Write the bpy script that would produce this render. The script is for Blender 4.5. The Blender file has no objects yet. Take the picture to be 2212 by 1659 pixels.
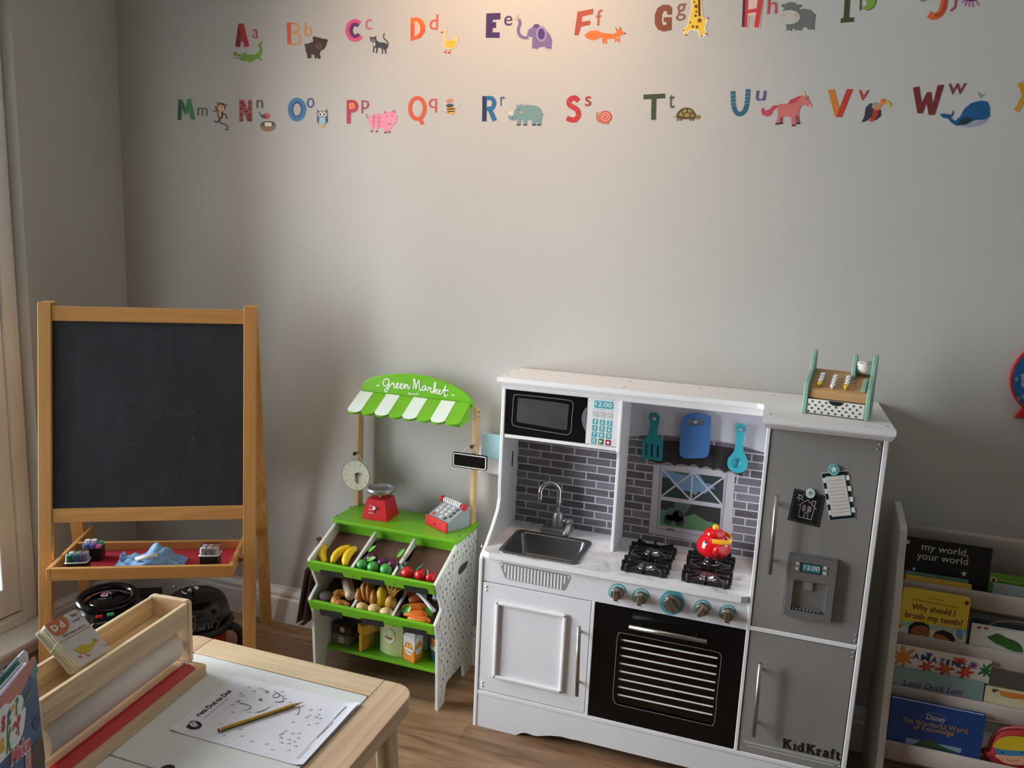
import bpy, bmesh, math, random
import numpy as np
from mathutils import Vector, Matrix
from mathutils.geometry import tessellate_polygon

SC = bpy.context.scene
COL = SC.collection
random.seed(7)

# ------------------------------------------------------------------ camera
CAM = Vector((0.0, 0.0, 1.4288))
RT = Vector((0.94539117, 0.32286001, 0.04468719)).normalized()
UP = Vector((-0.0982105, 0.15144062, 0.98357533)).normalized()
FW = Vector((-0.31078968, 0.93425219, -0.17487887)).normalized()
FPX, CX, CY = 1700.0, 1106.0, 829.5
cd = bpy.data.cameras.new('camera')
cd.sensor_fit = 'HORIZONTAL'
cd.sensor_width = 36.0
cd.lens = FPX / 2212.0 * 36.0
cd.clip_start = 0.02
cam = bpy.data.objects.new('camera', cd)
COL.objects.link(cam)
cam.matrix_world = Matrix((
    (RT.x, UP.x, -FW.x, CAM.x), (RT.y, UP.y, -FW.y, CAM.y),
    (RT.z, UP.z, -FW.z, CAM.z), (0, 0, 0, 1)))
SC.camera = cam

# ------------------------------------------------------------------ light
SC.view_settings.view_transform = 'Standard'
SC.view_settings.look = 'None'
SC.view_settings.gamma = 1.0
SC.view_settings.exposure = -0.2
SC.view_settings.use_curve_mapping = False
wd = bpy.data.worlds.new('sky')
SC.world = wd
wd.use_nodes = True
wd.node_tree.nodes['Background'].inputs[0].default_value = (0.86, 0.93, 1.0, 1)
wd.node_tree.nodes['Background'].inputs[1].default_value = 6.0


def area_light(name, loc, target, sx, sy, power, col, spread=180):
    l = bpy.data.lights.new(name, 'AREA')
    l.shape = 'RECTANGLE'
    l.size, l.size_y = sx, sy
    l.energy = power
    l.color = col
    l.spread = math.radians(spread)
    o = bpy.data.objects.new(name, l)
    COL.objects.link(o)
    o.location = loc
    d = Vector(target) - Vector(loc)
    o.rotation_euler = d.to_track_quat('-Z', 'Y').to_euler()
    return o


def point_light(name, loc, power, col, r, kind='POINT', target=None, ang=90, blend=1):
    l = bpy.data.lights.new(name, kind)
    l.energy = power
    l.color = col
    l.shadow_soft_size = r
    if kind == 'SPOT':
        l.spot_size = math.radians(ang)
        l.spot_blend = blend
    o = bpy.data.objects.new(name, l)
    COL.objects.link(o)
    o.location = loc
    if target is not None:
        o.rotation_euler = (Vector(target) - Vector(loc)).to_track_quat('-Z', 'Y').to_euler()
    return o


# daylight outside the tall window in the left wall, and the warm ceiling lamp
area_light('daylight', (-3.05, 0.95, 1.35), (-1.4, 1.55, 0.95), 1.5, 2.3, 270, (0.90, 0.955, 1.0))
point_light('ceiling_lamp_light', (-0.78, 1.72, 2.56), 42, (1.0, 0.60, 0.34), 0.06, 'SPOT', (-0.86, 2.3, 2.0), 110, 1.0)

# ------------------------------------------------------------------ helpers
V = Vector
ROOM_Y = 2.353      # back wall
ROOM_X = -2.326     # left wall


def ray(px):
    return RT * ((px[0] - CX) / FPX) + UP * (-(px[1] - CY) / FPX) + FW


def at_z(px, z):
    d = ray(px)
    return CAM + d * ((z - CAM.z) / d.z)


def at_y(px, y):
    d = ray(px)
    return CAM + d * (y / d.y)


def at_x(px, x):
    d = ray(px)
    return CAM + d * (x / d.x)


class Plane:
    """a flat real surface; calling it turns a photo point into the point on that surface"""

    def __init__(s, p0, n, ox=0, oy=0, k=1.0):
        s.p0, s.n = V(p0), V(n).normalized()
        s.ox, s.oy, s.k = ox, oy, k

    def crop(s, ox, oy, k):
        return Plane(s.p0, s.n, ox, oy, k)

    def __call__(s, p, lift=0.0):
        d = ray((s.ox + p[0] / s.k, s.oy + p[1] / s.k))
        t = (s.p0 - CAM).dot(s.n) / d.dot(s.n)
        return CAM + d * t + s.n * lift


def smooth_line(pts, n=6, closed=True):
    out = []
    m = len(pts)
    P = [V(p) for p in pts]
    for i in range(m if closed else m - 1):
        if closed:
            p0, p1, p2, p3 = P[(i - 1) % m], P[i], P[(i + 1) % m], P[(i + 2) % m]
        else:
            p0, p1, p2, p3 = P[max(i - 1, 0)], P[i], P[i + 1], P[min(i + 2, m - 1)]
        for j in range(n):
            t = j / n
            out.append(0.5 * ((2 * p1) + (p2 - p0) * t + (2 * p0 - 5 * p1 + 4 * p2 - p3) * t * t
                              + (3 * p1 - p0 - 3 * p2 + p3) * t ** 3))
    if not closed:
        out.append(P[-1])
    return out


def rrect(x0, y0, x1, y1, r, n=5):
    out = []
    for cx_, cy_, a0 in ((x1 - r, y1 - r, 0), (x0 + r, y1 - r, 90), (x0 + r, y0 + r, 180), (x1 - r, y0 + r, 270)):
        for i in range(n + 1):
            a = math.radians(a0 + 90 * i / n)
            out.append((cx_ + r * math.cos(a), cy_ + r * math.sin(a)))
    return out


def circle2(cx_, cy_, r, n=28, ry=None):
    ry = r if ry is None else ry
    return [(cx_ + r * math.cos(2 * math.pi * i / n), cy_ + ry * math.sin(2 * math.pi * i / n)) for i in range(n)]


def star2(cx_, cy_, r, ri=0.45, n=5, rot=90):
    return [(cx_ + (r if i % 2 == 0 else r * ri) * math.cos(math.radians(rot + 180 * i / n)),
             cy_ + (r if i % 2 == 0 else r * ri) * math.sin(math.radians(rot + 180 * i / n))) for i in range(2 * n)]


_TXT = {}


def glyphs(s, bold=0.0, shear=0.0):
    key = (s, bold, shear)
    if key not in _TXT:
        c = bpy.data.curves.new('lettering', 'FONT')
        c.body = s
        c.size = 1.0
        c.offset = bold
        c.shear = shear
        c.resolution_u = 4
        o = bpy.data.objects.new('lettering', c)
        me = o.to_mesh()
        _TXT[key] = ([v.co.copy() for v in me.vertices], [tuple(p.vertices) for p in me.polygons])
        o.to_mesh_clear()
        bpy.data.objects.remove(o)
        bpy.data.curves.remove(c)
    return _TXT[key]


class MB:
    """collects geometry and links it as ONE mesh object"""

    def __init__(s, org=(0, 0, 0)):
        s.v, s.f, s.fm, s.sm, s.mats = [], [], [], [], []
        s.org = V(org)

    def mi(s, m):
        if m not in s.mats:
            s.mats.append(m)
        return s.mats.index(m)

    def add(s, vs, fs, m, smooth=False, T=None):
        b = len(s.v)
        k = s.mi(m)
        for p in vs:
            p = V(p)
            s.v.append(T @ p if T is not None else p)
        for f in fs:
            s.f.append(tuple(b + i for i in f))
            s.fm.append(k)
            s.sm.append(smooth)
        return s

    def bm(s, bm, m, smooth=False, T=None):
        bm.verts.ensure_lookup_table()
        for i, v in enumerate(bm.verts):
            v.index = i
        s.add([v.co.copy() for v in bm.verts], [[v.index for v in f.verts] for f in bm.faces], m, smooth, T)
        bm.free()
        return s

    def box(s, a, b, m, bev=0.0, T=None, seg=2):
        x0, x1 = sorted((a[0], b[0]))
        y0, y1 = sorted((a[1], b[1]))
        z0, z1 = sorted((a[2], b[2]))
        bm = bmesh.new()
        bmesh.ops.create_cube(bm, size=1.0)
        for v in bm.verts:
            v.co = V(((x0 + x1) / 2 + v.co.x * (x1 - x0), (y0 + y1) / 2 + v.co.y * (y1 - y0), (z0 + z1) / 2 + v.co.z * (z1 - z0)))
        if bev > 0:
            bev = min(bev, 0.45 * min(x1 - x0, y1 - y0, z1 - z0))
            bmesh.ops.bevel(bm, geom=list(bm.edges), offset=bev, segments=seg, affect='EDGES', profile=0.5)
        return s.bm(bm, m, False, T)

    def bar(s, p0, p1, w, d, m, side=None, bev=0.0):
        """box from p0 to p1, w wide along side, d deep across"""
        p0, p1 = V(p0), V(p1)
        ez = (p1 - p0)
        L = ez.length
        ez.normalize()
        ex = V(side) if side is not None else (V((0, 0, 1)) if abs(ez.z) < 0.9 else V((1, 0, 0)))
        ex = (ex - ez * ex.dot(ez)).normalized()
        ey = ez.cross(ex)
        T = Matrix(((ex.x, ey.x, ez.x, p0.x), (ex.y, ey.y, ez.y, p0.y), (ex.z, ey.z, ez.z, p0.z), (0, 0, 0, 1)))
        return s.box((-w / 2, -d / 2, 0), (w / 2, d / 2, L), m, bev, T)

    def prism(s, poly, O, eu, ev, h, m, bev=0.0, mtop=None, smooth=False):
        """outline in the (eu, ev) plane at O, pushed h along eu x ev"""
        O, eu, ev = V(O), V(eu), V(ev)
        n = eu.cross(ev).normalized()
        A = sum(poly[i][0] * poly[(i + 1) % len(poly)][1] - poly[(i + 1) % len(poly)][0] * poly[i][1] for i in range(len(poly)))
        if A < 0:
            poly = poly[::-1]
        if bev > 0:
            bm = bmesh.new()
            vs = [bm.verts.new(O + eu * p[0] + ev * p[1]) for p in poly]
            f = bm.faces.new(vs)
            r = bmesh.ops.extrude_face_region(bm, geom=[f])
            top = [g for g in r['geom'] if isinstance(g, bmesh.types.BMVert)]
            bmesh.ops.translate(bm, verts=top, vec=n * h)
            ts = set(top)
            ed = [e for e in bm.edges if (e.verts[0] in ts) == (e.verts[1] in ts)]
            bmesh.ops.bevel(bm, geom=ed, offset=bev, segments=2, affect='EDGES', profile=0.5)
            bmesh.ops.triangulate(bm, faces=[f for f in bm.faces if len(f.verts) > 4])
            bmesh.ops.recalc_face_normals(bm, faces=bm.faces)
            return s.bm(bm, m)
        k = len(poly)
        lo = [O + eu * p[0] + ev * p[1] for p in poly]
        hi = [p + n * h for p in lo]
        tri = tessellate_polygon([[V((p[0], p[1], 0)) for p in poly]])
        tri = [t if _ccw(poly, t) else t[::-1] for t in tri]
        s.add(lo + hi, [tuple(t[::-1]) for t in tri], m)
        s.add(hi, [tuple(t) for t in tri], mtop or m)
        s.add(lo + hi, [(i, (i + 1) % k, k + (i + 1) % k, k + i) for i in range(k)], m, smooth)
        return s

    def poly(s, pts, m):
        """one flat outline of 3D points"""
        P = [V(p) for p in pts]
        if len(P) == 3:
            return s.add(P, [(0, 1, 2)], m)
        tri = tessellate_polygon([P])
        return s.add(P, [tuple(t) for t in tri], m)

    def flat(s, pl, pts, m, lift=0.0006, sm=False, n=5):
        """outline on a Plane, in that plane's photo frame"""
        if sm:
            pts = [(p.x, p.y) for p in smooth_line([(q[0], q[1], 0) for q in pts], n)]
        tri = tessellate_polygon([[V((p[0], p[1], 0)) for p in pts]])
        P = [pl(p, lift) for p in pts]
        fs = []
        for t in tri:
            nn = (P[t[1]] - P[t[0]]).cross(P[t[2]] - P[t[0]])
            fs.append(tuple(t) if nn.dot(pl.n) > 0 else tuple(t[::-1]))
        return s.add(P, fs, m)

    def disc(s, pl, c, r, m, lift=0.0006, ry=None, n=24):
        return s.flat(pl, circle2(c[0], c[1], r, n, ry), m, lift)

    def stroke(s, pl, pts, w, m, lift=0.0006, sm=False, w1=None):
        """drawn line of width w (photo frame units of the plane), one mitred strip"""
        if sm:
            pts = [(p.x, p.y) for p in smooth_line([(q[0], q[1], 0) for q in pts], 6, False)]
        pts = [p for i, p in enumerate(pts) if i == 0 or math.hypot(p[0] - pts[i - 1][0], p[1] - pts[i - 1][1]) > 1e-6]
        k = len(pts)
        if k < 2:
            return s
        s.k = (getattr(s, 'k', 0) + 1) % 24
        lift += s.k * 1.2e-5
        closed = k > 3 and math.hypot(pts[0][0] - pts[-1][0], pts[0][1] - pts[-1][1]) < 1e-6
        nr = []
        for i in range(k - 1):
            dx, dy = pts[i + 1][0] - pts[i][0], pts[i + 1][1] - pts[i][1]
            L = math.hypot(dx, dy)
            nr.append((-dy / L, dx / L))
        vs = []
        for i in range(k):
            a = nr[i - 1] if i > 0 else (nr[-1] if closed else nr[0])
            b = nr[i] if i < k - 1 else (nr[0] if closed else nr[-1])
            mx, my = a[0] + b[0], a[1] + b[1]
            L = math.hypot(mx, my)
            if L < 0.35:
                mx, my, L = b[0], b[1], 1.0
            mx, my = mx / L, my / L
            c = max(0.55, mx * b[0] + my * b[1])
            ww = (w if w1 is None else w + (w1 - w) * i / (k - 1)) / 2 / c
            x, y = pts[i]
            if not closed and i in (0, k - 1):
                t = (nr[0][1], -nr[0][0]) if i == 0 else (-nr[-1][1], nr[-1][0])
                x, y = x - t[0] * -1 * w * 0.0, y
            vs += [pl((x + mx * ww, y + my * ww), lift + i * 2e-6), pl((x - mx * ww, y - my * ww), lift + i * 2e-6)]
        fs = []
        for i in range(k - 1):
            f = (2 * i, 2 * i + 1, 2 * i + 3, 2 * i + 2)
            nn = (vs[f[1]] - vs[f[0]]).cross(vs[f[2]] - vs[f[0]])
            fs.append(f if nn.dot(pl.n) > 0 else f[::-1])
        return s.add(vs, fs, m)

    def text(s, txt, A, B, up, m, bold=0.0, shear=0.0, h=None, lift=None, n=None):
        """lettering with its baseline from A to B; h is the capital height"""
        A, B = V(A), V(B)
        vs, fs = glyphs(txt, bold, shear)
        if not vs:
            return s
        x0, x1 = min(v.x for v in vs), max(v.x for v in vs)
        e = (B - A)
        k = e.length / (x1 - x0)
        e.normalize()
        u = V(up)
        u = (u - e * u.dot(e)).normalized()
        ky = k if h is None else h / 0.69
        return s.add([A + e * ((v.x - x0) * k) + u * (v.y * ky) for v in vs], fs, m)

    def ptext(s, pl, txt, a, b, m, bold=0.0, shear=0.0, h=None, lift=0.0008, up=None):
        """lettering on a Plane with baseline photo points a -> b; h in photo units"""
        A, B = pl(a, lift), pl(b, lift)
        e = (B - A).normalized()
        u = pl.n.cross(e)
        hh = None
        if h is not None:
            L2 = math.hypot(b[0] - a[0], b[1] - a[1]) or 1
            nx, ny = (b[1] - a[1]) / L2, -(b[0] - a[0]) / L2
            hh = (pl((a[0] + nx * h, a[1] + ny * h), lift) - A).dot(u)
        return s.text(txt, A, B, u, m, bold, shear, hh)

    def cyl(s, p0, p1, r0, m, r1=None, n=24, caps=True, mcap=None):
        p0, p1 = V(p0), V(p1)
        r1 = r0 if r1 is None else r1
        a = (p1 - p0).normalized()
        x = a.orthogonal().normalized()
        y = a.cross(x)
        A = [p0 + (x * math.cos(2 * math.pi * i / n) + y * math.sin(2 * math.pi * i / n)) * r0 for i in range(n)]
        B = [p1 + (x * math.cos(2 * math.pi * i / n) + y * math.sin(2 * math.pi * i / n)) * r1 for i in range(n)]
        s.add(A + B, [(i, (i + 1) % n, n + (i + 1) % n, n + i) for i in range(n)], m, True)
        if caps:
            if r0 > 1e-6:
                s.add(A, [tuple(range(n))[::-1]], mcap or m)
            if r1 > 1e-6:
                s.add(B, [tuple(range(n))], mcap or m)
        return s

    def tube(s, path, r, m, n=10, closed=False, caps=True, flat=1.0, upv=None):
        P = [V(p) for p in path]
        k = len(P)
        rs = r if isinstance(r, (list, tuple)) else [r] * k
        rings = []
        prev = None
        for i in range(k):
            if closed:
                t = P[(i + 1) % k] - P[(i - 1) % k]
            else:
                t = P[min(i + 1, k - 1)] - P[max(i - 1, 0)]
            t.normalize()
            if prev is None:
                x = V(upv) if upv is not None else t.orthogonal()
            else:
                x = prev
            x = (x - t * x.dot(t))
            x = x.normalized() if x.length > 1e-6 else t.orthogonal().normalized()
            prev = x
            y = t.cross(x)
            rings += [P[i] + (x * math.cos(2 * math.pi * j / n) + y * math.sin(2 * math.pi * j / n) * flat) * rs[i] for j in range(n)]
        fs = []
        for i in range(k if closed else k - 1):
            a, b = i * n, ((i + 1) % k) * n
            fs += [(a + j, a + (j + 1) % n, b + (j + 1) % n, b + j) for j in range(n)]
        if caps and not closed:
            fs += [tuple(range(n))[::-1], tuple(range((k - 1) * n, k * n))]
        return s.add(rings, fs, m, True)

    def lathe(s, prof, m, T=None, n=32, mats=None, sharp=False, caps=True):
        """profile of (r, z) from bottom to top, turned about z"""
        vs = []
        for r, z in prof:
            vs += [V((r * math.cos(2 * math.pi * i / n), r * math.sin(2 * math.pi * i / n), z)) for i in range(n)]
        for j in range(len(prof) - 1):
            a, b = j * n, (j + 1) * n
            s.add(vs[a:b + n], [(i, (i + 1) % n, n + (i + 1) % n, n + i) for i in range(n)], mats[j] if mats else m, not sharp, T)
        if caps and prof[0][0] > 1e-6:
            s.add(vs[:n], [tuple(range(n))[::-1]], mats[0] if mats else m, False, T)
        if caps and prof[-1][0] > 1e-6:
            s.add(vs[-n:], [tuple(range(n))], mats[-1] if mats else m, False, T)
        return s

    def ball(s, c, r, m, T=None, nu=20, nv=12):
        r = (r, r, r) if not isinstance(r, (tuple, list)) else r
        vs, fs = [], []
        for j in range(nv + 1):
            ph = math.pi * j / nv
            for i in range(nu):
                th = 2 * math.pi * i / nu
                vs.append(V((c[0] + r[0] * math.sin(ph) * math.cos(th), c[1] + r[1] * math.sin(ph) * math.sin(th), c[2] - r[2] * math.cos(ph))))
        for j in range(nv):
            for i in range(nu):
                fs.append((j * nu + i, j * nu + (i + 1) % nu, (j + 1) * nu + (i + 1) % nu, (j + 1) * nu + i))
        return s.add(vs, fs, m, True, T)

    def build(s, name, parent=None, **props):
        me = bpy.data.meshes.new(name)
        me.from_pydata([tuple(p - s.org) for p in s.v], [], s.f)
        for m in s.mats:
            me.materials.append(m)
        me.polygons.foreach_set('material_index', s.fm)
        me.polygons.foreach_set('use_smooth', s.sm)
        me.update()
        bm = bmesh.new()
        bm.from_mesh(me)
        bmesh.ops.remove_doubles(bm, verts=bm.verts, dist=1e-6)
        bm.to_mesh(me)
        bm.free()
        o = bpy.data.objects.new(name, me)
        COL.objects.link(o)
        if parent is not None:
            o.parent = parent
        else:
            o.location = s.org
        for a, b in props.items():
            o[a] = b
        return o


def _ccw(poly, t):
    a, b, c = (poly[i] for i in t)
    return (b[0] - a[0]) * (c[1] - a[1]) - (b[1] - a[1]) * (c[0] - a[0]) > 0


def thing(name, label, cat, loc=(0, 0, 0), group=None, rot=None):
    o = bpy.data.objects.new(name, None)
    o.empty_display_size = 0.05
    COL.objects.link(o)
    o.location = loc
    if rot is not None:
        o.rotation_euler = rot
    o['label'] = label
    o['category'] = cat
    if group:
        o['group'] = group
    return o


def tag(o, label, cat, group=None):
    o['label'] = label
    o['category'] = cat
    if group:
        o['group'] = group
    return o


def dup(o, parent=None):
    c = o.copy()
    COL.objects.link(c)
    c.parent = parent
    for ch in list(o.children):
        dup(ch, c)
    return c


def frame(O, ex, ey, ez):
    return Matrix(((ex[0], ey[0], ez[0], O[0]), (ex[1], ey[1], ez[1], O[1]), (ex[2], ey[2], ez[2], O[2]), (0, 0, 0, 1)))


def rotz(a, O=(0, 0, 0)):
    return Matrix.Translation(O) @ Matrix.Rotation(math.radians(a), 4, 'Z')


# ------------------------------------------------------------------ materials
_M = {}


def lin(c):
    """sRGB 0-255 to linear"""
    out = []
    for x in c:
        x /= 255.0
        out.append(x / 12.92 if x <= 0.04045 else ((x + 0.055) / 1.055) ** 2.4)
    return tuple(out)


def new_mat(name):
    m = bpy.data.materials.new(name)
    m.use_nodes = True
    nt = m.node_tree
    return m, nt, nt.nodes['Principled BSDF']


def link(nt, a, b):
    nt.links.new(a, b)


def mapping(nt, scale=(1, 1, 1), loc=(0, 0, 0), rot=(0, 0, 0)):
    tc = nt.nodes.new('ShaderNodeTexCoord')
    mp = nt.nodes.new('ShaderNodeMapping')
    mp.inputs['Scale'].default_value = scale
    mp.inputs['Location'].default_value = loc
    mp.inputs['Rotation'].default_value = rot
    link(nt, tc.outputs['Object'], mp.inputs['Vector'])
    return mp.outputs['Vector']


def noise(nt, vec, scale, detail=3.0, rough=0.5, dist=0.0):
    n = nt.nodes.new('ShaderNodeTexNoise')
    n.inputs['Scale'].default_value = scale
    n.inputs['Detail'].default_value = detail
    n.inputs['Roughness'].default_value = rough
    n.inputs['Distortion'].default_value = dist
    link(nt, vec, n.inputs['Vector'])
    return n.outputs['Fac']


def ramp(nt, fac, stops):
    r = nt.nodes.new('ShaderNodeValToRGB')
    el = r.color_ramp.elements
    while len(el) < len(stops):
        el.new(0.5)
    for e, (p, c) in zip(el, stops):
        e.position = p
        e.color = (*c, 1)
    link(nt, fac, r.inputs['Fac'])
    return r.outputs['Color']


def mixc(nt, fac, a, b, mode='MIX'):
    n = nt.nodes.new('ShaderNodeMix')
    n.data_type = 'RGBA'
    n.blend_type = mode
    if isinstance(fac, (int, float)):
        n.inputs['Factor'].default_value = fac
    else:
        link(nt, fac, n.inputs['Factor'])
    for s, x in (('A', a), ('B', b)):
        sock = [i for i in n.inputs if i.name == s and i.type == 'RGBA'][0]
        if isinstance(x, tuple):
            sock.default_value = (*x[:3], 1)
        else:
            link(nt, x, sock)
    return [o for o in n.outputs if o.type == 'RGBA'][0]


def bump(nt, bs, h, strength=0.2, dist=0.002):
    b = nt.nodes.new('ShaderNodeBump')
    b.inputs['Strength'].default_value = strength
    b.inputs['Distance'].default_value = dist
    link(nt, h, b.inputs['Height'])
    link(nt, b.outputs['Normal'], bs.inputs['Normal'])


def M(name, rgb, rough=0.5, metal=0.0, var=0.05, vs=14.0, bmp=0.0, bs_=300.0, coat=0.0, spec=0.5):
    """plain material with a slight procedural mottling; rgb in sRGB 0-255"""
    if name in _M:
        return _M[name]
    m, nt, b = new_mat(name)
    c = lin(rgb)
    vec = mapping(nt)
    f = noise(nt, vec, vs, 3)
    col = ramp(nt, f, [(0.3, tuple(x * (1 - var) for x in c)), (0.7, tuple(min(1, x * (1 + var)) for x in c))])
    link(nt, col, b.inputs['Base Color'])
    b.inputs['Roughness'].default_value = rough
    b.inputs['Metallic'].default_value = metal
    b.inputs['Coat Weight'].default_value = coat
    b.inputs['Coat Roughness'].default_value = 0.08
    b.inputs['Specular IOR Level'].default_value = spec
    if bmp > 0:
        bump(nt, b, noise(nt, vec, bs_, 2), bmp, 0.001)
    _M[name] = m
    return m


def wood(name, c1, c2, axis='x', rough=0.45, ring=9.0, fine=90.0, mid=None, coat=0.0):
    """grain runs along axis"""
    if name in _M:
        return _M[name]
    m, nt, b = new_mat(name)
    a = {'x': (0.09, 1, 1), 'y': (1, 0.09, 1), 'z': (1, 1, 0.09)}[axis]
    v1 = mapping(nt, tuple(x * ring for x in a), (1.7, 0.3, 2.1))
    v2 = mapping(nt, tuple(x * (fine if x == 1 else fine * 0.25) for x in a))
    f1 = noise(nt, v1, 1.0, 3, 0.5, 1.6)
    f2 = noise(nt, v2, 1.0, 2)
    l1, l2 = lin(c1), lin(c2)
    lm = lin(mid) if mid else tuple((p + q) / 2 for p, q in zip(l1, l2))
    w = ramp(nt, f1, [(0.25, l1), (0.5, lm), (0.56, l1), (0.75, l2)])
    g = ramp(nt, f2, [(0.3, (0.80, 0.78, 0.75)), (0.62, (1, 1, 1))])
    col = mixc(nt, 0.55, w, g, 'MULTIPLY')
    link(nt, col, b.inputs['Base Color'])
    b.inputs['Roughness'].default_value = rough
    b.inputs['Coat Weight'].default_value = coat
    bump(nt, b, f2, 0.06, 0.001)
    _M[name] = m
    return m


def glass(name, tint=(1, 1, 1), refl=0.08):
    """thin clear sheet: what lies behind shows through, with a surface reflection"""
    if name in _M:
        return _M[name]
    m = bpy.data.materials.new(name)
    m.use_nodes = True
    nt = m.node_tree
    nt.nodes.remove(nt.nodes['Principled BSDF'])
    t = nt.nodes.new('ShaderNodeBsdfTransparent')
    t.inputs[0].default_value = (*tint, 1)
    g = nt.nodes.new('ShaderNodeBsdfGlossy')
    g.inputs['Roughness'].default_value = 0.03
    fr = nt.nodes.new('ShaderNodeFresnel')
    fr.inputs[0].default_value = 1.45
    ad = nt.nodes.new('ShaderNodeMath')
    ad.operation = 'MULTIPLY'
    ad.inputs[1].default_value = refl / 0.04
    link(nt, fr.outputs[0], ad.inputs[0])
    mx = nt.nodes.new('ShaderNodeMixShader')
    link(nt, ad.outputs[0], mx.inputs[0])
    link(nt, t.outputs[0], mx.inputs[1])
    link(nt, g.outputs[0], mx.inputs[2])
    link(nt, mx.outputs[0], nt.nodes['Material Output'].inputs['Surface'])
    _M[name] = m
    return m

# ------------------------------------------------------------------ the room
def wall_paint():
    m, nt, b = new_mat('wall_paint')
    vec = mapping(nt)
    f = noise(nt, vec, 3.0, 4)
    g = noise(nt, vec, 180.0, 2)
    c = lin((188, 186, 181))
    link(nt, ramp(nt, f, [(0.3, tuple(x * 0.97 for x in c)), (0.7, c)]), b.inputs['Base Color'])
    b.inputs['Roughness'].default_value = 0.75
    b.inputs['Specular IOR Level'].default_value = 0.3
    bump(nt, b, g, 0.12, 0.0015)
    return m


def floor_wood():
    m, nt, b = new_mat('oak_laminate')
    vec = mapping(nt, (1, 1, 1), (0.35, 0.06, 0))
    br = nt.nodes.new('ShaderNodeTexBrick')
    br.offset = 0.37
    br.inputs['Color1'].default_value = (0.55, 0.55, 0.55, 1)
    br.inputs['Color2'].default_value = (0.95, 0.95, 0.95, 1)
    br.inputs['Mortar'].default_value = (0.3, 0.3, 0.3, 1)
    br.inputs['Scale'].default_value = 1.0
    br.inputs['Mortar Size'].default_value = 0.0018
    br.inputs['Brick Width'].default_value = 1.1
    br.inputs['Row Height'].default_value = 0.165
    link(nt, vec, br.inputs['Vector'])
    v1 = mapping(nt, (1.1, 9, 1))
    f1 = noise(nt, v1, 2.2, 5, 0.6, 1.2)
    v2 = mapping(nt, (5, 150, 1))
    f2 = noise(nt, v2, 1.0, 3)
    base = ramp(nt, f1, [(0.28, lin((112, 82, 58))), (0.5, lin((158, 123, 92))), (0.72, lin((186, 152, 118)))])
    fine = ramp(nt, f2, [(0.3, (0.72, 0.70, 0.68)), (0.65, (1, 1, 1))])
    c = mixc(nt, 0.6, base, fine, 'MULTIPLY')
    c = mixc(nt, 0.55, c, br.outputs['Color'], 'MULTIPLY')
    link(nt, c, b.inputs['Base Color'])
    b.inputs['Roughness'].default_value = 0.38
    bump(nt, b, br.outputs['Fac'], 0.25, 0.001)
    return m


WALL = wall_paint()
WHITE_GLOSS = M('white_gloss_paint', (232, 232, 230), 0.3, var=0.02)
X1, Y0, CEIL = 2.3, -2.4, 2.62
WY0, WY1, WZ0, WZ1 = 0.55, 1.94, 0.06, 2.2      # the tall window opening in the left wall

mb = MB()
mb.box((ROOM_X - 0.6, Y0 - 0.1, -0.05), (X1 + 0.1, ROOM_Y + 0.1, 0.0), floor_wood())
mb.build('floor', kind='structure')
mb = MB()
mb.box((ROOM_X - 0.3, ROOM_Y, 0), (X1 + 0.1, ROOM_Y + 0.12, CEIL), WALL)
mb.build('wall_back', kind='structure')
mb = MB()
T_ = 0.16
mb.box((ROOM_X - T_, WY1, 0), (ROOM_X, ROOM_Y, CEIL), WALL)
mb.box((ROOM_X - T_, Y0, 0), (ROOM_X, WY0, CEIL), WALL)
mb.box((ROOM_X - T_, WY0, WZ1), (ROOM_X, WY1, CEIL), WALL)
mb.box((ROOM_X - T_, WY0, 0), (ROOM_X, WY1, WZ0 - 0.02), WALL)
mb.build('wall_left', kind='structure')
mb = MB()
mb.box((X1, Y0, 0), (X1 + 0.1, ROOM_Y, CEIL), WALL)
mb.build('wall_right', kind='structure')
mb = MB()
mb.box((ROOM_X, Y0 - 0.1, 0), (X1, Y0, CEIL), WALL)
mb.build('wall_rear', kind='structure')
mb = MB()
mb.box((ROOM_X - 0.3, Y0 - 0.1, CEIL), (X1 + 0.1, ROOM_Y + 0.1, CEIL + 0.1), M('ceiling_paint', (235, 234, 230), 0.8, var=0.02))
mb.build('ceiling', kind='structure')

# moulded skirting: profile (depth from wall, height)
SK = [(0, 0), (0.018, 0), (0.018, 0.092), (0.012, 0.098), (0.013, 0.112), (0.009, 0.122), (0.006, 0.128), (0.005, 0.137), (0, 0.137)]
mb = MB()
mb.prism([(-p[0], p[1]) for p in SK], (ROOM_X, ROOM_Y, 0), (0, 1, 0), (0, 0, 1), X1 - ROOM_X, WHITE_GLOSS)
mb.build('baseboard_back', kind='structure')
mb = MB()
mb.prism([(p[0], p[1] * 0.8) for p in SK], (ROOM_X, ROOM_Y - 0.018, 0), (1, 0, 0), (0, 0, 1), ROOM_Y - 0.018 - WY1 - 0.002, WHITE_GLOSS)
mb.prism([(p[0], p[1] * 0.8) for p in SK], (ROOM_X, WY0, 0), (1, 0, 0), (0, 0, 1), WY0 - Y0, WHITE_GLOSS)
mb.build('baseboard_left', kind='structure')

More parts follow.
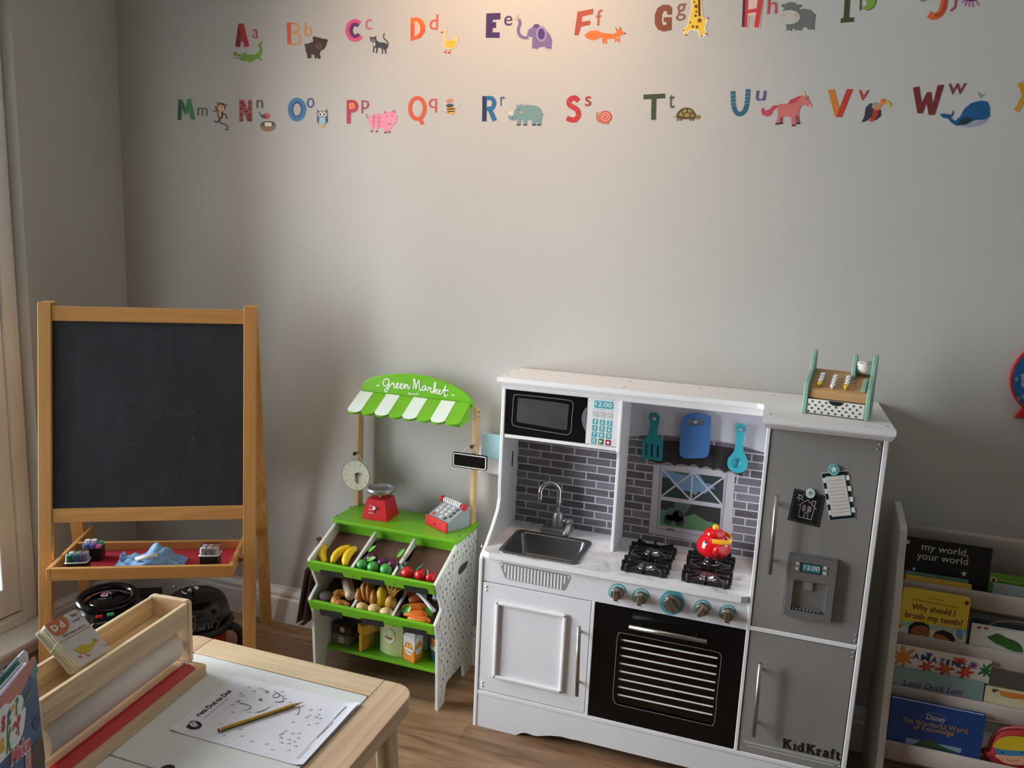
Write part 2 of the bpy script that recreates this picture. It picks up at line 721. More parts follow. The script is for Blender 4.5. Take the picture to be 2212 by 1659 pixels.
# the tall window: frame, opening sash, panes, sill board
OLD_PAINT = M('old_white_paint', (240, 237, 230), 0.45, var=0.05, vs=6)
GRIME = M('grimy_gap', (90, 70, 62), 0.8)
win = MB()
xf0, xf1 = ROOM_X - 0.12, ROOM_X - 0.05
for a, b in (((xf0, WY1 - 0.05, WZ0), (xf1, WY1, WZ1)), ((xf0, WY0, WZ0), (xf1, WY0 + 0.05, WZ1)),
             ((xf0, WY0 + 0.05, WZ1 - 0.05), (xf1, WY1 - 0.05, WZ1)), ((xf0, WY0 + 0.05, WZ0), (xf1 + 0.01, WY1 - 0.05, WZ0 + 0.035))):
    win.box(a, b, OLD_PAINT, 0.004)
window = win.build('window_1', kind='structure')
mb = MB()
xs0, xs1 = xf0 + 0.012, xf1 - 0.012
ya, yb, za, zb = WY0 + 0.053, WY1 - 0.053, WZ0 + 0.04, WZ1 - 0.053
ym = (ya + yb) / 2
for y0, y1 in ((ya, ym - 0.002), (ym + 0.002, yb)):
    mb.box((xs0, y0, za), (xs1, y0 + 0.06, zb), OLD_PAINT, 0.004)
    mb.box((xs0, y1 - 0.06, za), (xs1, y1, zb), OLD_PAINT, 0.004)
    for z0, z1 in ((za, za + 0.1), (zb - 0.06, zb), (1.25, 1.28)):
        mb.box((xs0, y0 + 0.06, z0), (xs1, y1 - 0.06, z1), OLD_PAINT, 0.004)
mb.box((xs0 + 0.01, ya, WZ0 + 0.035), (xs1 - 0.01, yb, za), GRIME)
mb.build('sash', window)
mb = MB()
for y0, y1 in ((ya, ym), (ym, yb)):
    mb.box((xs0 + 0.02, y0 + 0.05, za + 0.09), (xs0 + 0.024, y1 - 0.05, zb - 0.05), glass('window_glass'))
mb.build('pane', window)
mb = MB()
mb.box((ROOM_X - 0.16, WY0 + 0.001, WZ0 - 0.02), (ROOM_X + 0.085, WY1 - 0.001, WZ0), WHITE_GLOSS, 0.005)
mb.box((ROOM_X, WY0 + 0.001, 0.0), (ROOM_X + 0.06, WY1 - 0.004, WZ0 - 0.021), WHITE_GLOSS, 0.004)
mb.build('sill', window)
mb = MB()
mb.tube([(xs1 + 0.012, 1.80, 1.02), (xs1 + 0.03, 1.80, 1.03), (xs1 + 0.03, 1.80, 1.08)], 0.007, OLD_PAINT)
mb.box((xs1, 1.785, 0.99), (xs1 + 0.01, 1.815, 1.06), OLD_PAINT, 0.003)
mb.build('handle', window)

# light switch by the kitchen
t = thing('wall_socket', 'white wall socket plate half hidden behind the play kitchen', 'socket', (-0.83, ROOM_Y, 0.76))
mb = MB(t.location)
mb.box((-0.88, ROOM_Y - 0.012, 0.685), (-0.79, ROOM_Y, 0.772), M('white_plastic', (228, 228, 226), 0.35, var=0.02), 0.003)
mb.build('face_plate', t)
mb = MB(t.location)
mb.box((-0.868, ROOM_Y - 0.026, 0.742), (-0.80, ROOM_Y - 0.012, 0.822), M('pale_blue_plastic', (170, 215, 225), 0.3), 0.004)
mb.build('plug_in_light', t)

# ------------------------------------------------------------------ play kitchen
KF, KU, KB = 2.02, 2.157, 2.303           # front of the base units, front of the upper cupboard, back panel face
KX0, KX1 = -0.748, 0.281
CT = 0.5575                               # worktop height
WLAM = M('white_laminate', (226, 225, 229), 0.38, var=0.015)
WEDGE = M('white_edge_band', (234, 233, 234), 0.4, var=0.015)
GREYD = M('fridge_grey_laminate', (139, 135, 132), 0.5, var=0.03, vs=3)
BLACKG = M('black_gloss_laminate', (12, 12, 14), 0.22, var=0.1, spec=0.35)
STEEL = M('brushed_steel', (178, 172, 164), 0.34, 1.0, 0.08, 30)
CHROME = M('chrome', (215, 215, 218), 0.09, 1.0, 0.02)
SILVER = M('silver_plastic', (168, 170, 172), 0.36, 0.75, 0.05)
PINW = M('white_pin', (236, 236, 236), 0.35, var=0.01)
TEAL = M('print_teal', (72, 168, 176), 0.5, var=0.03)
TEALL = M('print_pale_teal', (200, 226, 228), 0.5, var=0.02)
PWHITE = M('print_white', (232, 234, 234), 0.5, var=0.02)
PGREY = M('print_grey', (150, 146, 144), 0.5, var=0.03)
PLGREY = M('print_light_grey', (188, 188, 190), 0.5, var=0.03)
PBLACK = M('print_black', (22, 21, 22), 0.5, var=0.05)
IRON = M('black_cast_plastic', (20, 22, 25), 0.42, var=0.1)


def brick_print():
    m, nt, b = new_mat('printed_brick_tiles')
    tc = nt.nodes.new('ShaderNodeTexCoord')
    sp = nt.nodes.new('ShaderNodeSeparateXYZ')
    cb = nt.nodes.new('ShaderNodeCombineXYZ')
    link(nt, tc.outputs['Object'], sp.inputs[0])
    link(nt, sp.outputs['X'], cb.inputs['X'])
    link(nt, sp.outputs['Z'], cb.inputs['Y'])
    mp = nt.nodes.new('ShaderNodeMapping')
    mp.inputs['Location'].default_value = (0.021, 0.0065, 0)
    link(nt, cb.outputs[0], mp.inputs['Vector'])
    br = nt.nodes.new('ShaderNodeTexBrick')
    br.offset = 0.45
    br.inputs['Color1'].default_value = (*lin((92, 87, 92)), 1)
    br.inputs['Color2'].default_value = (*lin((134, 129, 138)), 1)
    br.inputs['Mortar'].default_value = (*lin((200, 199, 206)), 1)
    br.inputs['Scale'].default_value = 1.0
    br.inputs['Mortar Size'].default_value = 0.0022
    br.inputs['Mortar Smooth'].default_value = 0.2
    br.inputs['Brick Width'].default_value = 0.0745
    br.inputs['Row Height'].default_value = 0.0243
    br.inputs['Bias'].default_value = -0.1
    link(nt, mp.outputs[0], br.inputs['Vector'])
    m2 = nt.nodes.new('ShaderNodeMapping')
    m2.inputs['Scale'].default_value = (7, 150, 1)
    link(nt, cb.outputs[0], m2.inputs['Vector'])
    st = ramp(nt, noise(nt, m2.outputs[0], 1.0, 2), [(0.35, (0.8, 0.8, 0.8)), (0.65, (1.1, 1.1, 1.1))])
    c = mixc(nt, 0.6, br.outputs['Color'], st, 'MULTIPLY')
    link(nt, c, b.inputs['Base Color'])
    b.inputs['Roughness'].default_value = 0.4
    return m


def marble():
    m, nt, b = new_mat('marble_print')
    v = mapping(nt, (1, 1, 1), (0.4, 0.1, 0), (0, 0, 0.5))
    f = noise(nt, v, 7.0, 6, 0.62, 2.2)
    col = ramp(nt, f, [(0.28, lin((158, 155, 160))), (0.43, lin((206, 204, 207))), (0.58, lin((228, 226, 227)))])
    link(nt, col, b.inputs['Base Color'])
    b.inputs['Roughness'].default_value = 0.3
    return m


BRICK, MARBLE = brick_print(), marble()
KO = V(((KX0 + KX1) / 2, 2.15, 0))
kit = thing('play_kitchen', 'white wooden play kitchen with sink, oven, microwave and grey fridge', 'play kitchen', KO)
PF = Plane((0, KF, 0), (0, -1, 0))        # printed faces of the base units
PU = Plane((0, KU, 0), (0, -1, 0))
PB = Plane((0, KB, 0), (0, -1, 0))


def kmb():
    return MB(KO)


def fx(px, y=KF):
    return at_y(px, y).x


def fz(px, y=KF):
    return at_y(px, y).z


# side panels
prof = [(KF, 0), (KF, 0.530), (KF + 0.008, 0.543), (KF + 0.034, 0.558), (KF + 0.086, 0.598), (KF + 0.128, 0.640), (KF + 0.140, 0.672), (KU, 0.72), (KU, 1.03), (KB + 0.012, 1.03), (KB + 0.012, 0)]
mb = kmb()
mb.prism(prof, (KX0, 0, 0), (0, 1, 0), (0, 0, 1), 0.012, WEDGE, 0.0025)
mb.prism(rrect(2.244, 0.748, 2.256, 0.797, 0.006), (KX0 + 0.0121, 0, 0), (0, 1, 0), (0, 0, 1), 0.0005, M('slot_shadow', (70, 70, 74), 0.8))
for z in (0.43, 0.30, 0.52, 0.56):
    mb.cyl((KX0 - 0.002, 2.06 if z < 0.5 else 2.04, z), (KX0, 2.06 if z < 0.5 else 2.04, z), 0.004, PINW, n=10)
mb.build('side_panel', kit)
mb = kmb()
mb.box((KX1 - 0.012, KF, 0), (KX1, KB + 0.012, 1.008), WEDGE, 0.002)
mb.build('side_panel', kit)
FX0 = 0.0025                              # left face of the tall fridge unit
mb = kmb()
mb.box((FX0, KF, 0.118), (FX0 + 0.0095, KB, 1.008), WEDGE, 0.0015)
mb.build('fridge_side_panel', kit)
DX = -0.4005
mb = kmb()
mb.box((DX - 0.009, KF, 0.118), (DX, KB, 0.463), WEDGE, 0.0012)
mb.build('cabinet_divider', kit)
UX0, UX1 = -0.396, -0.3865                # upper divider between sink and hob
mb = kmb()
mb.prism([(KU, 0.86), (KU, 1.03), (KB, 1.03), (KB, CT), (KU + 0.012, CT), (KU + 0.012, 0.84), (KU + 0.006, 0.853)],
         (UX0, 0, 0), (0, 1, 0), (0, 0, 1), UX1 - UX0, WEDGE, 0.0015)
mb.build('upper_divider', kit)

# back panel with the printed tiles, cooker hood, window and blind
mb = kmb()
mb.box((KX0 + 0.012, KB, 0.118), (KX1 - 0.012, KB + 0.012, 1.03), WLAM)
mb.add([(KX0 + 0.012, KB - 0.0004, CT), (UX0, KB - 0.0004, CT), (UX0, KB - 0.0004, 0.87), (KX0 + 0.012, KB - 0.0004, 0.87)], [(0, 1, 2, 3)], BRICK)
mb.add([(UX1, KB - 0.0004, CT), (FX0, KB - 0.0004, CT), (FX0, KB - 0.0004, 0.93), (UX1, KB - 0.0004, 0.93)], [(0, 1, 2, 3)], BRICK)
P3 = PB.crop(1340, 860, 3.7706)
HOODW = M('print_hood_white', (203, 202, 212), 0.45, var=0.02)
mb.flat(P3, [(-20, 0), (-20, 312), (72, 318), (180, 305), (330, 302), (500, 308), (640, 322), (760, 340), (900, 368), (1040, 405), (1160, 440), (1215, 452), (1240, 100)], HOODW, 0.0012)
mb.stroke(P3, [(72, 316), (180, 305), (330, 302), (500, 308), (640, 322), (760, 340), (900, 368), (1040, 405), (1160, 440)], 5, PGREY, 0.0014)
BL1 = M('print_blind_charcoal', (50, 45, 45), 0.5, var=0.05)
BL2 = M('print_blind_dark', (38, 34, 35), 0.5, var=0.05)
blind = [(240, 330), (330, 348), (400, 345), (480, 352), (600, 365), (740, 382), (860, 398), (1000, 420), (1015, 520), (1000, 600), (985, 640), (940, 615), (890, 595), (850, 605), (800, 575), (760, 585), (700, 558), (650, 570), (600, 540), (560, 552), (490, 536), (440, 550), (390, 522), (330, 535), (280, 525), (235, 512)]
mb.flat(P3, blind, BL1, 0.0012)
for x in (300, 385, 470, 560, 650, 745, 840, 930):
    mb.flat(P3, [(x, 350 + (x - 300) * 0.1), (x + 34, 353 + (x - 300) * 0.1), (x + 30, 515 + (x - 300) * 0.11), (x - 6, 512 + (x - 300) * 0.11)], BL2, 0.0014)
mb.stroke(P3, [(235, 512), (280, 527), (330, 537), (390, 524), (440, 552), (490, 538), (560, 554), (600, 542), (650, 572), (700, 560), (760, 587), (800, 577), (850, 607), (890, 597), (940, 617), (985, 640)], 9, PGREY, 0.0016, True)
FRM1, FRM2 = M('print_frame_light', (196, 193, 202), 0.45, var=0.02), M('print_frame_shade', (150, 147, 156), 0.45)
mb.flat(P3, [(272, 540), (232, 1098), (860, 1215), (905, 1130), (935, 610), (600, 560)], FRM1, 0.0009)
mb.stroke(P3, [(272, 540), (232, 1098), (870, 1210)], 5, FRM2, 0.00095)
mb.stroke(P3, [(328, 545), (296, 1060), (818, 1150), (872, 622)], 7, FRM2, 0.00095)
SKYB, TREE1, TREE2, GRASS = (M('print_sky', (112, 152, 186), 0.45), M('print_tree_dark', (52, 66, 66), 0.45, var=0.15, vs=60),
                             M('print_tree', (84, 108, 98), 0.45, var=0.15, vs=60), M('print_grass', (92, 140, 98), 0.45, var=0.1, vs=30))
GLD = M('print_glass_dark', (50, 54, 56), 0.45, var=0.1)
up = [(342, 578), (850, 640), (836, 868), (328, 800)]
lo = [(328, 822), (824, 892), (812, 1110), (316, 1035)]
mb.flat(P3, up, SKYB, 0.0011)
mb.flat(P3, [(342, 640), (400, 650), (430, 700), (470, 740), (560, 760), (610, 790), (640, 760), (690, 780), (740, 740), (790, 735), (843, 700), (836, 868), (328, 800)], TREE1, 0.0013)
mb.flat(P3, [(400, 585), (470, 592), (520, 600), (590, 608), (560, 640), (500, 622), (450, 610)], TREE2, 0.0013)
mb.flat(P3, [(640, 615), (850, 640), (840, 760), (780, 740), (740, 700), (690, 690)], TREE1, 0.0014)
mb.flat(P3, lo, GLD, 0.0011)
mb.flat(P3, [(326, 900), (316, 1035), (812, 1110), (815, 1030), (700, 1000), (600, 940), (540, 960), (430, 930)], GRASS, 0.0013)
mb.flat(P3, [(440, 840), (590, 858), (520, 950), (440, 960)], TREE2, 0.0014)
for c, r in (((420, 945), 55), ((470, 960), 48), ((395, 985), 40), ((480, 1000), 40)):
    mb.disc(P3, c, r, TREE1 if r < 50 else TREE2, 0.0016)
for a, b_ in (((342, 578), (570, 825)), ((590, 606), (332, 800)), ((590, 606), (575, 832)), ((600, 608), (830, 868)), ((848, 642), (585, 830))):
    mb.stroke(P3, [a, b_], 14, FRM1, 0.0018)
for q in (up, lo):
    mb.stroke(P3, q + [q[0]], 9, FRM1, 0.002)
mb.stroke(P3, [(322, 808), (832, 880)], 22, FRM1, 0.0021)
mb.flat(P3, [(378, 1058), (440, 1066), (440, 1076), (378, 1068)], M('print_red_mark', (150, 70, 70), 0.5), 0.002)
mb.build('back_panel', kit)

# plinth with its scalloped cut-out
P9 = PF.crop(1000, 1380, 5.947)
cut = [P9(p) for p in [(652, 1268), (672, 1250), (700, 1232), (740, 1216), (790, 1212), (850, 1228), (900, 1246), (960, 1254), (1040, 1250), (1120, 1249), (1250, 1260), (1380, 1294), (1480, 1312)]]
left = [(p.x, max(p.z, 0.0)) for p in cut]
left[0] = (left[0][0], 0.0)
xm = (KX0 + KX1) / 2
poly = [(KX0 + 0.012, 0.0)] + left + [(2 * xm - x, z) for x, z in reversed(left)] + [(KX1 - 0.012, 0.0), (KX1 - 0.012, 0.106), (KX0 + 0.012, 0.106)]
mb = kmb()
mb.prism(poly, (0, KF + 0.014, 0), (1, 0, 0), (0, 0, 1), 0.012, WLAM)
mb.build('plinth', kit)
mb = kmb()
mb.box((KX0 + 0.012, KF, 0.106), (KX1 - 0.012, KB, 0.118), WEDGE, 0.0015)
mb.build('base_shelf', kit)

# control panel below the worktop
mb = kmb()
mb.box((KX0 + 0.012, KF + 0.004, 0.4635), (FX0, KF + 0.016, CT - 0.017), WLAM)
P7 = Plane((0, KF + 0.004, 0), (0, -1, 0)).crop(1020, 1140, 6.9125)
mb.flat(P7, [(414, 545), (425, 522), (450, 514), (1440, 706), (1468, 722), (1472, 748), (1395, 920), (1370, 934), (520, 766), (492, 748)], PGREY, 0.0005)
for i in range(19):
    t_ = i / 18
    xa, ya_ = 497 + (1385 - 497) * t_, 540 + (712 - 540) * t_
    ln = 118 if i in (0, 18) else 212
    mb.stroke(P7, [(xa, ya_ + 4), (xa - ln * 0.055, ya_ + ln)], 25, PWHITE, 0.0009)
mb.disc(P7, (444, 547), 17, PWHITE, 0.0009)
mb.disc(P7, (1440, 740), 17, PWHITE, 0.0009)
PK = Plane((0, KF + 0.004, 0), (0, -1, 0)).crop(1300, 1250, 6.9125)


def ring(mb, pl, cx, cy, r, w, a0, a1, m, lift, ey=1.0, n=26):
    pts = []
    for i in range(n + 1):
        a = math.radians(a0 + (a1 - a0) * i / n)
        pts.append((cx + r * math.cos(a), cy - r * ey * math.sin(a)))
    mb.stroke(pl, pts, w, m, lift)


KN = [(232, 205, 0), (583, 275, 0), (1050, 357, 1), (1500, 445, 0), (1880, 520, 0)]
for cx_, cy_, big in KN:
    if big:
        mb.disc(PK, (cx_, cy_), 186, TEAL, 0.0005, n=40)
    else:
        ring(mb, PK, cx_, cy_, 122, 22, -5, 215, TEAL, 0.0005)
        ring(mb, PK, cx_, cy_, 106, 12, -5, 215, TEALL, 0.0005)
        for dx in (-14, 14):
            ring(mb, PK, cx_ + dx + 20, cy_ + 148, 9, 4, 0, 360, PGREY, 0.0005, n=10)
mb.build('control_panel', kit)
for cx_, cy_, big in KN:
    c = PK((cx_, cy_))
    k_ = kmb()
    r = 0.0225 if big else 0.0165
    k_.cyl(c, c + V((0, -0.004, 0)), r * 1.12, SILVER, n=32)
    k_.cyl(c + V((0, -0.004, 0)), c + V((0, -0.016, 0)), r, STEEL, r * 0.94, n=32)
    ang = math.radians({232: 95, 583: 88, 1050: 130, 1500: 60, 1880: 95}[cx_])
    ex = V((math.cos(ang), 0, math.sin(ang)))
    k_.bar(c + V((0, -0.015, 0)) - ex * r * 0.93, c + V((0, -0.015, 0)) + ex * r * 0.93, r * 0.8, 0.024, STEEL, (ex.cross(V((0, 1, 0)))), 0.002)
    k_.build('oven_knob' if not big else 'timer_knob', kit)

# worktop with sink opening
SX0, SX1, SY0, SY1 = -0.686, -0.470, 2.036, 2.212
mb = kmb()
mb.prism([(p[0], p[1]) for p in [(KX0 + 0.012, 2.03), (KX0 + 0.018, 2.016), (KX0 + 0.032, 2.011), (FX0 - 0.02, 2.011), (FX0 - 0.006, 2.016), (FX0, 2.024), (FX0, KB), (SX1, KB), (SX1, SY0), (SX0, SY0), (SX0, SY1), (SX1 - 0.0002, SY1), (SX1 - 0.0002, KB), (KX0 + 0.012, KB)]],
         (0, 0, CT - 0.017), (1, 0, 0), (0, 1, 0), 0.017, WEDGE, mtop=MARBLE)
mb.build('worktop', kit)
SINK = M('sink_grey_plastic', (105, 108, 112), 0.3, 0.7, 0.06)
mb = kmb()


def sinkrow(x0, y0, x1, y1, r, z):
    return [V((p[0], p[1], z)) for p in rrect(x0, y0, x1, y1, r, 6)]


rows = [sinkrow(SX0 - 0.012, SY0 - 0.012, SX1 + 0.012, SY1 + 0.010, 0.024, CT), sinkrow(SX0 - 0.011, SY0 - 0.011, SX1 + 0.011, SY1 + 0.009, 0.023, CT + 0.003),
        sinkrow(SX0 + 0.004, SY0 + 0.004, SX1 - 0.004, SY1 - 0.006, 0.016, CT + 0.003), sinkrow(SX0 + 0.007, SY0 + 0.007, SX1 - 0.007, SY1 - 0.009, 0.016, CT - 0.001),
        sinkrow(SX0 + 0.016, SY0 + 0.014, SX1 - 0.016, SY1 - 0.016, 0.018, CT - 0.058), sinkrow(SX0 + 0.026, SY0 + 0.024, SX1 - 0.026, SY1 - 0.026, 0.014, CT - 0.064)]
n_ = len(rows[0])
for a, b_ in zip(rows, rows[1:]):
    mb.add(a + b_, [(i, (i + 1) % n_, n_ + (i + 1) % n_, n_ + i) for i in range(n_)], SINK, True)
mb.add(rows[-1], [tuple(range(n_))], SINK)
mb.build('sink', kit)

# tap
fc = at_z((1210, 1141), CT + 0.012)
fc = V((-0.583, 2.262, CT))
mb = kmb()
mb.box((fc.x - 0.044, fc.y - 0.034, CT), (fc.x + 0.046, fc.y + 0.035, CT + 0.016), SILVER, 0.002)
fau = mb.build('tap', kit)
mb = kmb()
mb.lathe([(0.019, 0.0), (0.0195, 0.004), (0.016, 0.036), (0.0135, 0.044), (0.0125, 0.047), (0.0, 0.048)], SILVER, Matrix.Translation((fc.x, fc.y, CT + 0.016)))
mb.build('tap_body', fau)
mb = kmb()
sp_ = [(0, 0, 0.06), (0, 0, 0.10), (0, 0, 0.118)]
for i in range(0, 13):
    a = math.pi * i / 12
    sp_.append((-0.5 * 0.054 * (1 - math.cos(a)), -0.012 * (1 - math.cos(a)), 0.125 + 0.030 * math.sin(a)))
sp_ += [(-0.054, -0.024, 0.11), (-0.054, -0.024, 0.092)]
mb.tube([fc + V(p) for p in sp_], 0.0072, CHROME, 14)
mb.build('spout', fau)
mb = kmb()
mb.cyl(fc + V((0.014, 0, 0.037)), fc + V((0.034, -0.004, 0.037)), 0.0085, SILVER, n=18)
mb.cyl(fc + V((0.034, -0.004, 0.037)), fc + V((0.046, -0.008, 0.037)), 0.0105, SILVER, n=18)
mb.tube([fc + V(p) for p in ((0.041, -0.010, 0.036), (0.040, -0.022, 0.026), (0.037, -0.036, 0.013), (0.035, -0.046, 0.006))], [0.0075, 0.0085, 0.008, 0.006], SILVER, 12)
mb.build('tap_handle', fau)

# cupboard door under the sink
D1 = Plane((0, KF + 0.002, 0), (0, -1, 0))
dx0, dx1, dz0, dz1 = KX0 + 0.0145, DX - 0.0115, 0.1205, 0.4605
mb = kmb()
mb.box((dx0, KF + 0.002, dz0), (dx1, KF + 0.014, dz1), WLAM, 0.001)
for z in (dz0 + 0.013, dz0 + 0.024, dz1 - 0.013, dz1 - 0.024):
    mb.ball((dx0 + 0.010, KF + 0.002, z), (0.0038, 0.003, 0.0038), PINW, nu=10, nv=6)
door = mb.build('cupboard_door', kit)
mb = kmb()
mo = [D1((1071, 1298)), D1((1225, 1325)), D1((1216, 1495)), D1((1067, 1463))]
mx0, mx1, mz0, mz1 = (mo[0].x + mo[3].x) / 2, (mo[1].x + mo[2].x) / 2, (mo[2].z + mo[3].z) / 2, (mo[0].z + mo[1].z) / 2
for a, b_ in (((mx0, mz0), (mx1, mz0 + 0.010)), ((mx0, mz1 - 0.010), (mx1, mz1)), ((mx0, mz0), (mx0 + 0.010, mz1)), ((mx1 - 0.010, mz0), (mx1, mz1))):
    mb.box((a[0], KF - 0.007, a[1]), (b_[0], KF + 0.002, b_[1]), WEDGE, 0.003)
mb.build('door_moulding', door)


def handle(parent, pa, pb, r=0.0055, out=0.026, mount=WLAM, y=KF):
    """round bar handle between two photo points in front of the door"""
    A, B = at_y(pa, y - out), at_y(pb, y - out)
    e = (B - A).normalized()
    h_ = kmb()
    h_.cyl(A, B, r, STEEL, n=20)
    for p in (A + e * 0.028, B - e * 0.028):
        h_.cyl(p, V((p.x, y + 0.002, p.z)), 0.0035, mount, n=12)
    h_.build('handle', parent)


handle(door, (1251, 1353), (1246, 1503), mount=STEEL)

# oven: cavity, rack, door
OX0, OX1, OZ0, OZ1 = DX, FX0, 0.118, 0.4635
DARK = M('oven_cavity_dark', (58, 54, 52), 0.6)
mb = kmb()
mb.box((OX0, KF + 0.018, OZ0), (OX0 + 0.003, KB, OZ1), DARK)
mb.box((OX1 - 0.003, KF + 0.018, OZ0), (OX1, KB, OZ1), DARK)
mb.box((OX0, KB - 0.003, OZ0), (OX1, KB - 0.0005, OZ1), DARK)
mb.box((OX0, KF + 0.018, OZ0), (OX1, KB, OZ0 + 0.003), DARK)
mb.box((OX0, KF + 0.018, OZ1 - 0.004), (OX1, KB, OZ1 - 0.001), DARK)
mb.build('oven_cavity', kit)
RZ = 0.240
mb = kmb()
mb.box((OX0 + 0.003, 2.085, RZ - 0.009), (OX1 - 0.003, KB - 0.003, RZ), M('rack_grey', (150, 138, 124), 0.5))
mb.build('oven_rack', kit)
PO = Plane((0, KF, 0), (0, -1, 0)).crop(1310, 1340, 6.9115)
w = [PO((218, 250)), PO((1660, 530)), PO((1580, 1500)), PO((165, 1150))]
wx0, wx1, wz0, wz1 = (w[0].x + w[3].x) / 2 - 0.002, (w[1].x + w[2].x) / 2 + 0.002, 0.172, 0.386
mb = kmb()
bx0, bx1, bz0, bz1 = OX0 + 0.002, OX1 - 0.002, 0.1195, 0.4615
for a, b_ in (((bx0, bz0), (wx0, bz1)), ((wx1, bz0), (bx1, bz1)), ((wx0, bz0), (wx1, wz0)), ((wx0, wz1), (wx1, bz1))):
    mb.box((a[0], KF + 0.002, a[1]), (b_[0], KF + 0.014, b_[1]), BLACKG)
PD = Plane((0, KF + 0.002, 0), (0, -1, 0)).crop(1310, 1340, 6.9115)
ol = smooth_line([(245, 190, 0), (900, 322, 0), (1620, 466, 0), (1695, 510, 0), (1713, 580, 0), (1660, 1020, 0), (1618, 1480, 0), (1585, 1550, 0), (1520, 1562, 0), (820, 1402, 0), (200, 1262, 0), (120, 1205, 0), (98, 1130, 0), (128, 700, 0), (162, 260, 0), (190, 205, 0)], 4)
mb.stroke(PD, [(p.x, p.y) for p in ol] + [(ol[0].x, ol[0].y)], 9, M('print_silver_line', (140, 134, 128), 0.4), 0.0004)
odoor = mb.build('oven_door', kit)
mb = kmb()
mb.box((wx0, KF + 0.006, wz0), (wx1, KF + 0.008, wz1), glass('oven_glass', (0.62, 0.60, 0.60), 0.05))
PG = Plane((0, KF + 0.006, 0), (0, -1, 0)).crop(1310, 1340, 6.9115)
for i in range(8):
    mb.stroke(PG, [(216 - i * 7.5, 285 + i * 117), (1660 - i * 11.3, 566 + i * 120.5)], 24, PWHITE, 0.0004)
mb.build('oven_window', odoor)
handle(odoor, (1359, 1354), (1527, 1386), 0.0062, 0.028, IRON)

# microwave cupboard
mwx0, mwx1, mws = KX0 + 0.012, UX0, 0.862
P10 = PU.crop(1260, 840, 11.447)
P1u = PU.crop(1060, 780, 3.568)
mb = kmb()
mb.box((mwx0, KU + 0.002, mws), (mwx1, KB, mws + 0.010), WEDGE, 0.001)
mb.build('microwave_shelf', kit)
mdx = (PU((1269, 855)).x + PU((1263, 960)).x) / 2
mb = kmb()
mb.box((mwx0 + 0.002, KU + 0.003, mws + 0.012), (mdx - 0.001, KU + 0.015, 1.030), BLACKG)
PM = Plane((0, KU + 0.003, 0), (0, -1, 0)).crop(1060, 780, 3.568)
mb.flat(PM, [(700, 440), (708, 400), (724, 370), (746, 348), (741, 440), (730, 540), (712, 505), (703, 470)], M('recess_grey', (96, 104, 106), 0.5), 0.0005)
ol = smooth_line([(200, 258, 0), (400, 278, 0), (600, 302, 0), (628, 318, 0), (635, 345, 0), (625, 440, 0), (618, 540, 0), (600, 562, 0), (570, 565, 0), (380, 535, 0), (195, 502, 0), (170, 485, 0), (164, 455, 0), (170, 370, 0), (176, 285, 0), (185, 265, 0)], 4)
mb.stroke(PM, [(p.x, p.y) for p in ol] + [(ol[0].x, ol[0].y)], 4, M('print_silver_line', (140, 134, 128), 0.4), 0.0004)
for p in ((140, 210), (138, 244), (130, 492), (128, 528)):
    mb.ball(PM(p), (0.0026, 0.002, 0.0026), BLACKG, nu=10, nv=6)
mdoor = mb.build('microwave_door', kit)
mb = kmb()
wn = smooth_line([(225, 284, 0), (400, 304, 0), (585, 330, 0), (603, 352, 0), (595, 440, 0), (588, 515, 0), (565, 530, 0), (390, 500, 0), (220, 470, 0), (200, 450, 0), (205, 370, 0), (210, 300, 0)], 3)
mb.flat(PM, [(p.x, p.y) for p in wn], M('smoked_window', (70, 72, 70), 0.1, var=0.12, vs=20, spec=0.8), 0.0008)
mb.build('microwave_window', mdoor)
mb = kmb()
mb.box((mdx + 0.001, KU + 0.003, mws + 0.012), (mwx1 - 0.001, KU + 0.015, 1.030), WLAM)
PP = Plane((0, KU + 0.003, 0), (0, -1, 0)).crop(1260, 840, 11.447)


def qbtn(mb, pl, x, y, w_, h_, sx, sy, m, lift, r=18):
    """rounded button print, slanted with the photo's perspective (sx: down-drift per px right)"""
    pts = rrect(-w_ / 2, -h_ / 2, w_ / 2, h_ / 2, r, 3)
    mb.flat(pl, [(x + p[0] - p[1] * sy, y + p[1] + p[0] * sx) for p in pts], m, lift)


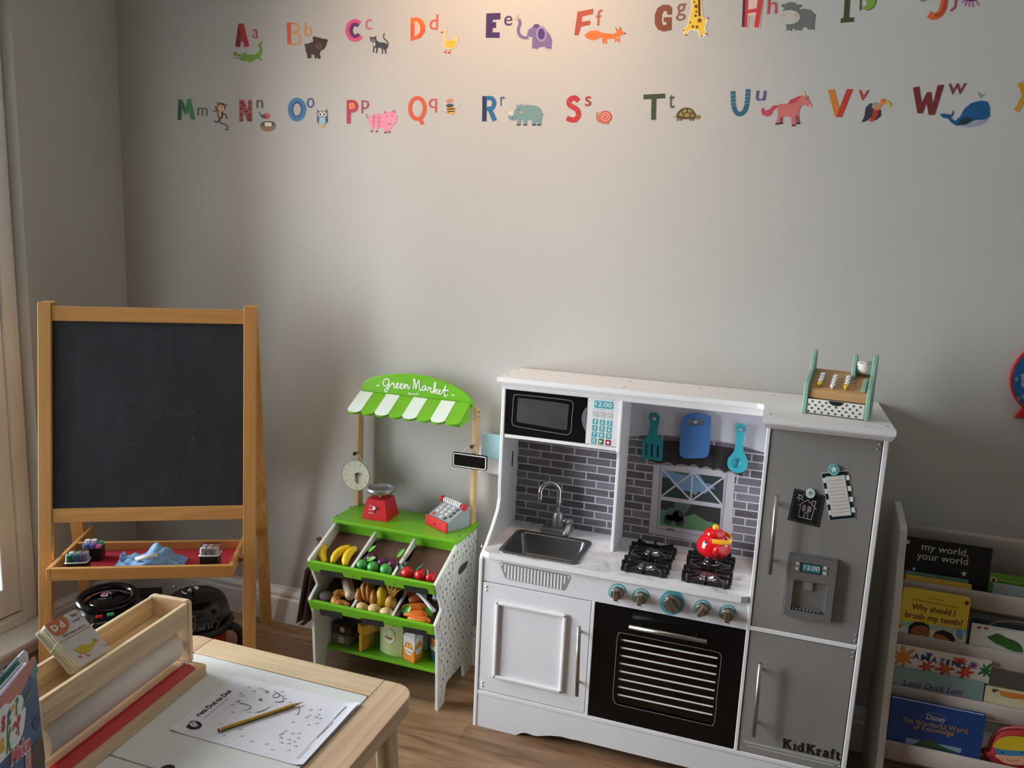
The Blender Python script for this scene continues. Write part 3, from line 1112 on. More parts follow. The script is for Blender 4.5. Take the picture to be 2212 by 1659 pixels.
qbtn(mb, PP, 505, 392, 480, 200, 0.10, 0.06, TEALL, 0.0003, 24)
qbtn(mb, PP, 507, 394, 462, 182, 0.10, 0.06, TEAL, 0.0005, 22)
mb.ptext(PP, '12:00', (300, 410), (705, 462), PWHITE, 0.012, 0, 108, 0.0009)
for a, b_ in (((270, 212), (750, 262)), ((245, 492), (740, 548)), ((195, 1362), (670, 1425))):
    mb.stroke(PP, [a, b_], 14, PLGREY, 0.0004)
for i, (x, y) in enumerate(((305, 618), (477, 640), (655, 664))):
    qbtn(mb, PP, x, y, 146, 148, 0.13, 0.06, PLGREY, 0.0004, 24)
    mb.disc(PP, (x, y + 14), 46, PWHITE, 0.0007)
    mb.disc(PP, (x, y + 14), 26, PGREY, 0.0009)
for r_ in range(4):
    for c_ in range(3):
        x, y = 293 + c_ * 177 - r_ * 11, 806 + c_ * 24 + r_ * 158
        ch = ['123', '456', '789', '0>#'][r_][c_]
        m = {'>': M('print_green', (48, 128, 42), 0.5), '#': M('print_crimson', (168, 22, 48), 0.5)}.get(ch, TEAL)
        qbtn(mb, PP, x, y, 132, 138, 0.13, 0.06, m, 0.0004, 20)
        if ch == '>':
            mb.flat(PP, [(x - 40, y - 42), (x + 42, y), (x - 42, y + 32)], PWHITE, 0.0008)
        elif ch == '#':
            mb.flat(PP, [(x - 30, y - 32), (x + 32, y - 24), (x + 30, y + 34), (x - 32, y + 26)], PWHITE, 0.0008)
        else:
            dxx = 18 if ch == '1' else 32
            mb.ptext(PP, ch, (x - dxx, y + 40 - 4), (x + dxx, y + 40 + 4), PWHITE, 0.012, 0, 86, 0.0008)
mb.build('microwave_keypad', kit)

# top board and cornice moulding
TZ = 1.044
mb = kmb()
top = [(KX0 - 0.012, ROOM_Y - 0.004), (KX0 - 0.012, KU - 0.014), (FX0 - 0.03, KU - 0.014), (FX0 - 0.018, KU - 0.019), (FX0 - 0.013, KU - 0.032), (FX0 - 0.013, 1.962), (KX1 + 0.004, 1.962), (KX1 + 0.004, ROOM_Y - 0.004)]
mb.prism(top, (0, 0, TZ - 0.013), (1, 0, 0), (0, 1, 0), 0.013, WEDGE)
mb.box((KX0, KB + 0.0125, 0.138), (KX1, ROOM_Y - 0.02, TZ - 0.013), WLAM)
for px in ((1097, 809), (1119, 798), (1348, 837), (1362, 824), (1514, 839), (1672, 854), (1664, 895), (1917, 921)):
    p = at_z(px, TZ)
    mb.cyl(p, p + V((0, 0, 0.001)), 0.0035, STEEL, n=12)
mb.build('top_board', kit)
mb = kmb()
cs = [(0, TZ - 0.013), (-0.010, TZ - 0.013), (-0.010, TZ - 0.018), (-0.006, TZ - 0.024), (-0.003, TZ - 0.031), (0, TZ - 0.036)]
mb.prism([(KU + 0.002 + p[0], p[1]) for p in cs], (KX0, 0, 0), (0, 1, 0), (0, 0, 1), FX0 - KX0 - 0.014, WEDGE)
cs2 = [(0, 1.031), (-0.050, 1.031), (-0.050, 1.026), (-0.035, 1.018), (-0.020, 1.011), (0, 1.008)]
mb.prism([(KF + p[0], p[1]) for p in cs2], (FX0 - 0.006, 0, 0), (0, 1, 0), (0, 0, 1), KX1 - FX0 + 0.008, WEDGE)
mb.box((FX0, KF, 1.0085), (KX1, KB, 1.0305), WEDGE)
mb.build('cornice', kit)

# fridge and freezer doors
fz0, fz1, mid = 0.4665, 0.4785, 0.4725
mb = kmb()
mb.box((FX0 + 0.0095, KF, fz0), (KX1 - 0.012, KB, fz1), WEDGE, 0.0015)
mb.build('fridge_shelf', kit)
gx0, gx1 = FX0 + 0.0115, KX1 - 0.0145
mb = kmb()
mb.box((gx0, KF + 0.002, fz1 + 0.002), (gx1, KF + 0.014, 1.006), GREYD)
for px in ((1901, 960), (1897, 971), (1849, 1372), (1847, 1384)):
    p = at_y(px, KF + 0.002)
    mb.ball(p, (0.003, 0.002, 0.003), SILVER, nu=10, nv=6)
fdoor = mb.build('fridge_door', kit)
handle(fdoor, (1678, 1071), (1663, 1240), mount=GREYD)
P5 = Plane((0, KF + 0.002, 0), (0, -1, 0)).crop(1600, 1160, 3.325)
DISP = M('dispenser_silver', (146, 146, 146), 0.34, 0.55, 0.05)
q = [P5((345, 112)), P5((690, 165)), P5((640, 603)), P5((312, 535))]
ddx0, ddx1, ddz0, ddz1 = (q[0].x + q[3].x) / 2, (q[1].x + q[2].x) / 2 + 0.001, (q[2].z + q[3].z) / 2, (q[0].z + q[1].z) / 2
mb = kmb()
y_ = KF - 0.012
hz0, hz1, hx0, hx1 = ddz0 + 0.016, ddz0 + 0.098, ddx0 + 0.016, ddx1 - 0.017
for a, b_ in (((ddx0, ddz0), (hx0, ddz1)), ((hx1, ddz0), (ddx1, ddz1)), ((hx0, ddz0), (hx1, hz0)), ((hx0, hz1), (hx1, ddz1))):
    mb.box((a[0], y_, a[1]), (b_[0], KF + 0.002, b_[1]), DISP)
mb.prism(rrect(ddx0 - 0.004, ddz0 - 0.004, ddx1 + 0.004, ddz1 + 0.004, 0.008), (0, KF + 0.0019, 0), (1, 0, 0), (0, 0, 1), 0.004, DISP)
mb.box((hx0, KF + 0.0005, hz0), (hx1, KF + 0.0018, hz1), M('dispenser_recess', (52, 52, 54), 0.35))
mb.box((hx0, KF - 0.010, hz0), (hx1, KF + 0.001, hz0 + 0.003), M('dispenser_grid', (60, 60, 60), 0.5))
PS = Plane((0, y_, 0), (0, -1, 0)).crop(1600, 1160, 3.325)
mb.flat(PS, [(432, 182), (582, 205), (578, 272), (428, 250)], PBLACK, 0.0004)
mb.flat(PS, [(442, 190), (574, 210), (570, 263), (438, 243)], M('display_teal', (58, 130, 148), 0.4), 0.0008)
mb.ptext(PS, '12:00', (455, 228), (565, 245), PWHITE, 0.004, 0, 28, 0.0011)
for p in ((411, 190), (406, 226), (610, 224), (605, 262)):
    c = PS(p)
    mb.box((c.x - 0.0042, y_ - 0.002, c.z - 0.004), (c.x + 0.0042, y_, c.z + 0.004), M('print_light_grey', (188, 188, 190), 0.5), 0.001)
for i in range(8):
    mb.cyl((hx0 + 0.006 + i * 0.0085, KF - 0.009, hz0 + 0.003), (hx0 + 0.006 + i * 0.0085, KF - 0.009, hz0 + 0.006), 0.0016, SILVER, n=8)
disp = mb.build('water_dispenser', fdoor)
mb = kmb()
l = PS((490, 350))
mb.prism(rrect(l.x - 0.011, l.z - 0.017, l.x + 0.011, l.z + 0.017, 0.006), (0, KF - 0.002, 0), (1, 0, 0), (0, 0, 1), 0.004, M('paddle_taupe', (126, 116, 112), 0.5), 0.001)
for i in range(6):
    mb.box((l.x - 0.008, KF - 0.0075, l.z - 0.012 + i * 0.0045), (l.x + 0.008, KF - 0.006, l.z - 0.0105 + i * 0.0045), PGREY)
mb.build('dispenser_lever', disp)
mb = kmb()
mb.box((gx0, KF + 0.002, 0.1205), (gx1, KF + 0.014, fz0 - 0.002), GREYD)
for px in ((1843, 1410), (1841, 1420), (1815, 1656)):
    mb.ball(at_y(px, KF + 0.002), (0.003, 0.002, 0.003), SILVER, nu=10, nv=6)
P6 = Plane((0, KF + 0.002, 0), (0, -1, 0)).crop(1560, 1360, 5.53)
mb.flat(P6, [(228, 1312), (1415, 1585), (1390, 1608), (275, 1350)], M('print_bevel_light', (176, 178, 176), 0.5), 0.0004)
mb.flat(P6, [(285, 1372), (1340, 1612), (1325, 1632), (320, 1396)], M('print_bevel_light', (176, 178, 176), 0.5), 0.0004)
# slab-serif maker's lettering
INK = M('logo_ink', (26, 18, 18), 0.5)


def slab(mb, pl, A, B, H, txt, m, lift=0.0008):
    """slab-serif lettering drawn with strokes; cell units: x height 0.66, cap 1.0"""
    W = {'K': 0.86, 'i': 0.40, 'd': 0.68, 'r': 0.56, 'a': 0.62, 'f': 0.46, 't': 0.44}
    tot = sum(W[c] for c in txt)
    ux, uy = (B[0] - A[0]) / tot, (B[1] - A[1]) / tot
    hx, hy = 0.07 * H, -H      # slight lean with the perspective

    def P(x, y):
        return (A[0] + ux * x + hx * y * 0.6, A[1] + uy * x + hy * y)
    x0 = 0.0
    sw = H * 0.24
    for ch in txt:
        w_ = W[ch]

        def S(*pts, w=sw):
            mb.stroke(pl, [P(x0 + p[0], p[1]) for p in pts], w, m, lift)
        if ch == 'K':
            S((0.2, 0.04), (0.2, 0.96)); S((0.24, 0.45), (0.62, 0.92)); S((0.34, 0.56), (0.68, 0.08))
            for a, b_ in ((0.05, 0.36), (0.5, 0.82)):
                S((a, 0.05), (b_, 0.05), w=sw * 0.55); S((a, 0.95), (b_ - 0.02, 0.95), w=sw * 0.55)
        elif ch == 'i':
            S((0.2, 0.05), (0.2, 0.64)); S((0.06, 0.05), (0.34, 0.05), w=sw * 0.55); S((0.07, 0.62), (0.2, 0.62), w=sw * 0.55); S((0.2, 0.88), (0.21, 0.93), w=sw * 1.15)
        elif ch == 'd':
            S((0.46, 0.05), (0.46, 0.96)); S((0.32, 0.94), (0.46, 0.94), w=sw * 0.55); S((0.44, 0.05), (0.62, 0.05), w=sw * 0.55)
            S(*[(0.26 + 0.17 * math.cos(a * 0.524), 0.33 + 0.28 * math.sin(a * 0.524)) for a in range(13)], w=sw * 0.8)
        elif ch == 'r':
            S((0.18, 0.05), (0.18, 0.62)); S((0.04, 0.05), (0.36, 0.05), w=sw * 0.55); S((0.05, 0.62), (0.18, 0.62), w=sw * 0.55); S((0.2, 0.42), (0.3, 0.58), (0.44, 0.58)); S((0.45, 0.55), (0.45, 0.5))
        elif ch == 'a':
            S((0.12, 0.56), (0.26, 0.63), (0.4, 0.56), (0.41, 0.1)); S((0.38, 0.05), (0.56, 0.06), w=sw * 0.55)
            S(*[(0.24 + 0.14 * math.cos(a * 0.524), 0.2 + 0.16 * math.sin(a * 0.524)) for a in range(13)], w=sw * 0.8)
        elif ch == 'f':
            S((0.18, 0.05), (0.18, 0.74), (0.25, 0.92), (0.4, 0.93)); S((0.05, 0.05), (0.34, 0.05), w=sw * 0.55); S((0.04, 0.62), (0.36, 0.62), w=sw * 0.6)
        elif ch == 't':
            S((0.18, 0.84), (0.18, 0.2), (0.25, 0.07), (0.38, 0.1)); S((0.04, 0.62), (0.37, 0.62), w=sw * 0.6)
        x0 += w_


slab(mb, P6, (712, 1405), (1412, 1562), 112, 'KidKraft', INK)
zdoor = mb.build('freezer_door', kit)
handle(zdoor, (1643, 1433), (1628, 1590), mount=GREYD)

# hob: two double grates with burners
rs = 0.064
for bx in (-0.2775, -0.112):
    mb = kmb()
    for byy in (2.092, 2.205):
        z0, z1 = CT + 0.002, CT + 0.020
        for sy in (-1, 1):
            mb.box((bx - 0.060, byy + sy * 0.047 - 0.0035, z0), (bx + 0.060, byy + sy * 0.047 + 0.0035, z0 + 0.009), IRON, 0.001)
        for sx in (-1, 1):
            mb.box((bx + sx * 0.060 - 0.0035, byy - 0.05, z0), (bx + sx * 0.060 + 0.0035, byy + 0.05, z0 + 0.009), IRON, 0.001)
        for i in range(8):
            a = math.radians(45 * i)
            c_, s_ = math.cos(a), math.sin(a)
            ro = min(0.063 / max(abs(c_), 1e-3), 0.051 / max(abs(s_), 1e-3))
            if i % 4 == 0:
                for dy in (-0.019, 0.019):
                    mb.bar((bx + c_ * 0.030, byy + dy * 0.8, z1 - 0.003), (bx + c_ * 0.064, byy + dy, z1 - 0.003), 0.007, 0.006, IRON, (0, 0, 1), 0.001)
                    mb.box((bx + c_ * 0.062 - 0.004, byy + dy - 0.0035, CT), (bx + c_ * 0.062 + 0.004, byy + dy + 0.0035, z1 + 0.001), IRON, 0.001)
            else:
                ri = 0.028 if i % 2 else 0.022
                mb.bar((bx + c_ * ri, byy + s_ * ri, z1 - 0.003), (bx + c_ * ro, byy + s_ * ro, z1 - 0.003), 0.007, 0.006, IRON, (0, 0, 1), 0.001)
                mb.bar((bx + c_ * (ro - 0.004), byy + s_ * (ro - 0.004), CT), (bx + c_ * (ro - 0.004), byy + s_ * (ro - 0.004), z1 + 0.002), 0.008, 0.007, IRON, (-s_, c_, 0), 0.001)
    gr = mb.build('hob_grate', kit)
    for byy in (2.092, 2.205):
        warm = bx > -0.2 and byy < 2.15
        mb = kmb()
        pm = M('burner_pan_pink', (112, 80, 84), 0.3, 0.3) if warm else M('burner_pan_grey', (88, 90, 90), 0.3, 0.5)
        mb.prism(rrect(bx - 0.052, byy - 0.042, bx + 0.052, byy + 0.042, 0.008), (0, 0, CT), (1, 0, 0), (0, 1, 0), 0.0015, pm)
        mb.lathe([(0.027, 0), (0.027, 0.004), (0.025, 0.005), (0.019, 0.0055), (0.018, 0.010), (0.016, 0.011), (0.0, 0.011)], pm, Matrix.Translation((bx, byy, CT + 0.0015)), 28,
                 mats=[CHROME, CHROME, pm, CHROME, CHROME, pm, pm])
        mb.build('burner', gr)

# three silver pegs for the utensils
pegs = [V((q.x, KB, q.z)) for q in (at_y(p, KB - 0.023) for p in ((1413, 904), (1502, 911), (1600, 927)))]
for p in pegs:
    mb = kmb()
    mb.cyl(p, p + V((0, -0.022, 0)), 0.003, SILVER, n=12)
    mb.ball(p + V((0, -0.0245, 0)), 0.0062, SILVER, nu=16, nv=10)
    mb.build('peg', kit)

# utensils hanging from the pegs
UT = KB - 0.0165
PT = Plane((0, UT, 0), (0, -1, 0)).crop(1060, 780, 3.568)


def outline_xz(pts, pl=None, k=1):
    pl = pl or PT
    return [(q.x, q.z) for q in (pl(p) for p in pts)]


def sm2(pts, n=4):
    return [(p.x, p.y) for p in smooth_line([(q[0], q[1], 0) for q in pts], n)]


def plate_with_holes(mb, outer, holes, y0, h, m):
    """plate in the xz plane with real openings; y0 back, thickness h towards the room"""
    loops = [outer] + holes
    tri = tessellate_polygon([[V((p[0], p[1], 0)) for p in lp] for lp in loops])
    flat_ = [p for lp in loops for p in lp]
    A = [V((p[0], y0, p[1])) for p in flat_]
    B = [V((p[0], y0 - h, p[1])) for p in flat_]
    n = len(flat_)
    for t_ in tri:
        nn = (B[t_[1]] - B[t_[0]]).cross(B[t_[2]] - B[t_[0]])
        t1 = tuple(t_) if nn.y < 0 else tuple(t_[::-1])
        mb.add(B, [t1], m)
        mb.add(A, [t1[::-1]], m)
    o = 0
    for lp in loops:
        k = len(lp)
        mb.add(A[o:o + k] + B[o:o + k], [(i, (i + 1) % k, k + (i + 1) % k, k + i) for i in range(k)], m)
        o += k


TEALP = M('teal_plastic', (38, 140, 150), 0.35)
TEALB = M('bright_teal_plastic', (62, 176, 192), 0.35)
BLUEP = M('blue_plastic', (72, 122, 184), 0.4)
sp_out = sm2([(1222, 430), (1225, 408), (1240, 398), (1265, 397), (1288, 408), (1302, 430), (1300, 465), (1292, 500), (1284, 540), (1288, 570), (1305, 590), (1328, 612), (1326, 690), (1320, 762), (1308, 770), (1240, 760), (1175, 750), (1164, 738), (1168, 670), (1172, 610), (1195, 590), (1212, 570), (1220, 540), (1227, 500), (1226, 465)], 3)
holes = [[(1255 + 17 * math.cos(a), 437 + 17 * math.sin(a)) for a in [i * math.pi / 6 for i in range(12)]]]
for x in (1201, 1243, 1289):
    dy = (x - 1201) * 0.13
    holes.append([(x - 7, 640 + dy), (x, 632 + dy), (x + 7, 641 + dy), (x + 5, 730 + dy), (x - 1, 738 + dy), (x - 8, 729 + dy)])
mb = MB(pegs[0])
plate_with_holes(mb, outline_xz(sp_out), [outline_xz(h) for h in holes], UT + 0.002, 0.004, TEALP)
tag(mb.build('toy_spatula'), 'dark teal slotted toy spatula hanging on the left peg above the hob', 'spatula', 'toy utensils on the pegs')
bd = sm2([(1478, 440), (1500, 420), (1540, 405), (1590, 402), (1640, 408), (1680, 420), (1698, 440), (1695, 520), (1688, 640), (1680, 710), (1665, 735), (1635, 745), (1570, 748), (1500, 748), (1468, 730), (1455, 700), (1460, 600), (1464, 500)], 3)
mb = MB(pegs[1])
plate_with_holes(mb, outline_xz(bd), [outline_xz([(1505, 470), (1520, 455), (1560, 445), (1600, 442), (1640, 447), (1657, 460), (1654, 478), (1635, 492), (1590, 498), (1545, 497), (1515, 488)])], UT + 0.003, 0.006, BLUEP)
tag(mb.build('toy_chopping_board'), 'blue toy chopping board with a handle slot hanging on the middle peg', 'chopping board', 'toy utensils on the pegs')
so = sm2([(1884, 525), (1888, 500), (1902, 484), (1925, 480), (1950, 486), (1966, 505), (1968, 530), (1955, 565), (1950, 610), (1945, 660), (1950, 700), (1968, 735), (1980, 780), (1975, 820), (1950, 850), (1910, 862), (1865, 852), (1835, 825), (1824, 790), (1830, 750), (1860, 715), (1875, 690), (1885, 640), (1890, 590), (1893, 560)], 3)
st = thing('toy_measuring_spoon', 'bright turquoise toy measuring spoon hanging on the right peg beside the fridge', 'spoon', pegs[2], 'toy utensils on the pegs')
mb = MB(pegs[2])
bowl_c = PT((1902, 780))
hole2 = [(1926 + 17 * math.cos(i * math.pi / 6), 528 + 17 * math.sin(i * math.pi / 6)) for i in range(12)]
hole3 = [(1896 + 42 * math.cos(i * math.pi / 10), 785 + 40 * math.sin(i * math.pi / 10)) for i in range(20)]
plate_with_holes(mb, outline_xz(so), [outline_xz(hole2), outline_xz(hole3)], UT + 0.002, 0.004, TEALB)
mb.build('spoon_handle', st)
mb = MB(pegs[2])
hc = PT((1896, 785))
rr = (PT((1938, 785)) - hc).length
prf = [(rr * 1.02, 0.002), (rr * 0.98, -0.002), (rr * 0.8, -0.0065), (rr * 0.45, -0.0095), (0.0, -0.0105)]
mb.lathe(prf, TEALB, frame((hc.x, UT, hc.z), (1, 0, 0), (0, 0, 1), (0, -1, 0)), 28, caps=False)
mb.build('spoon_bowl', st)

# ------------------------------------------------------------------ market stall
GREEN = M('stall_green_paint', (112, 186, 32), 0.35, var=0.03)
SWHITE = M('stall_white_paint', (226, 229, 220), 0.4, var=0.02)
BROWNB = M('stall_brown_board', (102, 72, 62), 0.55, var=0.05)
CHALKB = M('chalk_label_black', (34, 36, 38), 0.7, var=0.1)
BEECH = wood('pale_post_wood', (222, 190, 140), (196, 158, 106), 'z', 0.5, 12, 120)
SCREW = M('dark_screw', (70, 62, 52), 0.4, 0.8)
TX0, TX1 = -1.315, -0.872
SO = V((-1.094, 2.17, 0))
stall = thing('market_stall', 'green and white toy market stall with awning and two rows of produce bins', 'toy market stall', SO)


def smb():
    return MB(SO)


prof = [(2.044, 0), (2.030, 0.245), (2.010, 0.297), (2.012, 0.302), (2.051, 0.329), (2.052, 0.335), (2.0065, 0.428), (2.008, 0.434), (2.173, 0.505), (2.326, 0.505), (2.326, 0), (2.258, 0),
        (2.246, 0.050), (2.238, 0.058), (2.112, 0.062), (2.100, 0.055), (2.092, 0.0)]
dark_slot = M('slot_shadow', (70, 70, 74), 0.8)
VEG = [M('veg_purple', (66, 52, 110), 0.5), M('veg_orange', (214, 110, 60), 0.5), M('veg_green', (86, 124, 60), 0.5), M('veg_yellow', (214, 204, 96), 0.5), M('veg_maroon', (120, 44, 70), 0.5), M('veg_dark', (52, 66, 50), 0.5)]
mb = smb()
mb.prism(prof, (TX0, 0, 0), (0, 1, 0), (0, 0, 1), 0.011, SWHITE, 0.002)
for y, z in ((2.10, 0.43), (2.10, 0.26)):
    mb.cyl((TX0 + 0.011, y, z), (TX0 + 0.0116, y, z), 0.004, SCREW, n=10)
mb.build('side_panel', stall)
mb = smb()
mb.prism(prof, (TX1 - 0.011, 0, 0), (0, 1, 0), (0, 0, 1), 0.011, SWHITE, 0.002)
PV = Plane((TX1, 0, 0), (1, 0, 0))
PVz = PV.crop(640, 1120, 3.771)
sl = [PVz(p) for p in [(1312, 450), (1322, 400), (1345, 365), (1385, 335), (1405, 335), (1405, 375), (1380, 420), (1345, 455), (1320, 468)]]
mb.poly([p + V((0.0006, 0, 0)) for p in sl], SWHITE)
sl = [PVz(p) for p in [(1316, 446), (1325, 405), (1348, 375), (1390, 343), (1398, 352), (1385, 395), (1350, 440), (1325, 458)]]
mb.poly([p + V((0.0010, 0, 0)) for p in sl], dark_slot)


def in_prof(y, z):
    c = False
    for i in range(len(prof)):
        (y0, z0), (y1, z1) = prof[i], prof[i - 1]
        if (z0 > z) != (z1 > z) and y < (y1 - y0) * (z - z0) / (z1 - z0) + y0:
            c = not c
    return c


def veg(mb, k, y, z, s):
    """one printed vegetable motif on the side panel"""
    X = TX1 + 0.0007

    def F(pts, m):
        mb.poly([(X, y + p[0] * s, z + p[1] * s) for p in pts], m)
    if k == 0:      # aubergine
        F([(-.9, .1), (-.6, -.6), (0, -1), (.6, -.6), (.9, .2), (.5, .4), (0, .1), (-.5, .5)], VEG[0]); F([(0, .1), (.5, .4), (.7, .9), (.3, .6)], VEG[2])
    elif k == 1:    # carrot
        F([(-.3, -1), (-.6, .4), (.5, .5)], VEG[1]); F([(-.4, .4), (.3, .5), (.2, 1.2), (-.5, 1.1)], VEG[2])
    elif k == 2:    # banana
        F([(-.5, -1), (.1, -.6), (.4, .1), (.4, .9), (.15, .9), (0, .1), (-.4, -.6)], VEG[3])
    elif k == 3:    # broccoli
        F([(-.2, -1), (.2, -1), (.2, 0), (-.2, 0)], VEG[3]); F([(-.8, .2), (-.3, -.2), (.4, -.2), (.8, .3), (.3, .9), (-.4, .9)], VEG[2])
    elif k == 4:    # chilli
        F([(-.5, -1.2), (-.2, -1.2), (.5, .6), (.3, 1.2), (.1, .6)], VEG[4])
    elif k == 5:    # pear
        F([(-.5, -.8), (0, -1), (.5, -.8), (.4, -.2), (.15, .4), (-.1, .5), (-.35, -.1)], VEG[3]); F([(-.05, .4), (.1, .4), (.15, .9), (0, .9)], VEG[5])
    else:           # radish pair
        F([(-.3, -1), (.2, -.9), (.3, -.3), (-.3, -.3)], VEG[5]); F([(-.1, -.3), (.1, -.3), (.5, .9), (.1, .4), (-.3, .8)], VEG[5])


rows_, i_ = 0, 0
z = 0.008
while z < 0.50:
    y = 2.02 + (0.014 if rows_ % 2 else 0.0) - (rows_ % 3) * 0.004
    k = rows_ * 3
    while y < 2.325:
        if in_prof(y - 0.006, z) and in_prof(y + 0.006, z) and in_prof(y, z + 0.008) and in_prof(y, z - 0.008) and not (2.13 < y < 2.235 and 0.375 < z < 0.445):
            veg(mb, k % 7, y, z, 0.0062 if k % 7 in (0, 3) else 0.0072)
        k += 1
        y += 0.0285
    rows_ += 1
    z += 0.0212
rp = mb.build('side_panel', stall)
# worktop and apron
mb = smb()
STT = 0.517
mb.prism([(TX0 - 0.006, 2.333), (TX0 - 0.006, 2.160), (TX0 + 0.004, 2.149), (TX1 - 0.004, 2.149), (TX1 + 0.006, 2.160), (TX1 + 0.006, 2.333)], (0, 0, STT - 0.012), (1, 0, 0), (0, 1, 0), 0.012, GREEN, 0.003)
mb.box((TX0 + 0.0115, 2.178, 0.468), (TX1 - 0.0115, 2.188, STT - 0.012), GREEN)
for px in ((728, 1114), (757, 1095), (992, 1158), (1014, 1137)):
    p = at_z(px, STT)
    mb.cyl(p, p + V((0, 0, 0.0008)), 0.0032, SCREW, n=10)
mb.build('counter_top', stall)
# posts
for x0 in (-1.3155, -0.892):
    mb = smb()
    mb.box((x0, 2.299, STT), (x0 + 0.013, 2.331, 0.907), BEECH, 0.0015)
    if x0 > -1:
        for z in (0.893, 0.878):
            mb.cyl((x0 + 0.013, 2.316, z), (x0 + 0.0138, 2.316, z), 0.0035, SCREW, n=10)
    zk = 0.7035 if x0 < -1 else 0.782
    mb.build('post', stall)
knobs = []
DKN = M('dark_knob', (66, 36, 32), 0.4)
for x0, px in ((-1.309, (767, 980)), (-0.8855, (1014, 964))):
    k = at_y(px, 2.283)
    k.x = x0
    mb = smb()
    mb.cyl(V((k.x, 2.299, k.z)), V((k.x, 2.283, k.z)), 0.004, DKN, n=12)
    mb.ball((k.x, 2.281, k.z), 0.0065, DKN, nu=14, nv=10)
    mb.build('hanging_knob', stall)
    knobs.append(V((k.x, 2.290, k.z + 0.004)))
# sign board
SBY = 2.288
P8s = Plane((0, SBY, 0), (0, -1, 0)).crop(640, 780, 4.148)
bo = sm2([(583, 245), (592, 205), (625, 172), (700, 140), (810, 120), (930, 114), (1050, 120), (1170, 138), (1290, 172), (1410, 222), (1500, 276), (1555, 330), (1578, 385)], 4)
bo = [p for p in bo if p[0] > 560]
bo = [(583, 300)] + [p for p in [(583, 245), (588, 215), (604, 190), (640, 164), (700, 140), (760, 127), (830, 118), (930, 114), (1010, 117), (1090, 125), (1170, 138), (1240, 156), (1310, 180), (1380, 208), (1450, 244), (1510, 284), (1550, 325), (1570, 355), (1580, 390)]] + [(1580, 420)]
mb = smb()
q = [P8s(p) for p in bo]
mb.prism([(p.x, p.z) for p in q], (0, SBY + 0.010, 0), (1, 0, 0), (0, 0, 1), 0.010, GREEN, 0.0015)
SCRIPT = M('sign_white_paint', (236, 242, 232), 0.45, var=0.01)
LT = [[(838, 180), (822, 160), (797, 164), (781, 190), (784, 214), (801, 223), (822, 212), (834, 188), (830, 222), (822, 256), (808, 276), (795, 268), (804, 246), (836, 226), (852, 206)],
      [(852, 206), (863, 194), (868, 206), (880, 204), (878, 226), (886, 240), (896, 230)], [(896, 230), (914, 212), (917, 198), (905, 200), (898, 222), (908, 241), (926, 232)],
      [(926, 232), (948, 216), (952, 202), (940, 204), (932, 226), (942, 245), (962, 238)], [(962, 238), (973, 206), (975, 243), (986, 214), (998, 210), (1000, 236), (1008, 247), (1022, 222)],
      [(1048, 250), (1057, 205), (1051, 163), (1066, 174), (1072, 246), (1086, 200), (1102, 176), (1106, 240), (1113, 263), (1126, 254)],
      [(1160, 226), (1145, 222), (1131, 240), (1138, 262), (1152, 255), (1162, 228), (1164, 258), (1178, 262)], [(1178, 262), (1190, 232), (1196, 242), (1210, 241), (1204, 266), (1211, 281), (1224, 270)],
      [(1224, 278), (1246, 232), (1253, 202), (1245, 190), (1238, 215), (1231, 287), (1245, 262), (1262, 252), (1260, 268), (1245, 273), (1262, 292), (1274, 285)],
      [(1274, 285), (1290, 270), (1292, 258), (1280, 262), (1276, 283), (1288, 297), (1304, 288)], [(1304, 288), (1326, 252), (1340, 222), (1328, 290), (1335, 316), (1356, 300)], [(1310, 260), (1366, 264)],
      [(717, 223), (746, 215)], [(1391, 296), (1420, 311)]]
for l in LT:
    mb.stroke(P8s, l, 10, SCRIPT, 0.0008, len(l) > 2)
mb.ptext(P8s, 'Janod', (1000, 298), (1088, 306), SCRIPT, 0.02, 0, 22, 0.0008)
ring(mb, P8s, 1099, 294, 4, 2, 0, 360, SCRIPT, 0.0008, 1, 8)
mb.build('sign_board', stall)
# awning
a0, a1 = P8s((580, 283)), P8s((1560, 398))
zt = (a0.z + a1.z) / 2
ax0, ax1 = a0.x, a1.x
O = V((ax0, SBY - 0.001, zt))
vd = V((0, -0.092, -0.052)).normalized()
L = 0.1065
AWHITE = M('awning_white_paint', (222, 240, 232), 0.4, var=0.01)
mb = smb()
n = 8
sw = (ax1 - ax0) / n
for i in range(n):
    pts = [(i * sw, 0), (i * sw, L - sw * 0.32)] + [(i * sw + sw / 2 - sw / 2 * math.cos(math.pi * j / 10), L - sw * 0.32 + sw * 0.32 * math.sin(math.pi * j / 10)) for j in range(1, 10)] + [((i + 1) * sw, L - sw * 0.32), ((i + 1) * sw, 0)]
    mb.prism(pts, O, (1, 0, 0), vd, -0.008, GREEN)
    if i % 2 == 0:
        nn = V((1, 0, 0)).cross(vd).normalized()
        nn = nn if nn.z > 0 else -nn
        mb.poly([O + V((1, 0, 0)) * p[0] + vd * p[1] + nn * 0.0088 for p in pts], AWHITE)
for x in (ax0, ax1 - 0.008):
    mb.prism([(SBY, zt), (SBY, zt - 0.05), (SBY - 0.012, zt - 0.05), (SBY - 0.092, zt - 0.055)], (x, 0, 0), (0, 1, 0), (0, 0, 1), 0.008, GREEN)
mb.build('awning', stall)


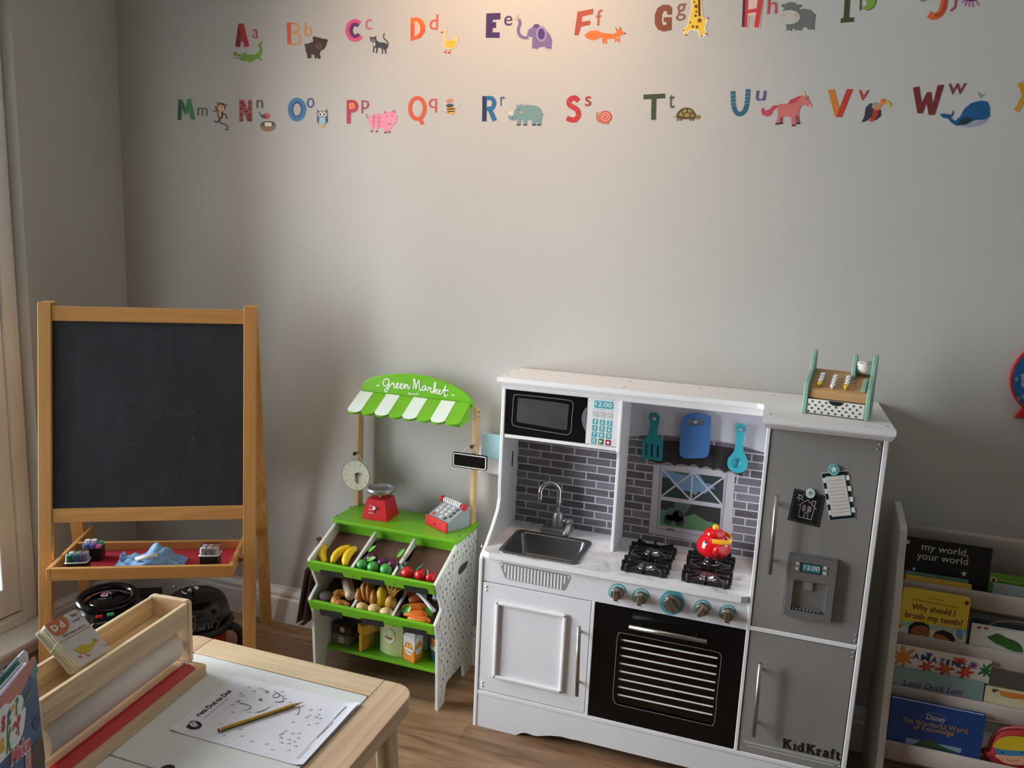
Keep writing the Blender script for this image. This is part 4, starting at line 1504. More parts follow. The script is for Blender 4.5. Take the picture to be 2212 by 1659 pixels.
# produce bins: sloping boards, dividers, front rails with chalk labels
def bin_(yf, zf, yb, zb, d_top, rail, labels, screws):
    xi0, xi1 = TX0 + 0.0115, TX1 - 0.0115
    mb = smb()
    e = V((0, yb - yf, zb - zf)).normalized()
    nn = V((1, 0, 0)).cross(e)
    mb.prism([(0, 0), (xi1 - xi0, 0), (xi1 - xi0, math.hypot(yb - yf, zb - zf)), (0, math.hypot(yb - yf, zb - zf))], (xi0, yf, zf), (1, 0, 0), e, -0.006, BROWNB)
    mb.build('sloping_board', stall)
    for k in (1, 2):
        x = xi0 + (xi1 - xi0) * k / 3
        mb = smb()
        mb.prism([(yf + 0.002, zf + 0.004), (rail[0][0] + 0.014, rail[0][1] - 0.008), (rail[0][0] + 0.012, rail[0][1] + 0.002), d_top, (d_top[0], d_top[1] - 0.04), (yb - 0.03, zb - 0.012)], (x - 0.0045, 0, 0), (0, 1, 0), (0, 0, 1), 0.009, SWHITE, 0.0012)
        mb.build('bin_divider', stall)
    # front rail, tilted with the edge of the side panel
    (y0, z0), (y1, z1) = rail
    u = V((0, y1 - y0, z1 - z0))
    Lr = u.length
    u.normalize()
    no = V((0, u.z, -u.y))
    no = no if no.y < 0 else -no
    T = frame((xi0, y0, z0), (1, 0, 0), no, u)
    mb = smb()
    mb.box((-0.0115, -0.010, 0), (xi1 - xi0 + 0.0005, 0, Lr), GREEN, 0.0015, T)
    pl = Plane((xi0, y0, z0), no).crop(640, 1120, 3.771)
    for lb in labels:
        mb.flat(pl, lb, CHALKB, 0.0006)
    for sc in screws:
        p = pl(sc)
        mb.cyl(p, p + no * 0.0012, 0.0036, SILVER, n=12)
    mb.build('bin_rail', stall)
    return Plane((xi0, yf, zf), nn if nn.z > 0 else -nn)


LU = bin_(2.034, 0.393, 2.2, 0.478, (2.166, 0.493), ((2.0055, 0.4265), (2.0225, 0.389)),
          [[(192, 415), (375, 443), (388, 490), (204, 460)], [(525, 478), (712, 506), (726, 553), (540, 523)], [(872, 540), (1068, 573), (1078, 621), (890, 590)]], [(456, 474), (796, 537)])
LL = bin_(2.038, 0.262, 2.24, 0.358, (2.150, 0.355), ((2.0095, 0.2935), (2.0255, 0.2575)),
          [[(188, 735), (370, 767), (382, 815), (202, 785)], [(520, 808), (708, 838), (718, 886), (538, 856)], [(862, 877), (1058, 915), (1066, 958), (880, 925)]], [(452, 802), (788, 872)])
SH = 0.0965
mb = smb()
mb.box((TX0 + 0.0115, 2.105, SH - 0.013), (TX1 - 0.0115, 2.322, SH), GREEN, 0.002)
mb.build('bottom_shelf', stall)
SZ = (640, 1120, 3.771)


def on_slope(pl, p, lift):
    return pl.crop(*SZ)(p, 0) + pl.n * (lift + 0.004)


# bananas
YEL, YTIP = M('banana_yellow', (240, 204, 20), 0.35), M('banana_tip_green', (110, 150, 50), 0.4)
BAN = [([(248, 392), (234, 362), (226, 335), (232, 300), (248, 270), (256, 262)], 'single small toy banana leaning on the stall left side panel'),
       ([(308, 398), (322, 362), (350, 325), (390, 296), (440, 276), (462, 272)], 'middle toy banana of three in the top left bin'),
       ([(412, 418), (414, 385), (430, 345), (458, 310), (492, 284), (508, 276)], 'right toy banana beside the first white divider of the stall')]
for pts, lab in BAN:
    rr = [0.007, 0.0125, 0.0142, 0.0138, 0.010, 0.006]
    P = [on_slope(LU, p, 0.016 + 0.004 * math.sin(i * 0.6)) for i, p in enumerate(pts)]
    C = smooth_line(P, 4, False)
    rs = list(np.interp(np.linspace(0, 5, len(C)), range(6), rr))
    b = thing('toy_banana', lab, 'toy banana', P[0], 'toy bananas in the top bin')
    mb = MB(P[0])
    mb.tube(C[:-3], rs[:-3], YEL, 6)
    mb.build('banana_body', b)
    mb = MB(P[0])
    mb.tube(C[-4:], rs[-4:], YTIP, 6)
    mb.build('banana_tip', b)


def leaf(mb, a, b_, w, m, n, curl=0.3, t=0.0012):
    a, b_, n = V(a), V(b_), V(n).normalized()
    e = b_ - a
    s_ = e.cross(n).normalized()
    K = 8
    up, lo = [], []
    for i in range(K + 1):
        t_ = i / K
        c = a + e * t_ + n * (math.sin(math.pi * t_) * curl * e.length * 0.35)
        h = w * math.sin(math.pi * min(1, t_ * 0.92 + 0.06)) ** 0.8
        up.append(c + s_ * h)
        lo.append(c - s_ * h)
    vs = up + lo
    vs2 = [v - n * t for v in vs]
    fs = [(i, i + 1, K + 2 + i, K + 1 + i) for i in range(K)]
    k = len(vs)
    f2 = [tuple(k + j for j in reversed(f)) for f in fs]
    rim = list(range(K + 1)) + [K + 1 + i for i in range(K, -1, -1)]
    side = [(rim[i], rim[(i + 1) % len(rim)], k + rim[(i + 1) % len(rim)], k + rim[i]) for i in range(len(rim))]
    return mb.add(vs + vs2, fs + f2 + side, m, True)


LEAF = M('leaf_green', (96, 178, 60), 0.4)
STEM = M('stalk_dark_green', (34, 84, 50), 0.5)
PLUM, PEARG, REDF = M('plum_purple', (92, 36, 76), 0.3), M('pear_green', (76, 164, 78), 0.35), M('strawberry_red', (206, 30, 36), 0.3)


def fruit(name, lab, cat, grp, px, lift, r, m, leafs, stretch=1.0):
    c = on_slope(LU, px, lift)
    t = thing(name, lab, cat, c, grp)
    mb = MB(c)
    prof_ = [(0, -r * stretch), (r * 0.5, -r * 0.88 * stretch), (r * 0.87, -r * 0.5 * stretch), (r, 0), (r * 0.9, r * 0.48), (r * 0.55, r * 0.84), (r * 0.18, r * 0.93), (0, r * 0.86)]
    mb.lathe(prof_, m, Matrix.Translation(c) @ Matrix.Rotation(0.35, 4, 'X'), 20)
    mb.build('fruit_body', t)
    for a, b_, w_, m2 in leafs:
        mb = MB(c)
        leaf(mb, on_slope(LU, a, lift + r * 0.75), on_slope(LU, b_, lift + r * 1.3), w_, m2, V((0, -0.7, 0.7)))
        mb.build('leaf', t)


fruit('toy_plum', 'purple toy plum with a green leaf standing up, leftmost of three', 'toy plum', 'toy plums', (628, 372), 0.020, 0.0185, PLUM, [((605, 340), (672, 305), 0.0065, LEAF)])
fruit('toy_plum', 'purple toy plum without a leaf, between the two leafy plums', 'toy plum', 'toy plums', (715, 402), 0.020, 0.019, PLUM, [])
fruit('toy_plum', 'purple toy plum with a big pointed leaf against the second white divider', 'toy plum', 'toy plums', (802, 420), 0.020, 0.0185, PLUM, [((838, 385), (903, 330), 0.008, LEAF)])
fruit('toy_pear', 'green toy pear in the middle bin, next to the first divider', 'toy pear', 'green toy pears', (548, 424), 0.020, 0.0185, PEARG, [], 1.1)
fruit('toy_pear', 'green toy pear with a round leaf, under the purple plums', 'toy pear', 'green toy pears', (640, 440), 0.020, 0.019, PEARG, [((595, 412), (672, 402), 0.008, LEAF)], 1.1)
fruit('toy_pear', 'green toy pear in the middle bin, next to the second divider', 'toy pear', 'green toy pears', (745, 462), 0.021, 0.0195, PEARG, [], 1.1)
fruit('toy_strawberry', 'red toy strawberry beside the second divider, with an upright dark stalk', 'toy strawberry', 'toy strawberries', (918, 490), 0.022, 0.0195, REDF, [((880, 490), (856, 450), 0.007, STEM), ((905, 470), (908, 430), 0.003, STEM)], 1.15)
fruit('toy_strawberry', 'middle red toy strawberry with a dark green curled stalk', 'toy strawberry', 'toy strawberries', (1026, 505), 0.022, 0.0195, REDF, [((985, 500), (1058, 462), 0.006, STEM)], 1.15)
fruit('toy_strawberry', 'red toy strawberry half hidden by the patterned side panel', 'toy strawberry', 'toy strawberries', (1104, 520), 0.018, 0.017, REDF, [((1085, 530), (1078, 488), 0.006, STEM)], 1.15)

# lower bin: bread, chicken, corn, pineapple, potatoes, vegetables
BREAD = M('bread_crust', (205, 138, 62), 0.5, var=0.18, vs=40)
DBREAD = M('dark_bread', (74, 58, 50), 0.7, var=0.25, vs=60)
c = on_slope(LL, (270, 690), 0.024)
mb = MB(c)
mb.ball(c, (0.030, 0.022, 0.020), DBREAD)
tag(mb.build('toy_rye_roll'), 'dark brown toy bread roll in the shaded corner of the lower left bin', 'toy bread')
c = on_slope(LL, (380, 700), 0.02)
mb = MB(c)
arc = [(440, 748), (400, 735), (362, 738), (332, 715), (335, 680), (365, 655), (400, 655), (425, 668)]
P = smooth_line([on_slope(LL, p, 0.020) for p in arc], 5, False)
K = len(P)
mb.tube(P, [(0.006 + 0.0105 * math.sin(math.pi * i / (K - 1))) * (1 + 0.10 * abs(math.sin(i * 0.85))) for i in range(K)], BREAD, 12)
tag(mb.build('toy_croissant'), 'golden ridged toy croissant in the lower left bin', 'toy croissant')
SAUS = M('pale_baguette', (206, 184, 160), 0.5, var=0.06)
mb = MB(on_slope(LL, (450, 620), 0.02))
P = [on_slope(LL, p, 0.02) for p in ((420, 535), (428, 560), (440, 610), (452, 660), (464, 690))]
mb.tube(smooth_line(P, 4, False), list(np.interp(np.linspace(0, 1, 17), [0, .12, .5, .88, 1], [.006, .0165, .018, .0165, .006])), SAUS, 16)
tag(mb.build('toy_baguette'), 'pale cream toy baguette standing in the lower left bin', 'toy bread')
c = on_slope(LL, (610, 675), 0.032)
CHK = M('roast_chicken', (178, 122, 58), 0.4, var=0.2, vs=30)
ch = thing('toy_roast_chicken', 'brown toy roast chicken in the lower middle bin', 'toy roast chicken', c)
mb = MB(c)
T = Matrix.Translation(c) @ Matrix.Rotation(-0.15, 4, 'Y')
mb.ball((0, 0, 0.006), (0.030, 0.024, 0.036), CHK, T)
mb.ball((-0.004, -0.016, 0.012), (0.009, 0.014, 0.028), CHK, T)
mb.ball((0.012, -0.016, 0.012), (0.009, 0.014, 0.028), CHK, T)
mb.build('chicken_body', ch)
for sx in (-1, 1):
    mb = MB(c)
    mb.tube([T @ V((sx * 0.024, -0.012, 0.02)), T @ V((sx * 0.028, -0.020, -0.005)), T @ V((sx * 0.018, -0.024, -0.032))], [0.009, 0.012, 0.005], CHK, 10)
    mb.build('drumstick', ch)
c = on_slope(LL, (712, 705), 0.030)
CORN = M('corn_yellow', (220, 186, 40), 0.4)
mb = MB(c)
T = Matrix.Translation(c) @ Matrix.Rotation(0.08, 4, 'Y')
vs, fs = [], []
nu, nv = 40, 30
for j in range(nv + 1):
    ph = math.pi * j / nv
    for i in range(nu):
        th = 2 * math.pi * i / nu
        k_ = 1 + 0.05 * math.sin(th * 12) * math.sin(ph * 16)
        vs.append(V((0.0215 * k_ * math.sin(ph) ** 0.8 * math.cos(th), 0.0205 * k_ * math.sin(ph) ** 0.8 * math.sin(th), -0.037 * math.cos(ph))))
for j in range(nv):
    for i in range(nu):
        fs.append((j * nu + i, j * nu + (i + 1) % nu, (j + 1) * nu + (i + 1) % nu, (j + 1) * nu + i))
mb.add(vs, fs, CORN, True, T)
tag(mb.build('toy_corn_cob'), 'yellow toy corn cob beside the roast chicken', 'toy corn')
c = on_slope(LL, (785, 728), 0.026)
PINE = M('pineapple_gold', (196, 148, 56), 0.45, var=0.2, vs=90, bmp=0.5, bs_=160)
pn = thing('toy_pineapple', 'golden toy pineapple with a spiky crown beside the corn cob', 'toy pineapple', c)
mb = MB(c)
T = Matrix.Translation(c) @ Matrix.Rotation(0.18, 4, 'Y')
mb.ball((0, 0, -0.004), (0.020, 0.018, 0.026), PINE, T)
mb.build('pineapple_body', pn)
mb = MB(c)
PL2 = M('pineapple_crown', (186, 150, 62), 0.5, var=0.1)
for i in range(11):
    a = -0.65 + 1.3 * i / 10
    mb.tube([T @ V((a * 0.008, 0, 0.018)), T @ V((a * 0.022, -0.004, 0.040)), T @ V((a * 0.044, -0.006 - 0.004 * (i % 3), 0.066 - abs(a) * 0.012))], [0.004, 0.0035, 0.0008], PL2, 6)
mb.build('pineapple_crown', pn)
POT, PDOT = M('potato_beige', (232, 200, 136), 0.45, var=0.04), M('potato_eye', (110, 76, 44), 0.6)
for px, lab in (((545, 764), 'pale toy potato nearest the chicken, leftmost of three'), ((648, 776), 'middle pale toy potato of three behind the lower rail'), ((745, 806), 'pale toy potato under the pineapple, rightmost of three')):
    c = on_slope(LL, px, 0.018)
    mb = MB(c)
    mb.ball(c, (0.0225, 0.018, 0.0165), POT)
    for i in range(5):
        a = -1.2 + 0.6 * i
        d = V((math.sin(a) * 0.8, -0.75, 0.35 + 0.3 * (i % 2))).normalized()
        mb.ball(c + V((d.x * 0.0222, d.y * 0.0178, d.z * 0.0163)), 0.0014, PDOT, nu=6, nv=4)
    tag(mb.build('toy_potato'), lab, 'toy potato', 'toy potatoes')
CARR, CRING = M('carrot_orange', (232, 122, 38), 0.4, var=0.05), M('carrot_mark', (150, 70, 30), 0.6)
for a, b_, lab in (((880, 775), (1080, 775), 'orange toy carrot lying on top of the carrots in the lower right bin'), ((890, 830), (1082, 835), 'orange toy carrot with a round leaf, middle of the three carrots'), ((920, 868), (1105, 890), 'orange toy carrot lowest against the lower green rail')):
    A, B = on_slope(LL, a, 0.026), on_slope(LL, b_, 0.026)
    t = thing('toy_carrot', lab, 'toy carrot', A, 'toy carrots')
    mb = MB(A)
    P = [A.lerp(B, i / 10) for i in range(11)]
    rs = [0.004, 0.0075, 0.0095, 0.011, 0.012, 0.0125, 0.013, 0.013, 0.0125, 0.010, 0.004]
    mb.tube(P, rs, CARR, 14)
    for i in range(2, 9):
        mb.ball(P[i] + V((0, -rs[i] * 0.75, rs[i] * 0.66)), (0.0008, 0.0008, 0.003), CRING, nu=6, nv=4)
    mb.build('root', t)
    if 'middle' in lab:
        mb = MB(A)
        leaf(mb, on_slope(LL, (885, 835), 0.034), on_slope(LL, (950, 795), 0.045), 0.013, LEAF, V((0.2, -0.9, 0.4)))
        mb.build('leaf', t)
    elif 'top' in lab:
        mb = MB(A)
        leaf(mb, B + V((0.0, -0.01, 0.008)), B + V((0.022, -0.012, -0.02)), 0.012, LEAF, V((0.2, -0.9, 0.4)))
        mb.build('leaf', t)
SAU2 = M('sausage_brown', (176, 92, 52), 0.4, var=0.1)
for a, b_, lab in (((885, 640), (1060, 655), 'upper brown ridged toy sausage in the lower right bin'), ((930, 715), (1060, 680), 'lower brown toy sausage above the carrots')):
    A, B = on_slope(LL, a, 0.02), on_slope(LL, b_, 0.022)
    mb = MB(A)
    P = [A.lerp(B, i / 16) for i in range(17)]
    mb.tube(P, [0.016 * math.sin(math.pi * (0.1 + 0.8 * i / 16)) ** 0.4 * (1 + 0.06 * (i % 3 == 0)) for i in range(17)], SAU2, 14)
    tag(mb.build('toy_sausage'), lab, 'toy sausage', 'toy sausages')
LEEK = M('leek_white', (214, 218, 222), 0.45, var=0.03)
lk = thing('toy_leek', 'white looped toy leek stalk leaning over the carrots', 'toy vegetable', on_slope(LL, (1050, 740), 0.045))
mb = MB(lk.location)
mb.tube([on_slope(LL, p, 0.04) for p in ((1000, 682), (1030, 700), (1070, 745), (1105, 790), (1140, 830))], [0.005, 0.006, 0.006, 0.006, 0.006], LEEK, 10)
mb.build('stalk', lk)
mb = MB(lk.location)
P = smooth_line([on_slope(LL, p, 0.035) for p in ((1058, 715), (1052, 680), (1070, 657), (1105, 655), (1135, 668), (1150, 695), (1140, 725))], 4, False)
mb.tube(P, 0.0085, LEEK, 10)
mb.build('loop', lk)
mb = MB(on_slope(LL, (850, 625), 0.03))
for a, b_ in (((845, 640), (822, 600)), ((855, 640), (868, 600)), ((850, 645), (890, 630))):
    leaf(mb, on_slope(LL, a, 0.026), on_slope(LL, b_, 0.034), 0.007, M('parsley_green', (92, 150, 66), 0.45), V((0, -0.9, 0.4)))
tag(mb.build('toy_parsley'), 'small green toy herb sprig between pineapple and sausages', 'toy herb')

# groceries on the bottom shelf
TXT_R = M('print_label_red', (170, 60, 60), 0.5)


def at_shelf(px):
    return at_z((SZ[0] + px[0] / SZ[2], SZ[1] + px[1] / SZ[2]), SH + 0.0008)


def carton(name, lab, cat, px_l, px_r, depth, h, m, mtop=None, zb=SH + 0.0008, pxz=SH, grp=None, label=None, txt=None):
    """box with its front bottom edge between two photo points on the shelf"""
    A = at_z((SZ[0] + px_l[0] / SZ[2], SZ[1] + px_l[1] / SZ[2]), pxz)
    B = at_z((SZ[0] + px_r[0] / SZ[2], SZ[1] + px_r[1] / SZ[2]), pxz)
    A.z = B.z = zb
    e = (B - A)
    w_ = e.length
    e.normalize()
    back = V((-e.y, e.x, 0))
    T = frame(A, e, back, (0, 0, 1))
    mb = MB(A)
    mb.box((0, 0, 0), (w_, depth, h), m, 0.001, T)
    if label:
        lm_, lx0, lx1, lz0, lz1, round_ = label
        if round_:
            pts = [((lx0 + lx1) / 2 + (lx1 - lx0) / 2 * math.cos(a), (lz0 + lz1) / 2 + (lz1 - lz0) / 2 * math.sin(a)) for a in [i * math.pi / 12 for i in range(24)]]
        else:
            pts = [(lx0, lz0), (lx1, lz0), (lx1, lz1), (lx0, lz1)]
        mb.poly([T @ V((p[0] * w_, -0.0005, p[1] * h)) for p in pts], lm_)
    if txt:
        s_, x0, x1, z_, tm = txt
        mb.text(s_, T @ V((x0 * w_, -0.0009, z_ * h)), T @ V((x1 * w_, -0.0009, z_ * h)), (0, 0, 1), tm)
    o = tag(mb.build(name), lab, cat, grp)
    return o


CREAM = M('label_cream', (226, 212, 196), 0.55)


def dots_mat(name, c1, c2, s, ratio=0.25):
    m, nt, b = new_mat(name)
    v = mapping(nt, (s, s, s))
    vo = nt.nodes.new('ShaderNodeTexVoronoi')
    vo.inputs['Scale'].default_value = 1.0
    vo.inputs['Randomness'].default_value = 0.0
    link(nt, v, vo.inputs['Vector'])
    link(nt, ramp(nt, vo.outputs['Distance'], [(ratio, lin(c2)), (ratio + 0.03, lin(c1))]), b.inputs['Base Color'])
    b.inputs['Roughness'].default_value = 0.55
    return m


carton('toy_jelly_box', 'grey patterned toy jelly box at the left end of the bottom shelf', 'toy box', (293, 1008), (430, 1050), 0.062, 0.036, dots_mat('jelly_box_grey', (118, 114, 108), (150, 146, 138), 160), label=(CREAM, 0.36, 0.70, 0.2, 0.75, False), txt=('Jelly', 0.42, 0.64, 0.42, TXT_R))
carton('toy_chocolate_box', 'dark brown toy chocolate box stacked on the grey jelly box', 'toy box', (293, 1012), (446, 1056), 0.06, 0.034, M('choc_brown', (50, 38, 34), 0.5), zb=SH + 0.0375, label=(CREAM, 0.40, 0.66, 0.28, 0.82, True), txt=('cocoa', 0.44, 0.62, 0.48, M('print_brown', (90, 56, 44), 0.5)))
YBOX = M('yellow_box', (212, 168, 44), 0.5, var=0.1, vs=40)
PALEL = M('pale_label', (206, 196, 120), 0.5)
carton('toy_spaghetti_box', 'yellow toy pasta box standing on the bottom shelf, diagonal to its edge', 'toy box', (532, 1090), (640, 1020), 0.012, 0.058, YBOX, grp='yellow toy pasta boxes', label=(PALEL, 0.5, 0.92, 0.35, 0.75, False), txt=('Pasta', 0.56, 0.88, 0.5, STEM))
carton('toy_spaghetti_box', 'yellow toy pasta box lying across the top of another, under the lower rail', 'toy box', (532, 1094), (690, 1046), 0.03, 0.032, YBOX, zb=SH + 0.0595, grp='yellow toy pasta boxes', label=(PALEL, 0.55, 0.92, 0.3, 0.8, False), txt=('Pasta', 0.6, 0.88, 0.45, STEM))
# flour bag with a bowed front
A, B = at_shelf((682, 1072)), at_shelf((862, 1130))
fe = (B - A)
fw = fe.length
fe.normalize()
fb = V((-fe.y, fe.x, 0))
T = frame(A, fe, fb, (0, 0, 1))
FLR = M('flour_green', (196, 212, 148), 0.5, var=0.03)
mb = MB(A)
pts = [(0, 0)] + [(fw * i / 8, -0.010 * math.sin(math.pi * i / 8)) for i in range(1, 8)] + [(fw, 0), (fw, 0.05), (0, 0.05)]
mb.prism(pts, T @ V((0, 0, 0)), fe, fb, 0.125, FLR)


def on_bow(x, z, l=0.0006):
    return T @ V((x * fw, -0.010 * math.sin(math.pi * x) - l, z))


cs_ = [(0.47 + 0.25 * math.cos(a), 0.068 + 0.026 * math.sin(a)) for a in [i * math.pi / 14 for i in range(28)]]
mb.poly([on_bow(x, z, 0.0012) for x, z in cs_], M('print_white', (232, 234, 234), 0.5))
mb.poly([on_bow(x, z, 0.0016) for x, z in cs_ if z >= 0.0679], M('flour_window', (186, 196, 172), 0.5, var=0.12, vs=120))
mb.text('Flour', on_bow(0.29, 0.055, 0.002), on_bow(0.64, 0.055, 0.002), (0, 0, 1), TXT_R, 0.02)
tag(mb.build('toy_flour_bag'), 'pale green toy flour packet in the middle of the bottom shelf', 'toy packet')
# orange juice carton, corner towards the room
C0, CL, CR = at_shelf((958, 1183)), at_shelf((858, 1128)), at_shelf((1042, 1112))
e1, e2 = CL - C0, CR - C0
ORG, DOTW = M('juice_orange', (232, 142, 44), 0.45, var=0.04), dots_mat('juice_dotted_white', (226, 224, 222), (186, 180, 180), 260, 0.3)
s1 = 0.052
e1, e2 = e1.normalized() * s1, e2.normalized() * s1
mb = MB(C0)


def jc(u, v, z):
    return C0 + e1 * u + e2 * v + V((0, 0, z))


h1, h2, h3 = 0.042, 0.080, 0.108
base = [(0, 0), (0, 1), (1, 1), (1, 0)]
for z0, z1, m in ((0, h1, ORG), (h1, h2, DOTW)):
    vs = [jc(u, v, z0) for u, v in base] + [jc(u, v, z1) for u, v in base]
    mb.add(vs, [(0, 1, 5, 4), (1, 2, 6, 5), (2, 3, 7, 6), (3, 0, 4, 7)], m)
mb.add([jc(u, v, 0) for u, v in base], [(0, 3, 2, 1)], ORG)
mb.add([jc(0, 0, h2), jc(0, 1, h2), jc(1, 1, h2), jc(1, 0, h2), jc(0.35, 0.5, h3), jc(0.65, 0.5, h3)], [(0, 1, 4), (1, 2, 5, 4), (2, 3, 5), (3, 0, 4, 5)], DOTW)
for fu in (lambda x, z, l: jc(x, -l, z), lambda x, z, l: jc(-l, x, z)):
    cc = [(0.5 + 0.38 * math.cos(a), 0.044 + 0.019 * math.sin(a)) for a in [i * math.pi / 12 for i in range(24)]]
    mb.poly([fu(x, z, 0.012) for x, z in cc], M('orange_slices', (226, 128, 34), 0.5, var=0.15, vs=90))
    mb.poly([fu(x, z, 0.018) for x, z in [(0.12, 0.043), (0.18, 0.030), (0.34, 0.022), (0.66, 0.022), (0.82, 0.030), (0.88, 0.043)]], PWHITE)
    for ox in (0.36, 0.62):
        mb.poly([fu(ox + 0.10 * math.cos(a), 0.052 + 0.006 * math.sin(a), 0.02) for a in [i * math.pi / 8 for i in range(16)]], M('orange_slice_pale', (244, 180, 84), 0.5))
mb.text('Orange', jc(0.74, -0.03, 0.030), jc(0.26, -0.03, 0.030), (0, 0, 1), TXT_R, 0.01)
mb.text('juice', jc(-0.03, 0.32, 0.030), jc(-0.03, 0.68, 0.030), (0, 0, 1), M('print_grey', (150, 146, 144)))
tag(mb.build('toy_juice_carton'), 'orange toy juice carton with a gable top, its corner facing the room', 'toy carton')
carton('toy_milk_box', 'plain pale toy box standing behind the orange juice carton', 'toy box', (1010, 1062), (1062, 1078), 0.03, 0.08, M('pale_box', (206, 208, 214), 0.5))
c = at_shelf((1130, 1150)) + V((0.010, 0.02, 0))
mb = MB(c)
JB = M('biscuit_tin_blue', (74, 124, 146), 0.45)
mb.lathe([(0.033, 0), (0.033, 0.052), (0.0335, 0.053), (0.0335, 0.078), (0.0, 0.078)], JB, Matrix.Translation(c), 24, mats=[JB, PWHITE, M('biscuit_tin_orange', (206, 140, 52), 0.5), JB])
pts = []
for i in range(13):
    a = math.radians(200 + i * 10)
    pts.append(c + V((0.0337 * math.cos(a), 0.0337 * math.sin(a), 0.034 + 0.006 * (i % 2))))
mb.add(pts + [p + V((0, 0, 0.02 - 2 * 0.006 * (i % 2))) for i, p in enumerate(pts)], [(i, i + 1, 14 + i, 13 + i) for i in range(12)], PWHITE)
tag(mb.build('toy_biscuit_tin'), 'blue and orange toy biscuit tub at the right end of the bottom shelf', 'toy tub')

# brown felt bag on the left side of the stall
FELT = M('brown_felt', (70, 44, 36), 0.9, var=0.1, vs=60)
bx = TX0 - 0.024
bag = thing('felt_bag', 'dark brown felt shopping bag hanging on the left side of the stall', 'bag', (bx, 2.08, 0.23))
PBg = Plane((bx, 0, 0), (1, 0, 0))
mb = MB(bag.location)
bo = [(690, 1232), (682, 1240), (672, 1262), (664, 1300), (657, 1342), (672, 1336), (700, 1310)]
q = [PBg(p) for p in bo]
mb.prism([(p.y, p.z) for p in [V((0, 2.16, 0.40)), V((0, 2.045, 0.375)), V((0, 1.995, 0.215)), V((0, 2.17, 0.20))]], (bx - 0.010, 0, 0), (0, 1, 0), (0, 0, 1), 0.003, FELT)
mb.prism([(p.y, p.z) for p in [V((0, 2.16, 0.39)), V((0, 2.05, 0.365)), V((0, 2.006, 0.222)), V((0, 2.17, 0.20))]], (bx + 0.008, 0, 0), (0, 1, 0), (0, 0, 1), 0.003, FELT)
mb.box((bx - 0.007, 2.01, 0.203), (bx + 0.008, 2.17, 0.207), FELT)
mb.build('bag_body', bag)
mb = MB(bag.location)
mb.tube([(bx + 0.012, 2.06, 0.365), (bx + 0.010, 2.075, 0.43), (bx + 0.012, 2.10, 0.469), (bx + 0.010, 2.125, 0.43), (bx + 0.012, 2.14, 0.36)], 0.003, M('brown_cord', (96, 62, 48), 0.8), 8)
mb.build('bag_handle', bag)
mb = smb()
mb.cyl((TX0, 2.10, 0.462), (TX0 - 0.020, 2.10, 0.462), 0.003, DKN, n=10)
mb.ball((TX0 - 0.021, 2.10, 0.462), 0.0058, DKN, nu=12, nv=8)
mb.build('hanging_knob', stall)

# hanging clock and chalk sign
CORDW = M('white_cord', (214, 208, 192), 0.8)
CF = 2.276
Pc = Plane((0, CF, 0), (0, -1, 0)).crop(640, 780, 4.148)
cc, rr_ = Pc((530, 1025)), (Pc((655, 1030)) - Pc((405, 1020))).length / 2
ck = thing('hanging_toy_clock', 'round white toy clock with green numbers hanging on the stall left post', 'toy clock', cc)
CLW, CLG = M('clock_white', (232, 230, 214), 0.45, var=0.01), M('clock_green', (126, 176, 92), 0.5)
mb = MB(cc)
mb.cyl(cc + V((0, 0.0075, 0)), cc, rr_, CLW, n=48)


def cpt(a, r, l):
    return cc + V((math.sin(a) * r, -l, math.cos(a) * r))


TLT = 0.07
ring_o = [cpt(i * math.pi / 24, rr_, 0.0004) for i in range(48)]
ring_i = [cpt(i * math.pi / 24, rr_ * 0.955, 0.0004) for i in range(48)]
mb.add(ring_o + ring_i, [(i, (i + 1) % 48, 48 + (i + 1) % 48, 48 + i) for i in range(48)], CLG)
for h_ in range(1, 13):
    a = math.radians(30 * h_) + TLT - 0.15
    p = cpt(a, rr_ * 0.80, 0.0006)
    s_ = str(h_)
    w_ = 0.004 if len(s_) == 1 else 0.0075
    mb.text(s_, p + V((-w_ / 2, 0, -0.004)), p + V((w_ / 2, 0, -0.004)), (0, 0, 1), CLG, 0, 0, 0.0085)
    q = cpt(a, rr_ * 0.60, 0.0006)
    mb.add([q + V((0.0008 * math.cos(k * math.pi / 4), 0, 0.0008 * math.sin(k * math.pi / 4))) for k in range(8)], [tuple(range(8))], PGREY)
mb.build('clock_face', ck)


def hand(name, ang, L_, w_, m, l):
    mb = MB(cc)
    e = V((math.sin(ang), 0, math.cos(ang)))
    s_ = V((e.z, 0, -e.x))
    mb.prism([(-w_ * 0.6, -0.006), (w_ * 0.6, -0.006), (w_, L_ * 0.6), (0, L_), (-w_, L_ * 0.6)], cc + V((0, -l, 0)), s_, e, 0.002, m)
    mb.build(name, ck)


hand('hour_hand', 0.85, 0.021, 0.0042, DKN, 0.004)
hand('minute_hand', math.pi - 0.25, 0.030, 0.0042, M('hand_green', (112, 170, 52), 0.4), 0.0015)
mb = MB(cc)
mb.cyl(cc, cc + V((0, -0.009, 0)), 0.004, CLW, n=14)
mb.build('pivot', ck)
mb = MB(cc)
for s_ in (-1, 1):
    mb.cyl(knobs[0] + V((s_ * 0.004, -0.002, 0.002)), cc + V((s_ * rr_ * 0.72, 0.003, rr_ * 0.70)), 0.0011, CORDW, n=6)
mb.build('cord', ck)
Psn = Plane((0, CF, 0), (0, -1, 0)).crop(640, 780, 4.148)
c4 = [Psn(p) for p in ((1405, 815), (1718, 850), (1700, 985), (1390, 945))]
sx0, sx1 = (c4[0].x + c4[3].x) / 2, (c4[1].x + c4[2].x) / 2
sz0, sz1 = (c4[2].z + c4[3].z) / 2, (c4[0].z + c4[1].z) / 2
sc_ = V(((sx0 + sx1) / 2, CF, (sz0 + sz1) / 2))
